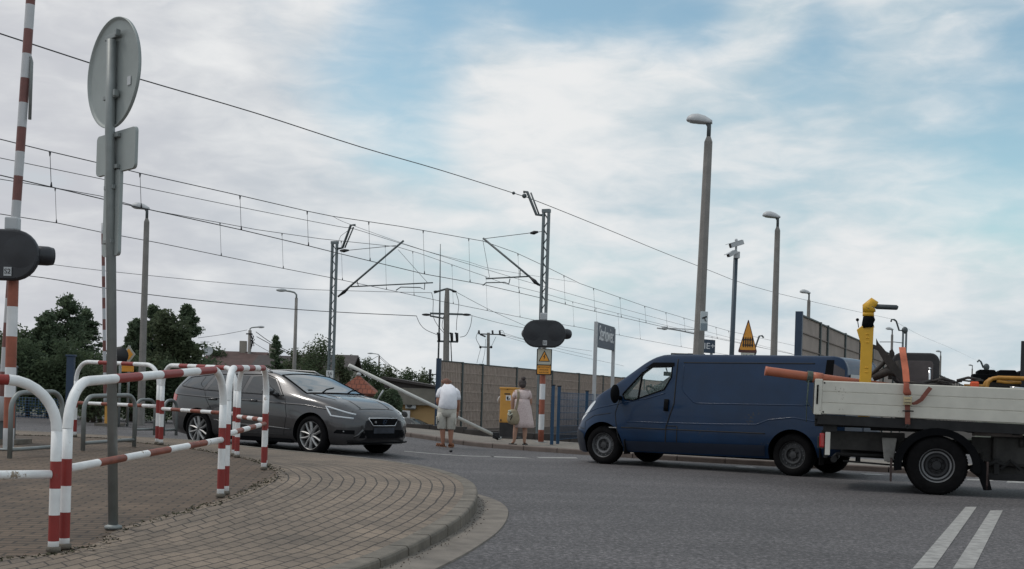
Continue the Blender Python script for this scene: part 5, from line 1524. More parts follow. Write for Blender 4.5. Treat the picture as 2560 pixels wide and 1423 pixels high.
# lamp with a curved arm, and two older poles with side lamps
def arm_lamp(u, vtop, h, label, arm, rise, rb, rt, fn=0.0, mt='concrete', cables=True):
    y = (h - H) * 3000 / ((1000 + .03 * (u - 1280)) - vtop)
    b = P(u, vtop, y)
    t = thing('street_lamp', label, 'street lamp', (b.x, b.y, fn), 0, 'street lamps with a side arm')
    mb = MB(); mb.tube([(0, 0, -2.2), (0, 0, h - fn)], [rb, rt], 10); mb.build('pole', M_[mt], t)
    s = 1 if arm > 0 else -1; z = h - fn
    mb = MB(); mb.tube([(0, 0, z - .1), (0, 0, z + rise * .5), (arm * .12, 0, z + rise * .85), (arm * .35, 0, z + rise), (arm * .7, 0, z + rise * 1.12)], .05, 8); mb.build('arm', M_['steel'], t)
    mb = MB(); mb.ball((arm * .85, 0, z + rise * 1.16), (abs(arm) * .30, .13, .10), 14, 8, 0); mb.build('lamp_head', M_['lampwhite'], t)
    return t, b, y
arm_lamp(741, 745, 6.4, 'street lamp with a curved arm bent to the left, behind the estate car', -1.0, .35, .14, .08, -.3)
ap, apb, apy = arm_lamp(625, 826, 6.0, 'short cable pole with a lamp leaning out to the right, above the brown roofs', 1.0, .25, .17, .13, -.2)
mb = MB()
for k in range(7):
    a = k * .9
    mb.tube([(.1, -.1, 6.0 - .3 * (k % 3)), (.35 + .1 * math.sin(a), -.15, 5.7 - .25 * (k % 4)), (.15, -.1, 5.3 - .1 * k)], .03, 6)
mb.box((0, -.2, 5.9), (.5, .1, .1)); mb.build('cable_clamps', M_['black'], ap)
op, opb, opy = arm_lamp(948, 891, 6.2, 'thin wooden pole with a lamp on a slanting arm, behind the red pyramid roof', -1.35, .30, .12, .09, -.5, 'bark')

# ------------------------------------------------------------------ camera pole
y = 29.0; b = P(1826, 900, y)
t = thing('camera_pole', 'dark blue pole with two white surveillance cameras', 'camera pole', (b.x, b.y, 0))
zt_ = P(1832, 640, y).z
mb = MB(); mb.tube([(0, 0, 0), (0.055, 0, zt_)], [.062, .055], 14); mb.build('pole', mat('slate_paint', (.045, .065, .085), .5, .1, .1, 3), t)
def cam_box(c, d, l, r):
    d = Vector(d).normalized(); mb = MB(); c = Vector(c)
    _, uu, ww = frame(d)
    M = Matrix((( *uu, 0), (*ww, 0), (*d, 0), (0, 0, 0, 1))).transposed(); M = Matrix.Translation(c) @ M
    mb.box((0, 0, 0), (r * 2, r * 1.8, l), 0, M); mb.box((0, r * .95, .06), (r * 2.2, r * .2, l * 1.15), 0, M)
    o = mb.build('camera', M_['lampwhite'], t, .012)
    MB().box((0, 0, l / 2 + .004), (r * 1.5, r * 1.3, .012), 0, M).build('camera_lens', M_['black'], o)
cam_box((.05, -.08, zt_ + .28), (-1, -.25, -.35), .34, .062)
cam_box((-.06, -.14, zt_ + .04), (-.8, -.5, -.45), .28, .05)
mb = MB(); mb.tube([(.055, 0, zt_), (.055, 0, zt_ + .36)], .03, 8); mb.box((.07, -.03, zt_ + .02), (.14, .12, .16)); mb.ball((.055, 0, zt_ + .38), .04, 8, 6); mb.build('camera_bracket', M_['lampwhite'], t, .01)
# notice box on the tallest lamp
b = P(1760, 802, 24.9)
t = thing('camera_notice', 'small white and grey notice with a camera symbol on the tallest lamp post', 'notice', b)
MB().box((0, 0, -.01), (.15, .05, .40)).build('plate', mat('notice_white', (.50, .55, .56), .5, 0, .05, 4), t, .005)
MB().box((0, -.027, -.13), (.148, .004, .15)).build('lower_field', mat('notice_grey', (.22, .27, .30), .5, 0, .05, 4), t)
mb = MB(); mb.prism([(-.05, .06), (.045, .10), (.055, .07), (-.035, .03)], -.026, -.032, lambda p, q, d: (p, d, q)); mb.prism([(.0, .05), (.02, .05), (.03, -.0), (.05, -.0), (.05, -.015), (.015, -.015)], -.026, -.031, lambda p, q, d: (p, d, q)); mb.build('camera_symbol', M_['black'], t)

# ------------------------------------------------------------------ signs
# round sign from behind with two plates, on a grey pole
b = G(283, 1322, zi); sy = b.y
ax = Vector((-.70, .714, 0)).normalized()        # the plates' horizontal
nf = Vector((ax.y, -ax.x, 0))                    # the way the signs face (away)
t = thing('road_sign', 'grey pole with a round sign and two plates seen from behind', 'road sign', b)
top = P(279, 60, sy) - b
mb = MB(); mb.tube([(0, 0, 0), tuple(P(275, 330, sy) - b), tuple(P(279, 100, sy) - b)], .034, 16); mb.lathe([(.034, 0), (.06, 0), (.06, .02), (.034, .03)], 14); mb.build('pole', M_['steel'], t)
ctr = P(266, 179, sy) - b + nf * .06
Ms = Matrix(((ax.x, 0, nf.x, 0), (ax.y, 0, nf.y, 0), (0, 1, 0, 0), (0, 0, 0, 1)))
T = Matrix.Translation(ctr) @ Ms
rdisc = .388
mb = MB(); mb.lathe([(0, 0), (rdisc * .93, 0), (rdisc * .965, -.004), (rdisc * .985, -.018), (rdisc, -.018), (rdisc, .004), (0, .006)], 64, 0, T); ds = mb.build('sign_disc', M_['signback'], t)
mb = MB()
for dz in (-.17, .25): MB().box((0, dz, -.022), (.19, .03, .03), 0, T).box((-.09, dz + .012, -.03), (.025, .045, .035), 0, T).build('clamp', M_['steel'], ds, .004)
mb = MB(); mb.box((-.23, -.09, -.004), (.05, .06, .003), 0, T); mb.build('sticker', M_['lampwhite'], ds)
c2 = P(275, 378, sy) - b + nf * .055
T = Matrix.Translation(c2) @ Ms
mb = MB(); mb.prism(rr(.59, .29, .035), 0, .005, lambda p, q, d: T @ Vector((p, q, d))); mb.prism(rr(.59, .29, .035), -.016, -.0005, lambda p, q, d: T @ Vector((p * (.99 if d < -.01 else 1.0), q * (.985 if d < -.01 else 1.0), d)))
pl2 = mb.build('sign_plate', M_['signback'], t)
for dz in (.11, -.11): MB().box((0, dz, -.03), (.16, .03, .03), 0, T).build('clamp', M_['steel'], pl2, .004)
c3 = P(264, 532, sy) - b + nf * .06
T = Matrix.Translation(c3) @ Ms
mb = MB(); mb.prism(rr(.24, .60, .03), -.02, .004, lambda p, q, d: T @ Vector((p, q, d))); pl3 = mb.build('narrow_plate', M_['signback'], t)
for dz in (.18, -.20): MB().box((0, dz, -.035), (.13, .03, .03), 0, T).build('clamp', M_['steel'], pl3, .004)

# station name board
signblue = mat('sign_blue', (.032, .052, .085), .45, 0, .06, 2)
y0 = 31.0
l0 = P(1485, 985, y0); k = Vector((.30, .954, 0)).normalized()
# right leg lies along k from the left one, where the ray of u = 1534 meets it
rr_ = ray(1534, 860); s_ = (l0.x - rr_.x * l0.y) / (rr_.x * k.y - k.x)
l1 = l0 + k * s_
t = thing('station_sign', 'dark blue station name board reading Sterkowiec on two grey legs', 'station sign', (l0.x, l0.y, 0))
o_ = Vector((l0.x, l0.y, 0))
ztl = P(1485, 804, y0).z; zbl = P(1485, 864, y0).z
for q, zz in ((l0, ztl), (l1, P(1534, 822, l1.y).z)):
    mb = MB(); mb.box((q.x - o_.x, q.y - o_.y, zz / 2), (.085, .085, zz), 0, None, Matrix.Rotation(math.atan2(k.y, k.x), 4, 'Z')); mb.build('leg', M_['lampwhite'], t, .006)
n_ = Vector((k.y, -k.x, 0))
c = (l0 + l1) / 2 - o_; c.z = (ztl + zbl) / 2 - .01
Mb = Matrix(((k.x, 0, n_.x, 0), (k.y, 0, n_.y, 0), (0, 1, 0, 0), (0, 0, 0, 1)))
Tb = Matrix.Translation(c) @ Mb
wB = s_ - .09
mb = MB(); mb.prism([(-wB / 2, -(ztl - zbl) / 2 - .02), (wB / 2, -(ztl - zbl) / 2 - .02), (wB / 2, (ztl - zbl) / 2 + .0), (-wB / 2, (ztl - zbl) / 2 + .0)], -.03, .03, lambda p, q, d: Tb @ Vector((p, q, d))); bd = mb.build('board', signblue, t)
text('lettering', 'Sterkowiec', .56, M_['white'], bd, Tb @ Matrix.Translation((.02, .03, .034)), .012, wB / 3.0 * .97)
# small pictogram board behind the tallest lamp
b = P(1771, 866, 36)
t = thing('pictogram_sign', 'small dark blue board with white pictograms behind the tallest lamp post', 'sign', (b.x, b.y, 0))
mb = MB(); mb.prism([(-.33, -.19), (.20, -.21), (.20, .19), (-.33, .22)], -.02, .02, lambda p, q, d: (p, d, q + b.z)); bo = mb.build('board', signblue, t)
text('pictogram', '▯E+', .24, M_['white'], bo, Matrix.Translation((.02, -.025, b.z)) @ Matrix.Rotation(R(90), 4, 'X')) if False else text('pictogram', 'IE+', .26, M_['white'], bo, Matrix.Translation((.03, -.025, b.z)) @ Matrix.Rotation(R(90), 4, 'X'))
mb = MB()
for x in (-.2, .1): mb.box((x, .03, (b.z - .2) / 2), (.07, .07, b.z - .2))
mb.build('leg', M_['steel'], t)
# triangular gate warning sign
b = P(1870, 839.5, 29.5)
t = thing('warning_sign', 'yellow triangular warning sign with a black gate picture, above the van roof', 'road sign', (b.x, b.y, 0))
sc = 29.5 / 3000
MB().tube([(0, .05, 0), (0, .05, b.z + .2)], .03, 10).build('pole', M_['steel'], t)
def tri(w, h, r, zc_, n=5):
    pts = [Vector((-w / 2, -h / 2)), Vector((w / 2, -h / 2)), Vector((0, h / 2))]
    o = []
    for i in range(3):
        a, c_, e = pts[i - 1], pts[i], pts[(i + 1) % 3]
        p0 = c_ + (a - c_).normalized() * r; p1 = c_ + (e - c_).normalized() * r
        for k_ in range(n + 1):
            f = k_ / n; o.append(tuple((p0 * (1 - f)**2 + c_ * 2 * f * (1 - f) + p1 * f * f) + Vector((0, zc_))))
    return o
tw_, th_ = 47 * sc, 82 * sc
mb = MB(); mb.prism(tri(tw_ * 1.04, th_ * 1.04, .06, b.z), -.005, .012, lambda p, q, d: (p, d, q)); br_ = mb.build('triangle_border', mat('sign_dark_red', (.10, .035, .03), .5, 0, .1, 5), t)
mb = MB(); mb.prism(tri(tw_ * .88, th_ * .86, .05, b.z - .005), -.012, -.005, lambda p, q, d: (p, d, q)); mb.build('triangle_face', M_['signyellow'], br_)
mb = MB()
for k_ in range(5):
    x = -.108 + k_ * .054
    mb.prism([(x - .013, -.28), (x + .013, -.28), (x + .013, -.055), (x, -.03), (x - .013, -.055)], -.019, -.012, lambda p, q, d: (p, d, q + b.z + .0))
mb.box((0, -.0152, b.z - .10), (.27, .0055, .026)); mb.box((0, -.0152, b.z - .23), (.27, .0055, .026)); mb.build('gate_symbol', M_['black'], br_)
mb = MB(); mb.box((.005, -.0, b.z - .53), (.33, .012, .22)); pb = mb.build('lower_plate', mat('plate_offwhite', (.60, .58, .50), .5, 0, .05, 4), t, .004)
text('plate_text', '10 T', .14, M_['black'], pb, Matrix.Translation((.005, -.009, b.z - .52)) @ Matrix.Rotation(R(90), 4, 'X'))
# yellow lozenge priority sign seen behind the round sign pole, and its black neighbour
b = P(322, 886, 27)
t = thing('priority_sign', 'yellow and white priority lozenge partly behind the round sign pole', 'road sign', (b.x, b.y, groad(b.x, b.y)))
z = b.z - groad(b.x, b.y)
MB().tube([(0, .03, 0), (0, .03, z + .2)], .03, 8).build('pole', M_['steel'], t)
lz = lambda s: [(-s * .75, .0), (0, -s), (s * .75, 0), (0, s)]
pf = MB().prism(lz(.20), -.01, .01, lambda p, q, d: (p, d, q + z)).build('lozenge_border', mat('lozenge_cream', (.5, .46, .38), .5, 0, .08, 4), t)
MB().prism(lz(.13), -.016, -.01, lambda p, q, d: (p, d, q + z)).build('lozenge', M_['signyellow'], pf)
MB().prism([(-.20, -.08), (.12, -.08), (.12, .08), (-.20, .08)], -.01, .01, lambda p, q, d: (p, d, q + z - .31)).build('lower_plate', M_['signyellow'], t)
b = P(300, 889, 26.5)
t = thing('round_sign', 'dark back of a small round sign left of the yellow lozenge', 'road sign', (b.x, b.y, groad(b.x, b.y)))
z = b.z - groad(b.x, b.y)
mb = MB(); mb.lathe([(0, 0), (.19, 0), (.19, .01), (0, .01)], 28, 0, Matrix.Translation((0, 0, z)) @ Matrix.Rotation(R(90), 4, 'X')); mb.build('disc', M_['black'], t)
MB().tube([(0, .04, 0), (0, .04, z + .2)], .03, 8).build('pole', M_['steel'], t)

# ------------------------------------------------------------------ catenary
mast_m = mat('mast_steel', (.16, .185, .195), .55, .4, .12, 3)
def lattice_mast(u, vtop, y, label, w, hb=-1.3, plate=None):
    top = P(u, vtop, y)
    t = thing('catenary_mast', label, 'catenary mast', (top.x, top.y, 0), 0, 'lattice masts carrying the overhead line')
    h = top.z
    e = RN
    mb = MB()
    for s in (-1, 1): mb.box(tuple(e * s * w / 2 + Vector((0, 0, (h + hb) / 2))), (.075, .13, h - hb), 0, None, Matrix.Rotation(math.atan2(e.y, e.x), 4, 'Z'))
    mb.build('mast_legs', mast_m, t)
    mb = MB(); n = int(h / (w * 1.5))
    for k_ in range(n):
        z0, z1 = .2 + (h - .3) * k_ / n, .2 + (h - .3) * (k_ + 1) / n
        s = 1 if k_ % 2 else -1
        mb.tube([e * s * w / 2 + Vector((0, 0, z0)), e * -s * w / 2 + Vector((0, 0, z1))], .022, 4)
    mb.box((0, 0, h - .05), (w + .1, .16, .12), 0, None, Matrix.Rotation(math.atan2(e.y, e.x), 4, 'Z'))
    mb.box((0, 0, 1.0), (w + .08, .15, .12), 0, None, Matrix.Rotation(math.atan2(e.y, e.x), 4, 'Z'))
    mb.build('lacing', mast_m, t)
    return t, top
def line_tube(mb, pts, r, o, n=6): mb.tube([p - o for p in pts], r, n)
m2, m2t = lattice_mast(1366, 524, 43.5, 'near lattice mast rising behind the black crossing light, its arm reaching left', .20)
o2 = Vector((m2t.x, m2t.y, 0))
def C2(u, v): return onplane(u, v, m2t, RD)
mb = MB(); line_tube(mb, [C2(1350, 714), C2(1300, 672), C2(1208, 596)], .04, o2); line_tube(mb, [C2(1325, 691), C2(1215, 697)], .028, o2); line_tube(mb, [C2(1300, 676), C2(1300, 693)], .02, o2)
line_tube(mb, [C2(1275, 697), C2(1272, 710), C2(1262, 706), C2(1215, 707), C2(1207, 714)], .02, o2); mb.build('cantilever', M_['steel_dark'], m2)
mb = MB(); line_tube(mb, [C2(1355, 579), C2(1210, 597)], .012, o2); line_tube(mb, [C2(1207, 600), C2(1224, 694)], .008, o2); mb.build('stay_wire', M_['wire'], m2)
for q3 in ([(1345, 580), (1335, 582), (1326, 583)], [(1347, 713), (1337, 704), (1326, 694)]): MB().tube([C2(*w_) - o2 for w_ in q3], [.035, .075, .035], 8).build('insulator', M_['black'], m2)
mb = MB(); line_tube(mb, [C2(1362, 539), C2(1341, 537), C2(1318, 480), C2(1309, 480)], .05, o2); line_tube(mb, [C2(1347, 535), C2(1327, 482)], .03, o2); mb.ball(tuple(C2(1311, 490) - o2), .09, 8, 6); mb.ball(tuple(C2(1284, 483) - o2), .06, 8, 6); mb.build('earth_wire_bracket', M_['steel_dark'], m2)
m1, m1t = lattice_mast(837, 604, 54.5, 'far lattice mast on the left, its long arm slanting up to the right', .24)
o1 = Vector((m1t.x, m1t.y, 0))
def C1(u, v): return onplane(u, v, m1t, RD)
mb = MB(); line_tube(mb, [C1(845, 742), C1(880, 712), C1(1009, 602)], .045, o1); line_tube(mb, [C1(878, 717), C1(1082, 707)], .03, o1); line_tube(mb, [C1(892, 700), C1(896, 716)], .02, o1)
line_tube(mb, [C1(1062, 708), C1(1061, 724), C1(1050, 719), C1(1002, 718), C1(990, 726)], .022, o1); mb.build('cantilever', M_['steel_dark'], m1)
mb = MB(); line_tube(mb, [C1(850, 628), C1(990, 614)], .014, o1); line_tube(mb, [C1(995, 624), C1(1068, 706)], .009, o1); mb.build('stay_wire', M_['wire'], m1)
for q3 in ([(850, 627), (860, 627), (872, 626)], [(848, 740), (860, 730), (872, 720)]): MB().tube([C1(*w_) - o1 for w_ in q3], [.035, .085, .035], 8).build('insulator', M_['black'], m1)
mb = MB(); line_tube(mb, [C1(843, 622), C1(856, 620), C1(877, 563), C1(888, 563)], .055, o1); line_tube(mb, [C1(862, 620), C1(884, 568)], .035, o1); line_tube(mb, [C1(845, 606), C1(852, 590), C1(872, 575), C1(884, 568)], .01, o1); mb.build('earth_wire_bracket', M_['steel_dark'], m1)
mb = MB(); pt = C1(826, 938); mb.box(tuple(pt - o1 + Vector((0, -.2, 0))), (.32, .03, .42)); pp = mb.build('number_plate', M_['white'], m1)
text('plate_number', '56', .22, M_['black'], pp, Matrix.Translation(pt - o1 + Vector((0, -.22, .06))) @ Matrix.Rotation(R(90), 4, 'X'))
mb = MB(); q = pt - o1; mb.prism([(-.05, -.10), (.05, -.10), (0, -.17)], -.217, -.222, lambda p, w_, d: (q.x + p, q.y + d, q.z + w_)); mb.prism([(-.015, -.02), (.015, -.02), (.015, -.10), (-.015, -.10)], -.217, -.222, lambda p, w_, d: (q.x + p, q.y + d, q.z + w_)); mb.build('plate_arrow', M_['black'], pp)

def track_line(off, path, dense=8):
    (u0, v0), (u1, v1) = path[0], path[1]
    if u0 < 0: path = [(-700, v0 + (v1 - v0) * (-700 - u0) / (u1 - u0))] + path      # runs on past the left edge
    """points of a wire hanging in the vertical plane at distance off across the track"""
    pts = [onplane(u, v, RN * off, RN) for u, v in path]
    return pts
def smooth3(pts, k=6):
    o = []
    for i in range(len(pts) - 1):
        a, b, c, e = pts[max(0, i - 1)], pts[i], pts[i + 1], pts[min(len(pts) - 1, i + 2)]
        for q in range(k):
            t = q / k
            o.append(0.5 * ((2 * b) + (c - a) * t + (2 * a - 5 * b + 4 * c - e) * t * t + (3 * b - a - 3 * c + e) * t**3))
    return o + [pts[-1]]
def overhead(label, off, mess, cont, drops, r=.011, rc=.012):
    a, c = track_line(off, mess), track_line(off, cont)
    t = thing('overhead_line', label, 'overhead line', a[0], 0, 'overhead lines of the railway')
    o = a[0].copy()
    MB().tube([p - o for p in a], r, 5).build('messenger_wire', M_['wire'], t)
    MB().tube([p - o for p in c], rc, 5).build('contact_wire', M_['wire'], t)
    def at(path, u):
        for i in range(len(path) - 1):
            if path[i][0] <= u <= path[i + 1][0]:
                f = (u - path[i][0]) / (path[i + 1][0] - path[i][0]); return path[i][1] + (path[i + 1][1] - path[i][1]) * f
        return None
    for u in drops:
        va, vc = at(mess, u), at(cont, u + 3)
        if va is None or vc is None: continue
        p = onplane(u, va, RN * off, RN); q = onplane(u + 3, vc, RN * off, RN)
        mb = MB(); mb.tube([p - o, q - o], .007, 4); mb.tube([p - o, p - o + Vector((0, 0, -.10))], [.028, .012], 5); mb.tube([q - o + Vector((0, 0, .10)), q - o], [.012, .026], 5)
        mb.build('dropper', M_['wire'], t)
offN = RN.dot(C2(1208, 602)); offF = RN.dot(C1(992, 616))
nearM = [(-60, 333), (0, 348), (125, 379), (240, 406), (350, 433), (600, 489), (768, 528), (832, 541), (1000, 566), (1208, 603), (1290, 632), (1365, 667), (1450, 709), (1550, 744), (1610, 765), (1740, 804), (1824, 828), (1980, 863), (2140, 905)]
nearC = [(-60, 422), (0, 438), (130, 468), (300, 508), (450, 541), (604, 575), (768, 614), (840, 632), (1060, 685), (1210, 712), (1365, 748), (1440, 768), (1600, 804), (1740, 836), (1824, 853), (1980, 885), (2140, 920)]
overhead('near overhead line with droppers, carried by the mast behind the black crossing light', offN, nearM, nearC, [125, 350, 600, 768, 922, 1058, 1172, 1295, 1410, 1484, 1550, 1612, 1665, 1710, 1790, 1822, 1880, 1930])
farM = [(-60, 436), (0, 448), (138, 470), (250, 490), (370, 524), (550, 557), (640, 574), (800, 597), (992, 617), (1050, 634), (1210, 690), (1258, 708), (1365, 735), (1440, 757), (1600, 798), (1740, 832), (1980, 886), (2140, 925)]
farC = [(-60, 524), (0, 535), (145, 558), (250, 580), (400, 608), (555, 640), (707, 671), (830, 695), (1000, 731), (1120, 757), (1350, 803), (1440, 817), (1600, 848), (1740, 874), (1985, 915), (2140, 940)]
overhead('far overhead line with droppers, carried by the long arm of the left mast', offF, farM, farC, [138, 550, 705, 853, 963, 1032, 1130, 1215, 1297, 1432, 1490, 1545, 1598, 1700, 1780, 1850])
def single(name, label, off, path, r=.011, k=4):
    a = smooth3(track_line(off, path), k); o = a[0].copy()
    m = MB().tube([p - o for p in a], r, 5).build(name, M_['wire'])
    m.location = o
    return tag(m, label, 'cable', 'single wires above the railway')
single('earth_wire', 'uppermost single wire, passing behind the round sign to the top of the near mast', RN.dot(C2(1310, 486)), [(-60, 64), (0, 84), (220, 156), (350, 198), (640, 283), (900, 367), (1100, 425), (1284, 483), (1340, 502), (1500, 566), (1740, 663), (1950, 735), (2230, 798)], .014)
single('earth_wire', 'single wire running from the near mast top rightwards to the farthest small mast', RN.dot(C2(1310, 486)) + .02, [(2230, 799), (2300, 838), (2380, 872), (2450, 905), (2500, 930)], .014)
single('earth_wire', 'thin wire meeting the top bracket of the left lattice mast', RN.dot(C1(884, 566)), [(-60, 383), (0, 395), (300, 457), (600, 518), (845, 566), (884, 572), (1000, 608), (1210, 672), (1400, 728), (1740, 822), (1980, 884)], .012)
single('feeder_wire', 'thin wire from the left mast bracket passing above its slanting arm', RN.dot(C1(884, 566)) - .3, [(832, 541), (880, 563), (1060, 626), (1172, 655), (1240, 674), (1440, 706)], .009)

# far masts
def far_mast(u, vtop, h, label, arm):
    y = (h - H) * 3000 / ((1000 + .03 * (u - 1280)) - vtop); b = P(u, vtop, y); s = y / 3000
    t = thing('catenary_mast', label, 'catenary mast', (b.x, b.y, 0), 0, 'small far catenary masts')
    mb = MB()
    for d in (-4, 4): mb.box((d * s, 0, h / 2 - .2), (3.2 * s, .2, h + .4))
    mb.build('mast_legs', mast_m, t)
    mb = MB(); mb.ball((0, 0, h), (8 * s, .2, 9 * s), 10, 6); mb.tube([(x * s, 0, h + z * s) for x, z in arm], 2.2 * s, 6); mb.tube([(-4 * s, 0, h - 32 * s), (-26 * s, 0, h - 30 * s), (-62 * s, 0, h - 31 * s)], 1.0 * s, 5); mb.build('bracket', M_['steel_dark'], t)
    return t
far_mast(2262, 826, 7.6, 'catenary mast with a bent top bracket above the dark machine seat', [(-4, 0), (-14, -1), (-22, 22), (-27, 26), (-34, 26), (-35, 20)])
far_mast(2466, 918, 7.6, 'farthest catenary mast with a bent top bracket above the rubber covers', [(-2, 0), (-8, -1), (-14, 13), (-19, 17), (-23, 12)])
far_mast(1884, 880, 7.6, 'catenary mast bracket showing beside the triangular warning sign', [(0, 0), (4, 12), (13, 40), (20, 41), (24, 36)])
b = P(1725, 886, 60)
t = thing('utility_pole', 'top of a T shaped pole just showing above the van roof beside the tallest lamp', 'utility pole', (b.x, b.y, -.3))
z = b.z + .3
mb = MB(); mb.box((0, 0, (z - 2.1) / 2), (.22, .2, z + 1.9)); mb.build('pole', M_['concrete'], t)
mb = MB(); mb.box((-.1, 0, z), (1.7, .1, .07)); mb.tube([(-.75, 0, z), (-.3, 0, z - .42)], .035, 6); mb.tube([(.75, 0, z), (.3, 0, z - .42)], .035, 6); mb.box((0, -.08, z - .1), (.24, .2, .28)); mb.tube([(-.95, 0, z - .03), (-.75, 0, z + .02)], .03, 6); mb.build('crossarm', M_['black'], t)
b = P(1690, 832, 75)
t = thing('far_cantilever', 'thin horizontal cantilever left of the tallest lamp post', 'catenary mast', b)
mb = MB(); mb.tube([(-1.2, 0, .26), (-.85, 0, .22), (-.6, 0, .25), (.2, 0, .15), (1.3, 0, -.05), (1.5, 0, -.2)], .05, 6); mb.ball((-.72, 0, .26), (.22, .1, .12), 8, 6); mb.tube([(-.6, 0, .28), (1.5, 0, .22)], .03, 6); mb.build('arm', M_['lampwhite'], t)
mb = MB(); mb.box((1.62, 0, -2.2), (.3, .2, 6.0)); mb.build('mast_legs', mast_m, t)

# ------------------------------------------------------------------ utility poles behind the wall
def S(y): return y / 3000
y = 66.0; b = P(1116, 906, y); s = S(y)
t = thing('utility_pole', 'tall concrete power pole with crossarms and hanging jumper cables behind the noise barrier', 'utility pole', (b.x, b.y, -.6))
def U(u, v): return P(u, v, y) - Vector((b.x, b.y, -.6))
mb = MB(); mb.tube([U(1113, 1080), U(1117, 760), U(1118, 722)], [.20, .15, .11], 8, sm=False); mb.build('pole', M_['concrete'], t)
MB().box(tuple(U(1116, 785)), (82 * s, .12, .10)).tube([U(1075, 790), U(1108, 796), U(1112, 786)], .05, 6).build('crossarm', M_['steel_dark'], t); MB().tube([U(1085, 732), U(1100, 727), U(1118, 722), U(1128, 725), U(1140, 730)], .06, 6).build('crossarm', M_['steel_dark'], t); MB().box(tuple(U(1119, 854)), (52 * s, .1, .10)).build('crossarm', M_['steel_dark'], t)
for u in (1098, 1130, 1143): MB().tube([U(u, 855), U(u - 1, 834), U(u - 6, 833)], [.07, .09, .05], 8).build('insulator', M_['black'], t)
for u in (1066, 1166): MB().ball(tuple(U(u, 787)), (.26, .08, .07), 8, 6).build('insulator', M_['black'], t)
for u in (1090, 1136): MB().ball(tuple(U(u, 729)), (.14, .07, .06), 8, 6).build('insulator', M_['black'], t)
mb = MB()
for pts in ([(1041, 790), (1050, 810), (1065, 825), (1093, 837)], [(1079, 732), (1083, 752), (1083, 790), (1095, 815), (1112, 835)], [(1140, 732), (1147, 760), (1142, 800), (1141, 826)], [(1180, 790), (1176, 815), (1165, 838), (1150, 843)], [(1110, 790), (1105, 815), (1112, 830)]):
    mb.tube(smooth3([U(*q) for q in pts], 4), .016, 5)
mb.tube([U(1127, 855), U(1129, 904)], .03, 5); mb.build('jumper_cable', M_['wire'], t)
tb = P(1099, 790, y + 2)
a_ = MB().tube([(0, 0, -7), (0, 0, .2), (P(1101, 610, y + 2) - tb)], [.06, .05, .018], 6).build('antenna_mast', M_['steel_dark'])
a_.location = tb; tag(a_, 'thin tapering antenna mast left of the tall power pole', 'antenna')
y = 98.0; b = P(1220, 915, y); s = S(y)
t = thing('utility_pole', 'smaller farther power pole with two short crossarms left of the crossing light', 'utility pole', (b.x, b.y, -.6))
mb = MB(); mb.tube([U(1219, 1090), U(1221, 832)], [.16, .12], 8, sm=False); mb.build('pole', M_['concrete'], t)
MB().box(tuple(U(1230, 836)), (58 * s, .1, .09)).tube([U(1200, 836), U(1214, 842)], .07, 6).tube([U(1248, 836), U(1264, 840)], .08, 6).build('crossarm', M_['black'], t); MB().box(tuple(U(1214, 868)), (28 * s, .1, .09)).build('crossarm', M_['black'], t)
for u in (1198, 1232, 1250): MB().tube([U(u, 836), U(u - 1, 826)], .08, 6).build('insulator', M_['black'], t)
for u in (1201, 1228): MB().ball(tuple(U(u, 868)), .11, 8, 6).build('insulator', M_['black'], t)
mb = MB()
for pts in ([(1197, 828), (1190, 845), (1200, 866)], [(1240, 842), (1228, 867)], [(1262, 840), (1258, 828), (1250, 826)], [(1202, 870), (1192, 908)], [(1214, 848), (1212, 880), (1206, 908)]):
    mb.tube(smooth3([U(*q) for q in pts], 3), .02, 4)
mb.build('jumper_cable', M_['wire'], t)
def cable(label, pts, r=.014, name='power_cable', grp='power cables'):
    a = smooth3([P(*q) for q in pts], 5); o = a[0].copy()
    m = MB().tube([p - o for p in a], r, 5).build(name, M_['wire']); m.location = o
    return tag(m, label, 'cable', grp)
cable('upper power cable from the left edge to the top of the tall power pole', [(-40, 638, 58), (250, 676, 60), (680, 718, 63), (900, 728, 65), (1080, 732, 66)], .013)
cable('lower, thicker power cable from the left edge to the tall power pole crossarm', [(-40, 680, 58), (105, 694, 59), (360, 735, 61), (730, 773, 64), (1041, 790, 66)], .02)
for k_, (pa, pb) in enumerate([((1140, 730, 66), (1330, 822, 90)), ((1175, 788, 66), (1360, 828, 92)), ((1250, 830, 98), (1480, 890, 130)), ((1264, 842, 98), (1560, 915, 140)), ((1262, 838, 98), (1480, 878, 125))]):
    m_ = ((pa[0] + pb[0]) / 2, (pa[1] + pb[1]) / 2 + 4, (pa[2] + pb[2]) / 2)
    cable(['pale thin cable leaving the top of the tall power pole to the right', 'pale thin cable leaving the crossarm of the tall power pole to the right', 'highest thin cable leaving the small far power pole to the right',
           'lowest thin cable leaving the small far power pole to the right', 'middle thin cable leaving the small far power pole to the right'][k_], [pa, m_, pb], .013)
yy = apy
for k_, (pts, lb) in enumerate([([(495, 845, yy), (560, 836, yy), (618, 825, yy)], 'thin cable reaching the short lamp pole from the trees on its left'),
                 ([(640, 830, yy), (680, 858, yy - 3), (735, 885, yy - 6)], 'upper bundled cable running down to the right from the short lamp pole'),
                 ([(642, 842, yy), (690, 868, yy - 3), (740, 893, yy - 6)], 'lower bundled cable running down to the right from the short lamp pole'),
                 ([(636, 858, yy), (665, 875, yy + 2), (700, 892, yy + 5)], 'slack single cable below the bundled ones at the short lamp pole')]):
    cable(lb, pts, .03 if k_ in (1, 2) else .018)
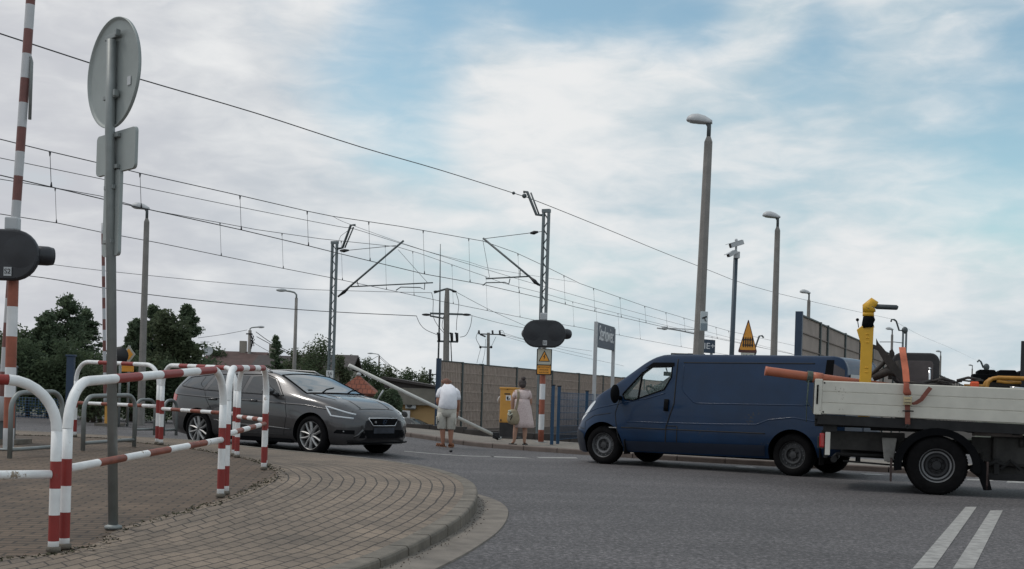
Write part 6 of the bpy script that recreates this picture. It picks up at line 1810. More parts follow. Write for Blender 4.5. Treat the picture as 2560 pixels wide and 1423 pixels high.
for pts, lb in [([(900, 908, opy), (925, 901, opy), (947, 889, opy)], 'cable reaching the wooden lamp pole from the left'), ([(948, 889, opy), (985, 920, opy), (1030, 940, opy), (1088, 948, opy)], 'upper cable sagging right from the wooden lamp pole'),
                ([(948, 893, opy), (990, 930, opy), (1030, 950, opy), (1088, 958, opy)], 'lower cable sagging right from the wooden lamp pole')]:
    cable(lb, pts, .028)
# ------------------------------------------------------------------ people
skin_m = mat('skin', (.36, .17, .11), .6, 0, .08, 4)
skin_l = mat('skin_light', (.42, .24, .17), .6, 0, .08, 4)
def foot(mb, x, y, ang, L_=.26, w=.10, h=.045, mi=0):
    T = Matrix.Translation((x, y, 0)) @ Matrix.Rotation(ang, 4, 'Z')
    out = [(-.45, -.30), (-.48, 0), (-.45, .30), (-.2, .40), (.15, .42), (.38, .46), (.50, .20), (.52, -.10), (.42, -.42), (.15, -.40), (-.2, -.36)]
    mb.prism([(a * L_, b * w) for a, b in out], .0, h * .45, lambda p, q, d: T @ Vector((p, q, d)), mi)
def hand(mb, wrist, d, side, s=1.0, curl=.5):
    """palm, four fingers of their own length, and a thumb, as skinned tubes joined at the palm"""
    d = Vector(d).normalized(); side = Vector(side).normalized(); up = d.cross(side)
    w = Vector(wrist)
    mb.tube([w, w + d * .05 * s, w + d * .095 * s], [.026 * s, .040 * s, .036 * s], 8, flat=.55)
    for k_, ln in enumerate((.072, .082, .076, .058)):
        b = w + d * .09 * s + side * (.024 - .016 * k_) * s
        mid = b + d * ln * .5 * s + up * .012 * curl * s
        e = b + d * ln * (1 - .35 * curl) * s + up * .05 * curl * s
        mb.tube([b, mid, e], [.0095 * s, .009 * s, .007 * s], 6)
    b = w + d * .03 * s + side * .03 * s
    mb.tube([b, b + (d * .5 + side * .8).normalized() * .035 * s, b + (d * .9 + side * .5).normalized() * .065 * s], [.012 * s, .011 * s, .008 * s], 6)
def head(J, E, c, up, fwd, neck, r=.095):
    """adds head joints: jaw, skull, crown, face, nose"""
    c = Vector(c); up = Vector(up).normalized(); fwd = Vector(fwd).normalized()
    J['jaw'] = (*(c - up * r * .9 + fwd * r * .25), r * .62)
    J['skull'] = (*c, r * .86, r * .92); J['crown'] = (*(c + up * r * .55), r * .70)
    J['nose'] = (*(c + fwd * r * 1.05 - up * r * .1), r * .16); J['chin'] = (*(c - up * r * 1.1 + fwd * r * .7), r * .28)
    E += [(neck, 'jaw'), ('jaw', 'skull'), ('skull', 'crown'), ('skull', 'nose'), ('jaw', 'chin')]
def face(t, c, up, fwd, r):
    """eyes, mouth and ears sit on the far side, where the head looks"""
    c = Vector(c); up = Vector(up).normalized(); fwd = Vector(fwd).normalized(); sd = up.cross(fwd)
    mb = MB()
    for s in (-1, 1): mb.ball(tuple(c + fwd * r * .86 + sd * s * r * .38 + up * r * .08), r * .12, 8, 6)
    mb.build('eyes', M_['white'], t)
    mb = MB(); mb.tube([c + fwd * r * .9 - up * r * .62 + sd * r * q for q in (-.3, 0, .3)], r * .07, 6); mb.build('mouth', M_['red_fade'], t)
    mb = MB()
    for s in (-1, 1): mb.ball(tuple(c + sd * s * r * .93), (r * .16, r * .22, r * .30), 8, 6)
    mb.build('ears', skin_m, t)

# the man, back to us, bending over the broken boom
g = G(1115, 1118); k_ = ((1118 - 944) * g.y / 3000) / 1.60
man = thing('person', 'man in a white T-shirt and beige cargo shorts, bent over the broken white boom', 'person', g, 0)
man.scale = (k_, k_, k_)
J = dict(pelvis=(0, -.02, .86, .17, .14), belly=(0, -.03, 1.02, .19, .15), chest=(0, .02, 1.24, .19, .14), neckb=(.0, .12, 1.37, .10), neck=(-.03, .17, 1.43, .07),
         sl=(-.15, .03, 1.28, .08), sr=(.18, .05, 1.27, .08), el=(-.215, -.03, 1.01, .062), er=(.235, .12, 1.0, .06), wl=(-.15, .20, .93, .034), wr=(.235, .24, .82, .034),
         hl=(-.10, -.01, .80, .115), hr=(.11, -.01, .80, .115), kl=(-.09, .0, .44, .072), kr=(.105, .01, .44, .072), cl=(-.085, -.015, .30, .064), cr_=(.10, -.005, .30, .064),
         al=(-.07, -.02, .07, .038), ar=(.105, -.02, .07, .038), tl=(-.135, .05, .035, .032), tr=(.115, .10, .035, .032))
E = [('pelvis', 'belly'), ('belly', 'chest'), ('chest', 'neckb'), ('neckb', 'neck'), ('chest', 'sl'), ('chest', 'sr'), ('sl', 'el'), ('sr', 'er'), ('el', 'wl'), ('er', 'wr'),
     ('pelvis', 'hl'), ('pelvis', 'hr'), ('hl', 'kl'), ('hr', 'kr'), ('kl', 'cl'), ('kr', 'cr_'), ('cl', 'al'), ('cr_', 'ar'), ('al', 'tl'), ('ar', 'tr')]
hc, hu, hf = Vector((-.05, .24, 1.505)), Vector((0, .42, .9)), Vector((0, .9, -.42))
head(J, E, hc, hu, hf, 'neck', .11)
body = skin('body', J, E, skin_m, man, 'pelvis')
face(man, hc, hu, hf, .11)
mb = MB(); hand(mb, (-.15, .20, .93), (.55, .3, -.35), (0, .5, .6), 1.05, .9); hand(mb, (.235, .24, .82), (-.2, .2, -.8), (-.7, .5, 0), 1.05, .8); mb.build('hands', skin_m, man)
hairm = mat('grey_hair', (.20, .105, .08), .9, 0, .2, 30)
mb = MB(); mb.ball(tuple(hc + Vector((0, -.02, -.005))), (.098, .088, .085), 14, 10); mb.build('hair', hairm, man)
shirt_m = mat('white_cotton', (.82, .81, .85), .9, 0, .05, 9, 1.0, 12)
rg = random.Random(2)
mb = MB(); vs = []; n = 32
for cx, cy, z, rx, ry in [(.01, -.03, .885, .205, .185), (.01, -.03, .90, .215, .195), (.015, -.035, .98, .212, .205), (.02, -.035, 1.08, .205, .205), (.025, -.02, 1.18, .203, .20), (.025, .0, 1.26, .198, .185),
                          (.02, .03, 1.33, .178, .155), (.01, .07, 1.385, .14, .125), (-.005, .11, 1.425, .10, .10), (-.015, .14, 1.445, .075, .085)]:
    for q in range(n):
        a = 2 * math.pi * q / n
        w_ = 1 + .018 * math.sin(3 * a + z * 40) * (1.4 - z) + .012 * math.sin(7 * a - z * 55)
        vs.append((cx + rx * w_ * math.cos(a), cy + ry * w_ * math.sin(a), z + .012 * math.sin(2 * a + 1)))
fs = [(i * n + q, i * n + (q + 1) % n, (i + 1) * n + (q + 1) % n, (i + 1) * n + q) for i in range(9) for q in range(n)]
mb.add(vs, fs + [tuple(range(n)), tuple(range(9 * n, 10 * n))], 0, True)
mb.tube([(-.11, .04, 1.335), (-.165, .02, 1.28), (-.195, .0, 1.19), (-.20, -.005, 1.13)], [.07, .08, .075, .072], 14)
mb.tube([(.15, .04, 1.32), (.205, .05, 1.26), (.232, .06, 1.16), (.235, .07, 1.10)], [.07, .08, .073, .07], 14)
sh = mb.build('tshirt', shirt_m, man)
short_m = mat('beige_cotton', (.54, .51, .45), .9, 0, .12, 8, .6, 20)
def shorts():
    mb = MB(); n = 18
    def leg(cx, rings, close):
        vs = []
        for x, y, z, rx, ry in rings:
            for q in range(n):
                a = 2 * math.pi * q / n; w_ = 1 + .035 * math.sin(5 * a + z * 30)
                vs.append((x + rx * w_ * math.cos(a), y + ry * w_ * math.sin(a), z))
        fs = [(i * n + q, i * n + (q + 1) % n, (i + 1) * n + (q + 1) % n, (i + 1) * n + q) for i in range(len(rings) - 1) for q in range(n)]
        mb.add(vs, fs + [tuple(range(n)), tuple(range((len(rings) - 1) * n, len(rings) * n))], 0, True)
    leg(0, [(0, -.02, .96, .205, .165), (0, -.025, .90, .215, .175), (0, -.03, .80, .222, .18), (0, -.02, .70, .20, .16)], 1)
    leg(0, [(-.10, -.02, .80, .12, .165), (-.115, -.015, .66, .12, .14), (-.115, -.01, .54, .112, .118), (-.105, 0, .43, .105, .108), (-.105, 0, .415, .095, .098)], 1)
    leg(0, [(.10, -.02, .80, .12, .165), (.105, -.015, .66, .115, .14), (.105, -.01, .54, .105, .115), (.10, 0, .425, .10, .105), (.10, 0, .41, .09, .095)], 1)
    return mb
so = shorts().build('cargo_shorts', short_m, man)
MB().box((-.225, -.05, .60), (.03, .13, .16)).box((-.228, -.05, .685), (.034, .135, .035)).build('pocket', short_m, so, .01); MB().box((.20, -.05, .60), (.03, .13, .16)).build('pocket', short_m, so, .01)
mb = MB(); mb.ball((-.19, -.13, .585), (.014, .012, .016), 8, 6); mb.build('pocket_tag', M_['black'], so)
sand_m = mat('tan_leather', (.26, .105, .045), .7, 0, .15, 8)
mb = MB(); foot(mb, -.115, .03, R(160), .27, .11, .05); foot(mb, .115, .05, R(80), .27, .11, .05)
for x, y, a in ((-.13, .03, R(160)), (.115, .06, R(80))):
    T = Matrix.Translation((x, y, .02)) @ Matrix.Rotation(a, 4, 'Z')
    for f in (-.08, .02, .075): mb.tube([T @ Vector((f, -.048, 0)), T @ Vector((f, -.03, .055)), T @ Vector((f, .03, .055)), T @ Vector((f, .048, 0))], .016, 6)
mb.build('sandals', sand_m, man)

# the woman, back to us, with a shoulder bag
g = G(1300, 1112, zpave); k_ = ((1112 - 948) * g.y / 3000) / 1.64
wom = thing('person', 'woman in a pale pink lace dress, hair in a bun, standing on the far pavement', 'person', g, 0)
wom.scale = (k_, k_, k_)
J = dict(pelvis=(0, 0, .86, .16, .13), belly=(0, 0, 1.02, .15, .12), chest=(.02, 0, 1.22, .155, .115), neckb=(.025, .02, 1.36, .08), neck=(.02, .03, 1.42, .055),
         sl=(-.15, 0, 1.31, .07), sr=(.19, .0, 1.30, .07), el=(-.225, -.01, 1.07, .05), er=(.235, .07, 1.07, .05), wl=(-.215, .0, .83, .033), wr=(.20, .22, .95, .033),
         hl=(-.09, 0, .80, .11), hr=(.10, 0, .80, .11), kl=(-.115, .0, .46, .066), kr=(.105, .0, .46, .066), cl=(-.13, -.02, .32, .064), cr_=(.115, -.02, .32, .064),
         al=(-.15, -.02, .07, .036), ar=(.105, -.01, .07, .036), tl=(-.21, .07, .03, .028), tr=(.13, .11, .03, .028))
E = [('pelvis', 'belly'), ('belly', 'chest'), ('chest', 'neckb'), ('neckb', 'neck'), ('chest', 'sl'), ('chest', 'sr'), ('sl', 'el'), ('sr', 'er'), ('el', 'wl'), ('er', 'wr'),
     ('pelvis', 'hl'), ('pelvis', 'hr'), ('hl', 'kl'), ('hr', 'kr'), ('kl', 'cl'), ('kr', 'cr_'), ('cl', 'al'), ('cr_', 'ar'), ('al', 'tl'), ('ar', 'tr')]
hc, hu, hf = Vector((.015, .05, 1.525)), Vector((0, .05, 1)), Vector((-.25, .97, -.05))
head(J, E, hc, hu, hf, 'neck', .098)
skin('body', J, E, skin_l, wom, 'pelvis')
face(wom, hc, hu, hf, .098)
mb = MB(); hand(mb, (-.215, 0, .83), (.05, .1, -1), (.3, .9, 0), .95, .7); hand(mb, (.20, .22, .95), (-.5, .8, .1), (0, 0, 1), .95, .5); mb.build('hands', skin_l, wom)
hm = mat('brown_hair', (.055, .042, .04), .8, 0, .25, 30)
mb = MB(); mb.ball((.015, .03, 1.545), (.102, .108, .108), 16, 10); mb.ball((.02, -.01, 1.50), (.088, .085, .085), 14, 8); mb.ball((.04, -.02, 1.655), (.055, .055, .055), 12, 8); mb.build('hair', hm, wom)
lace = mat('pink_lace', (.52, .40, .385), .9, 0, 0, 48, .4, 60, col2=(.72, .60, .575))
def rings(mb, rs, n=26, wav=0, mi=0, cap=True):
    vs = []
    z0 = rs[0][2]
    for x, y, z, rx, ry in rs:
        for q in range(n):
            a = 2 * math.pi * q / n; w_ = 1 + wav * max(0, (1.15 - z)) * math.sin(6 * a + 1.3)
            vs.append((x + rx * w_ * math.cos(a), y + ry * w_ * math.sin(a), z))
    fs = [(i * n + q, i * n + (q + 1) % n, (i + 1) * n + (q + 1) % n, (i + 1) * n + q) for i in range(len(rs) - 1) for q in range(n)]
    mb.add(vs, fs + ([tuple(range(n)), tuple(range((len(rs) - 1) * n, len(rs) * n))] if cap else []), mi, True)
JS = dict(b=(.01, 0, 1.06, .18, .14), c=(.02, 0, 1.20, .185, .14), d=(.022, .01, 1.335, .12, .10), e=(.02, .02, 1.385, .068, .065),
          sl=(-.155, 0, 1.305, .092), sr=(.195, .0, 1.295, .092), ul=(-.215, -.005, 1.14, .088), ur=(.23, .045, 1.13, .085))
dr = skin('dress', JS, [('b', 'c'), ('c', 'd'), ('d', 'e'), ('c', 'sl'), ('c', 'sr'), ('sl', 'ul'), ('sr', 'ur')], lace, wom, 'b')
mb = MB(); rings(mb, [(.015, 0, 1.14, .19, .145), (.02, 0, 1.06, .195, .155), (.04, 0, .90, .215, .18), (.06, 0, .72, .222, .19), (.08, 0, .56, .232, .205), (.09, 0, .435, .238, .21), (.09, 0, .43, .22, .19)], 36, .10); mb.build('skirt', lace, dr)
bag_m = mat('beige_canvas', (.30, .25, .17), .9, 0, .2, 9, .4, 30)
bag = thing('shoulder_bag', 'soft beige shoulder bag hanging at the left hip of the woman', 'bag', g + Vector((-.16, -.12, 0)) * k_, 0)
bag.scale = (k_, k_, k_)
mb = MB(); rings(mb, [(0, 0, .50, .08, .05), (0, 0, .53, .15, .085), (.0, 0, .62, .185, .10), (-.005, 0, .72, .17, .09), (-.02, 0, .82, .13, .07), (-.03, 0, .88, .07, .05)], 22); mb.build('pouch', bag_m, bag)
mb = MB(); ribbon(mb, [(.02, -.03, .84), (.06, -.05, 1.02), (.085, -.06, 1.20), (.08, -.03, 1.32), (.06, .10, 1.375), (.05, .2, 1.30)], .06, .012); mb.build('strap', bag_m, bag)
mb = MB(); mb.ball((-.12, -.04, .83), (.05, .03, .035), 8, 6); mb.ball((-.14, -.05, .76), (.035, .03, .05), 8, 6); mb.tube([(-.05, -.08, .78), (-.12, -.09, .72), (-.17, -.07, .76)], .018, 6); mb.build('scarf', mat('pale_scarf', (.50, .50, .40), .9, 0, .2, 20), bag)
mb = MB(); mb.tube([(-.10, -.07, .80), (-.06, -.09, .70), (-.10, -.08, .62)], .014, 6); mb.build('dark_cord', M_['black'], bag)
mb = MB(); foot(mb, -.18, .03, R(140), .25, .095, .05); foot(mb, .12, .05, R(70), .25, .095, .05); mb.tube([(-.21, .02, .03), (-.2, .05, .055), (-.16, .07, .03)], .012, 6); mb.tube([(.08, .1, .03), (.12, .11, .055), (.16, .09, .03)], .012, 6); mb.build('flip_flops', M_['black'], wom)

# pebble on the road
b = G(1127, 1131)
pe = MB().ball((0, 0, .025), (.035, .03, .028), 10, 7).build('pebble', M_['black']); pe.location = b
tag(pe, 'small dark lump lying on the asphalt below the man', 'pebble')

# ------------------------------------------------------------------ trees
LEAF = [leaf_mat('leaf_dark', (.058, .082, .050), (.115, .150, .080)), leaf_mat('leaf_mid', (.064, .084, .052), (.125, .148, .082)), leaf_mat('leaf_conifer', (.080, .115, .075), (.15, .19, .115))]
def leafq(mb, p, s, rg, droop=0.0):
    a = Vector((rg.gauss(0, 1), rg.gauss(0, 1), rg.gauss(0, .6) - droop)).normalized()
    b = a.cross(Vector((rg.gauss(0, 1), rg.gauss(0, 1), rg.gauss(0, 1)))).normalized()
    s1, s2 = s * rg.uniform(.7, 1.4), s * rg.uniform(.35, .7)
    mb.add([p - a * s1 * .5, p + b * s2 * .5, p + a * s1 * .6, p - b * s2 * .5], [(0, 1, 2, 3)])
def broad_tree(x, y, z0, h, w, label, mi, seed, n=2600, leaf=.22, group=None, low=.25, name='broadleaf_tree'):
    rg = random.Random(seed)
    t = thing(name, label, 'tree', (x, y, z0), 0, group)
    mb = MB(); mb.tube([(0, 0, -.3), (.05, 0, h * .3), (-.05, .05, h * .6), (0, 0, h * .85)], [h * .03, h * .022, h * .014, h * .004], 8)
    tips = []
    nb = 26
    for k in range(nb):
        f = low + (1 - low) * (k + rg.random()) / nb
        a = rg.random() * 6.283
        prof = math.sin(math.pi * min(1, max(.0, (f - low) / (1 - low)) * .72 + .26)) ** .8
        r = w / 2 * prof * rg.uniform(.55, 1.05)
        e = Vector((math.cos(a) * r, math.sin(a) * r, h * f + rg.uniform(-.1, .1) * h * .3))
        s = Vector((0, 0, h * f * .75))
        mb.tube([s, s.lerp(e, .5) + Vector((0, 0, h * .02)), e], [h * .010, h * .006, h * .002], 5)
        tips.append((e, w * rg.uniform(.13, .24)))
        tips.append((s.lerp(e, .55), w * rg.uniform(.12, .2)))
    tips.append((Vector((rg.uniform(-.1, .1), 0, h * .95)), w * .12))
    mb.build('trunk', M_['bark'], t)
    mb = MB()
    wt = [r * r for _, r in tips]
    for k in range(n):
        c, r = rg.choices(tips, wt)[0]
        d = Vector((rg.gauss(0, 1), rg.gauss(0, 1), rg.gauss(0, .8))).normalized() * r * rg.random() ** .4
        leafq(mb, c + d, leaf, rg)
    mb.build('crown', LEAF[mi], t)
    return t
def conifer(x, y, z0, h, w, label, seed, n=2600, leaf=.3, group=None, base=.04):
    rg = random.Random(seed)
    t = thing('conifer_tree', label, 'tree', (x, y, z0), 0, group)
    mt_ = MB(); mt_.tube([(0, 0, -.3), (0, 0, h * .98)], [h * .022, h * .003], 8)
    mb = MB()
    nb = 90
    per = max(6, n // nb)
    for k in range(nb):
        f = base + (1 - base) * (k + rg.random()) / nb
        a = rg.random() * 6.283
        r = w / 2 * (1 - f) ** .62 * rg.uniform(.45, 1.18) + .08
        e = Vector((math.cos(a) * r, math.sin(a) * r, h * f + r * .22))
        s = Vector((0, 0, h * f))
        mt_.tube([s, e], [.03, .008], 4)
        for q in range(per):
            u = rg.random() ** .55
            p = s.lerp(e, u) + Vector((rg.gauss(0, .10), rg.gauss(0, .10), rg.gauss(0, .08) - .10 * u)) * (w / 4)
            leafq(mb, p, leaf * (1.1 - .4 * u), rg, .6)
    for q in range(14): leafq(mb, Vector((rg.gauss(0, .05), rg.gauss(0, .05), h * rg.uniform(.93, 1.0))), leaf * .7, rg)
    mt_.build('trunk', M_['bark'], t)
    mb.build('crown', LEAF[2], t)
    return t
def TPos(u, y): p = P(u, 990, y); return p.x, p.y, groad(p.x, p.y)
def hof(v, y, u=600): return H + ((1000 + .03 * (u - 1280)) - v) * y / 3000
gt = 'trees beyond the railway on the left'
Y = 52
for i, (u, v, w, kind, lb) in enumerate([
        (112, 782, 3.0, 'c', 'dark conifer left of the middle in the left tree clump'), (162, 742, 3.8, 'c', 'tallest tree of the dark clump behind the round sign'),
        (208, 775, 3.0, 'c', 'dark conifer nearest the sign pole in the left clump'), (40, 840, 3.4, 'b', 'lower tree behind the striped light post at the left edge'),
        (335, 800, 2.2, 'c', 'pointed conifer just right of the sign pole'), (375, 764, 2.8, 'c', 'tall tree directly behind the left street lamp'),
        (418, 790, 2.4, 'b', 'lower tree between the left street lamp and the ragged tree'), (462, 765, 2.6, 'c', 'tall ragged tree above the rear of the estate car')]):
    yy = Y + (i % 3) * 2
    x, y_, z = TPos(u, yy)
    hh = hof(v, yy, u) - z
    if kind == 'c': conifer(x, y_, z, hh, w, lb, 100 + i, 8000, .19, gt)
    else: broad_tree(x, y_, z, hh, w, lb, 0 if i % 2 else 1, 100 + i, 7500, .18, gt, .1)
# hedge mass under the left trees
def hedge(p0, p1, h, d, label, seed, n, leaf, mi, name='hedge'):
    rg = random.Random(seed)
    t = thing(name, label, 'hedge', p0)
    mb = MB(); a = p1 - p0
    for k in range(n):
        f = rg.random(); q = a * f
        hh = h * (.86 + .16 * math.sin(f * 17 + seed) + .08 * math.sin(f * 43))
        z = hh * rg.random() ** .6
        leafq(mb, q + Vector((rg.gauss(0, .1), rg.uniform(-d / 2, d / 2), z)), leaf, rg)
    mb.build('foliage', LEAF[mi], t)
    mb = MB()
    for k in range(max(3, int(a.length / .5))):
        q = a * ((k + .5) / max(3, int(a.length / .5))); mb.tube([q + Vector((0, 0, -.2)), q + Vector((rg.gauss(0, .1), 0, h * .7))], [.07, .02], 6)
    mb.build('stems', M_['bark'], t)
    return t
a, b = P(-60, 1040, 30.5), P(300, 1040, 30.5); a.z = b.z = groad(a.x, a.y)
hedge(a, b, 1.85, 1.2, 'dark hedge behind the leftmost railings', 3, 15000, .10, 0)
a, b = P(296, 1040, 30.5), P(545, 1040, 31.5); a.z = b.z = groad(a.x, a.y)
hedge(a, b, 1.55, 1.0, 'dark hedge behind the left street lamp and the railings', 5, 10000, .10, 0)
a, b = P(205, 1040, 28.5), P(262, 1040, 28.5); a.z = b.z = groad(a.x, a.y)
hedge(a, b, 1.35, .6, 'olive green bush left of the round sign pole, under the rear railing', 8, 2600, .085, 1, 'bush')
# background trees
for i, (u, v, y_, w, kind, lb) in enumerate([
        (686, 840, 78, 1.9, 'c', 'small dark conifer right of the short lamp pole'), (735, 880, 84, 2.4, 'b', 'low bushy tree beside the curved arm lamp'), (797, 850, 74, 2.8, 'b', 'round tree left of the lattice mast'),
        (770, 872, 76, 2.4, 'b', 'low tree between the curved lamp and the round tree'), (880, 900, 110, 4.0, 'b', 'far tree left of the wooden lamp pole'), (850, 890, 80, 1.8, 'b', 'small tree just right of the lattice mast'), (915, 905, 112, 3.4, 'b', 'far tree behind the wooden lamp pole'),
        (970, 925, 115, 3.4, 'b', 'far tree right of the wooden lamp pole'), (1015, 930, 118, 3.6, 'b', 'far light crowned tree above the flat cream building'), (1060, 935, 118, 3.4, 'b', 'far tree nearest the end of the long noise barrier'),
        (530, 872, 95, 3.4, 'b', 'low far tree behind the brown roofs')]):
    x, yy, z = TPos(u, y_)
    hh = hof(v, y_, u) - z
    if kind == 'c': conifer(x, yy, z, hh, w, lb, 300 + i, 2600, .24, 'low trees in the background')
    else: broad_tree(x, yy, z, hh, w, lb, i % 2, 300 + i, 3000, .17 * y_ / 80, 'low trees in the background', .15)
# clipped cypress by the cream building
for i, (u, w, v, lb) in enumerate([(956, .95, 978, 'left dark green clipped cypress beside the cream building'), (980, .9, 974, 'right dark green clipped cypress beside the cream building')]):
    x, yy, z = TPos(u, 52)
    rg = random.Random(40 + i); hh = hof(v, 52, u) - z
    t = thing('cypress', lb, 'tree', (x, yy, z), 0, 'clipped cypresses')
    mb = MB()
    for k in range(3200):
        f = rg.random(); a = rg.random() * 6.283; r = w / 2 * min(1, (1 - f) * 3.2 + .12) ** .6 * rg.uniform(.75, 1.03)
        leafq(mb, Vector((math.cos(a) * r, math.sin(a) * r, f * hh)), .12, rg)
    mb.build('crown', LEAF[2], t); MB().tube([(0, 0, -.2), (0, 0, hh * .9)], [.07, .02], 6).build('trunk', M_['bark'], t)

# ------------------------------------------------------------------ houses
tile_r = brick_mat('red_tiles', (.27, .085, .05), (.22, .07, .042), (.11, .035, .022), .30, .34, .03, 'Object', 0, .5, .2)
tile_b = mat('brown_roof', (.088, .052, .046), .85, 0, .2, 2)
tile_g = mat('grey_brown_roof', (.06, .05, .048), .85, 0, .2, 2)
plaster = mat('cream_plaster', (.50, .32, .155), .9, 0, .06, 1)
plaster2 = mat('grey_plaster', (.30, .27, .23), .9, 0, .1, 1)
fascia = mat('fascia', (.22, .20, .17), .8, 0, .12, 2)
def gable(x0, x1, y, dep, zb, ze, zr, label, roof, wall, chim=None):
    zb = min(zb, groad((x0 + x1) / 2, y))
    t = thing('house', label, 'house', ((x0 + x1) / 2, y, zb), 0, 'houses behind the railway')
    w = (x1 - x0) / 2
    mb = MB(); mb.prism([(-w, 0), (w, 0), (w, ze - zb), (-w, ze - zb)], 0, dep, lambda p, q, d: (p, d, q)); wl = mb.build('wall', wall, t)
    mb = MB()
    e, r = ze - zb, zr - zb
    mb.prism([(-.5, e - .25), (-.5, e - .05), (dep / 2, r + .15), (dep + .5, e - .05), (dep + .5, e - .25), (dep / 2, r)], -w - .4, w + .4, lambda p, q, d: (d, p, q)); rf = mb.build('roof', roof, t)
    if chim:
        for cx in chim: MB().box((cx - (x0 + x1) / 2, dep / 2, r + .4), (.5, .5, 1.2)).build('chimney', plaster2, rf)
    k = max(1, int(w))
    for i in range(k):
        wx = -w + 2 * w * (i + .5) / k
        f = MB().box((wx, -.03, e * .55), (1.0, .08, 1.2)).build('window', M_['white'], t)
        MB().box((wx, -.075, e * .55), (.84, .02, 1.04)).build('pane', tint, f)
    return t
def X(u, y): return P(u, 990, y).x
y = 92
gable(X(500, y), X(628, y), y, 8, -.8, H + 52 * y / 3000, H + 100 * y / 3000, 'house with a long brown roof behind the estate car and short lamp pole', tile_b, plaster2, [X(575, y)])
y = 88
gable(X(632, y), X(742, y), y, 7, -.8, H + 56 * y / 3000, H + 92 * y / 3000, 'house with a grey brown roof and small chimney behind the small conifer', tile_g, plaster2, [X(655, y)])
y = 95
gable(X(748, y), X(866, y), y, 7, -.8, H + 62 * y / 3000, H + 99 * y / 3000, 'house with a dark roof behind the left lattice mast', tile_g, plaster2)
y = 44; x, yy, z = TPos(60, y)
gable(X(-40, 60), X(110, 60), 60, 6, -.2, 2.6, H + 55 * 60 / 3000 + .2, 'house half hidden by the hedge at the left edge of the picture', tile_g, plaster2)
# satellite dish and aerial on the brown roof
b = P(521, 878, 91.5)
d_ = MB().lathe([(0, 0), (.25, .03), (.36, .08)], 20, 0, Matrix.Rotation(R(80), 4, 'X')).tube([(0, .1, 0), (0, .4, -.6)], .03, 6).build('satellite_dish', M_['lampwhite'], None, 0, None, .02); d_.location = b
tag(d_, 'round satellite dish on the brown house roof left of the lamp pole', 'satellite dish')
b = P(512, 862, 93)
d_ = MB().tube([(0, 0, -1.4), (0, 0, .3)], .03, 5).tube([(-.35, 0, .2), (.35, 0, .22)], .02, 4).tube([(-.25, 0, .02), (.25, 0, .04)], .02, 4).build('tv_aerial', M_['wire']); d_.location = b
tag(d_, 'thin television aerial on the brown house roof', 'aerial')
# red pyramid roof
y = 78; b = P(895, 1000, y); s = y / 3000
t = thing('house', 'small house with a red tiled pyramid roof left of the cypresses', 'house', (b.x, b.y, -1.9), 0, 'houses behind the railway')
e = H + .1 + 1.9; r = H + (988 - 937) * s + 1.9
hw = 54 * s
mb = MB(); mb.box((0, 0, e / 2), (hw * 1.7, hw * 1.7, e)); mb.build('wall', plaster2, t)
mb = MB(); mb.add([(-hw, -hw, e), (hw, -hw, e), (hw, hw, e), (-hw, hw, e), (0, 0, r), (-hw, -hw, e - .15), (hw, -hw, e - .15), (hw, hw, e - .15), (-hw, hw, e - .15)],
                  [(0, 1, 4), (1, 2, 4), (2, 3, 4), (3, 0, 4), (0, 5, 6, 1), (1, 6, 7, 2), (2, 7, 8, 3), (3, 8, 5, 0), (8, 7, 6, 5)]); rf = mb.build('roof', tile_r, t)
MB().ball((0, 0, r + .02), (.16, .16, .14), 10, 6).build('finial', M_['lampwhite'], rf)
# white sticks leaning by the hedge
b = P(945, 998, 50)
st = MB().tube([(0, 0, 0), P(958, 976, 50) - b], .035, 8).tube([(-.02, .02, -.8), (0, 0, 0)], .035, 8).build('white_stake', M_['lampwhite']); st.location = b
tag(st, 'short white slanting stake left of the clipped cypresses', 'stake')
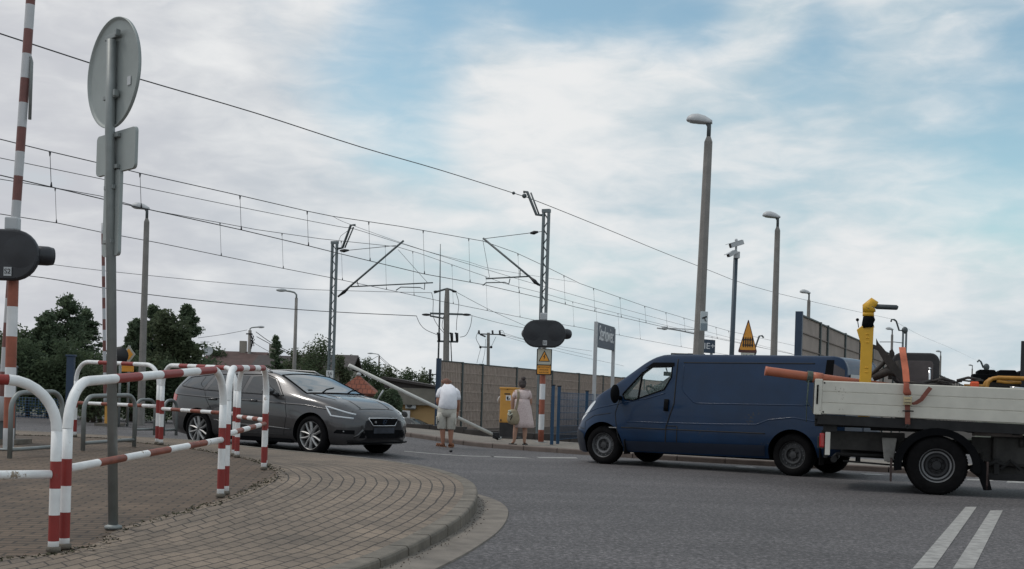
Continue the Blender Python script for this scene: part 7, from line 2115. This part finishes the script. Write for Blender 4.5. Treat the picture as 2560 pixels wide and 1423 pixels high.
# flat roofed cream building with two air conditioners
y = 90.0; s = y / 3000; ZB = 1.9
t = thing('cream_building', 'low cream building with a flat grey roof edge and air conditioners', 'building', (X(1045, y), y, -ZB), R(-4))
cx = X(1045, y)
def BX(u): return X(u, y) - cx
zt1 = H + (993 - 1013) * s + ZB
mb = MB(); mb.box((BX(1052), 2.6, (zt1 + .2) / 2), (BX(1120) - BX(985), 5, zt1 + .2)); mb.build('wall', plaster, t)
mb = MB(); mb.box((BX(1050), 2.4, zt1 + 21 * s), (BX(1125) - BX(975), 5.6, 42 * s)); mb.build('roof_edge', fascia, t, .02)
mb = MB(); mb.prism([(BX(955), zt1 + 62 * s), (BX(1125), zt1 + 40 * s), (BX(1125), zt1 + 45 * s), (BX(955), zt1 + 69 * s)], -.6, 5.4, lambda p, q, d: (p, d, q)); mb.prism([(BX(960), zt1 + 41.5 * s), (BX(1125), zt1 + 41.5 * s), (BX(960), zt1 + 62 * s)], -.3, 5.0, lambda p, q, d: (p, d, q)); mb.build('roof', tile_g, t)
def aircon(u, v, w, h, lb):
    p = P(u, v, y - .15)
    q = thing('air_conditioner', lb, 'air conditioner', p)
    MB().box((0, 0, 0), (w, .30, h)).build('casing', M_['white'] if v > 1020 else M_['lampwhite'], q, .02)
    mb = MB(); mb.lathe([(h * .40, 0), (h * .36, -.03), (h * .08, -.02), (0, -.03)], 24, 0, Matrix.Translation((-w * .12, -.155, 0)) @ Matrix.Rotation(R(-90), 4, 'X'))
    for k in range(5): mb.tube([(-w * .12 + h * .4 * math.cos(k * 1.2566), -.17, h * .4 * math.sin(k * 1.2566)), (-w * .12, -.17, 0)], .012, 4)
    mb.build('fan_grille', mat('fan_dark', (.06, .06, .06), .6, 0, .2, 6), q)
    MB().box((0, .1, -h / 2 - .05), (w * .9, .25, .04)).build('bracket', M_['steel'], q)
aircon(1027, 1012, .78, .56, 'beige air conditioner mounted higher on the cream wall')
aircon(1014, 1037, .66, .62, 'white air conditioner mounted lower on the cream wall behind the parked cars')
# parked cars behind the crossing
green_p = mat('grey_green_paint', (.06, .07, .068), .35, .4, .06, 2, coat=.7)
b = P(1026, 1077, 83)
pc = estate_car('parked_car', 'dark grey green estate car parked by the cream building', (b.x, b.y, -1.76), R(-14), green_p, False)
b = P(1110, 1076, 56)
# concrete trough and low dark edge between pavement and railway
mb = MB()
a, c = Vector((-3.2, 33.4, 0)), Vector((9.0, 29.6, 0))
d = (c - a).normalized(); n_ = Vector((-d.y, d.x, 0))
for k in range(13):
    p = a + d * k; mb.prism([(0.01, -.4), (.99, -.4), (.99, .17), (.01, .17)], 0, .3, lambda q, w_, e_: tuple(p + d * q + n_ * e_ + Vector((0, 0, groad(p.x, p.y) + w_ + .03))))
ed = mb.build('concrete_edging', mat('dark_edging', (.06, .052, .048), .9, 0, .25, 3)); tag(ed, 'low dark concrete edging behind the far pavement', 'edging')
# steel rails of the two tracks on their ballast
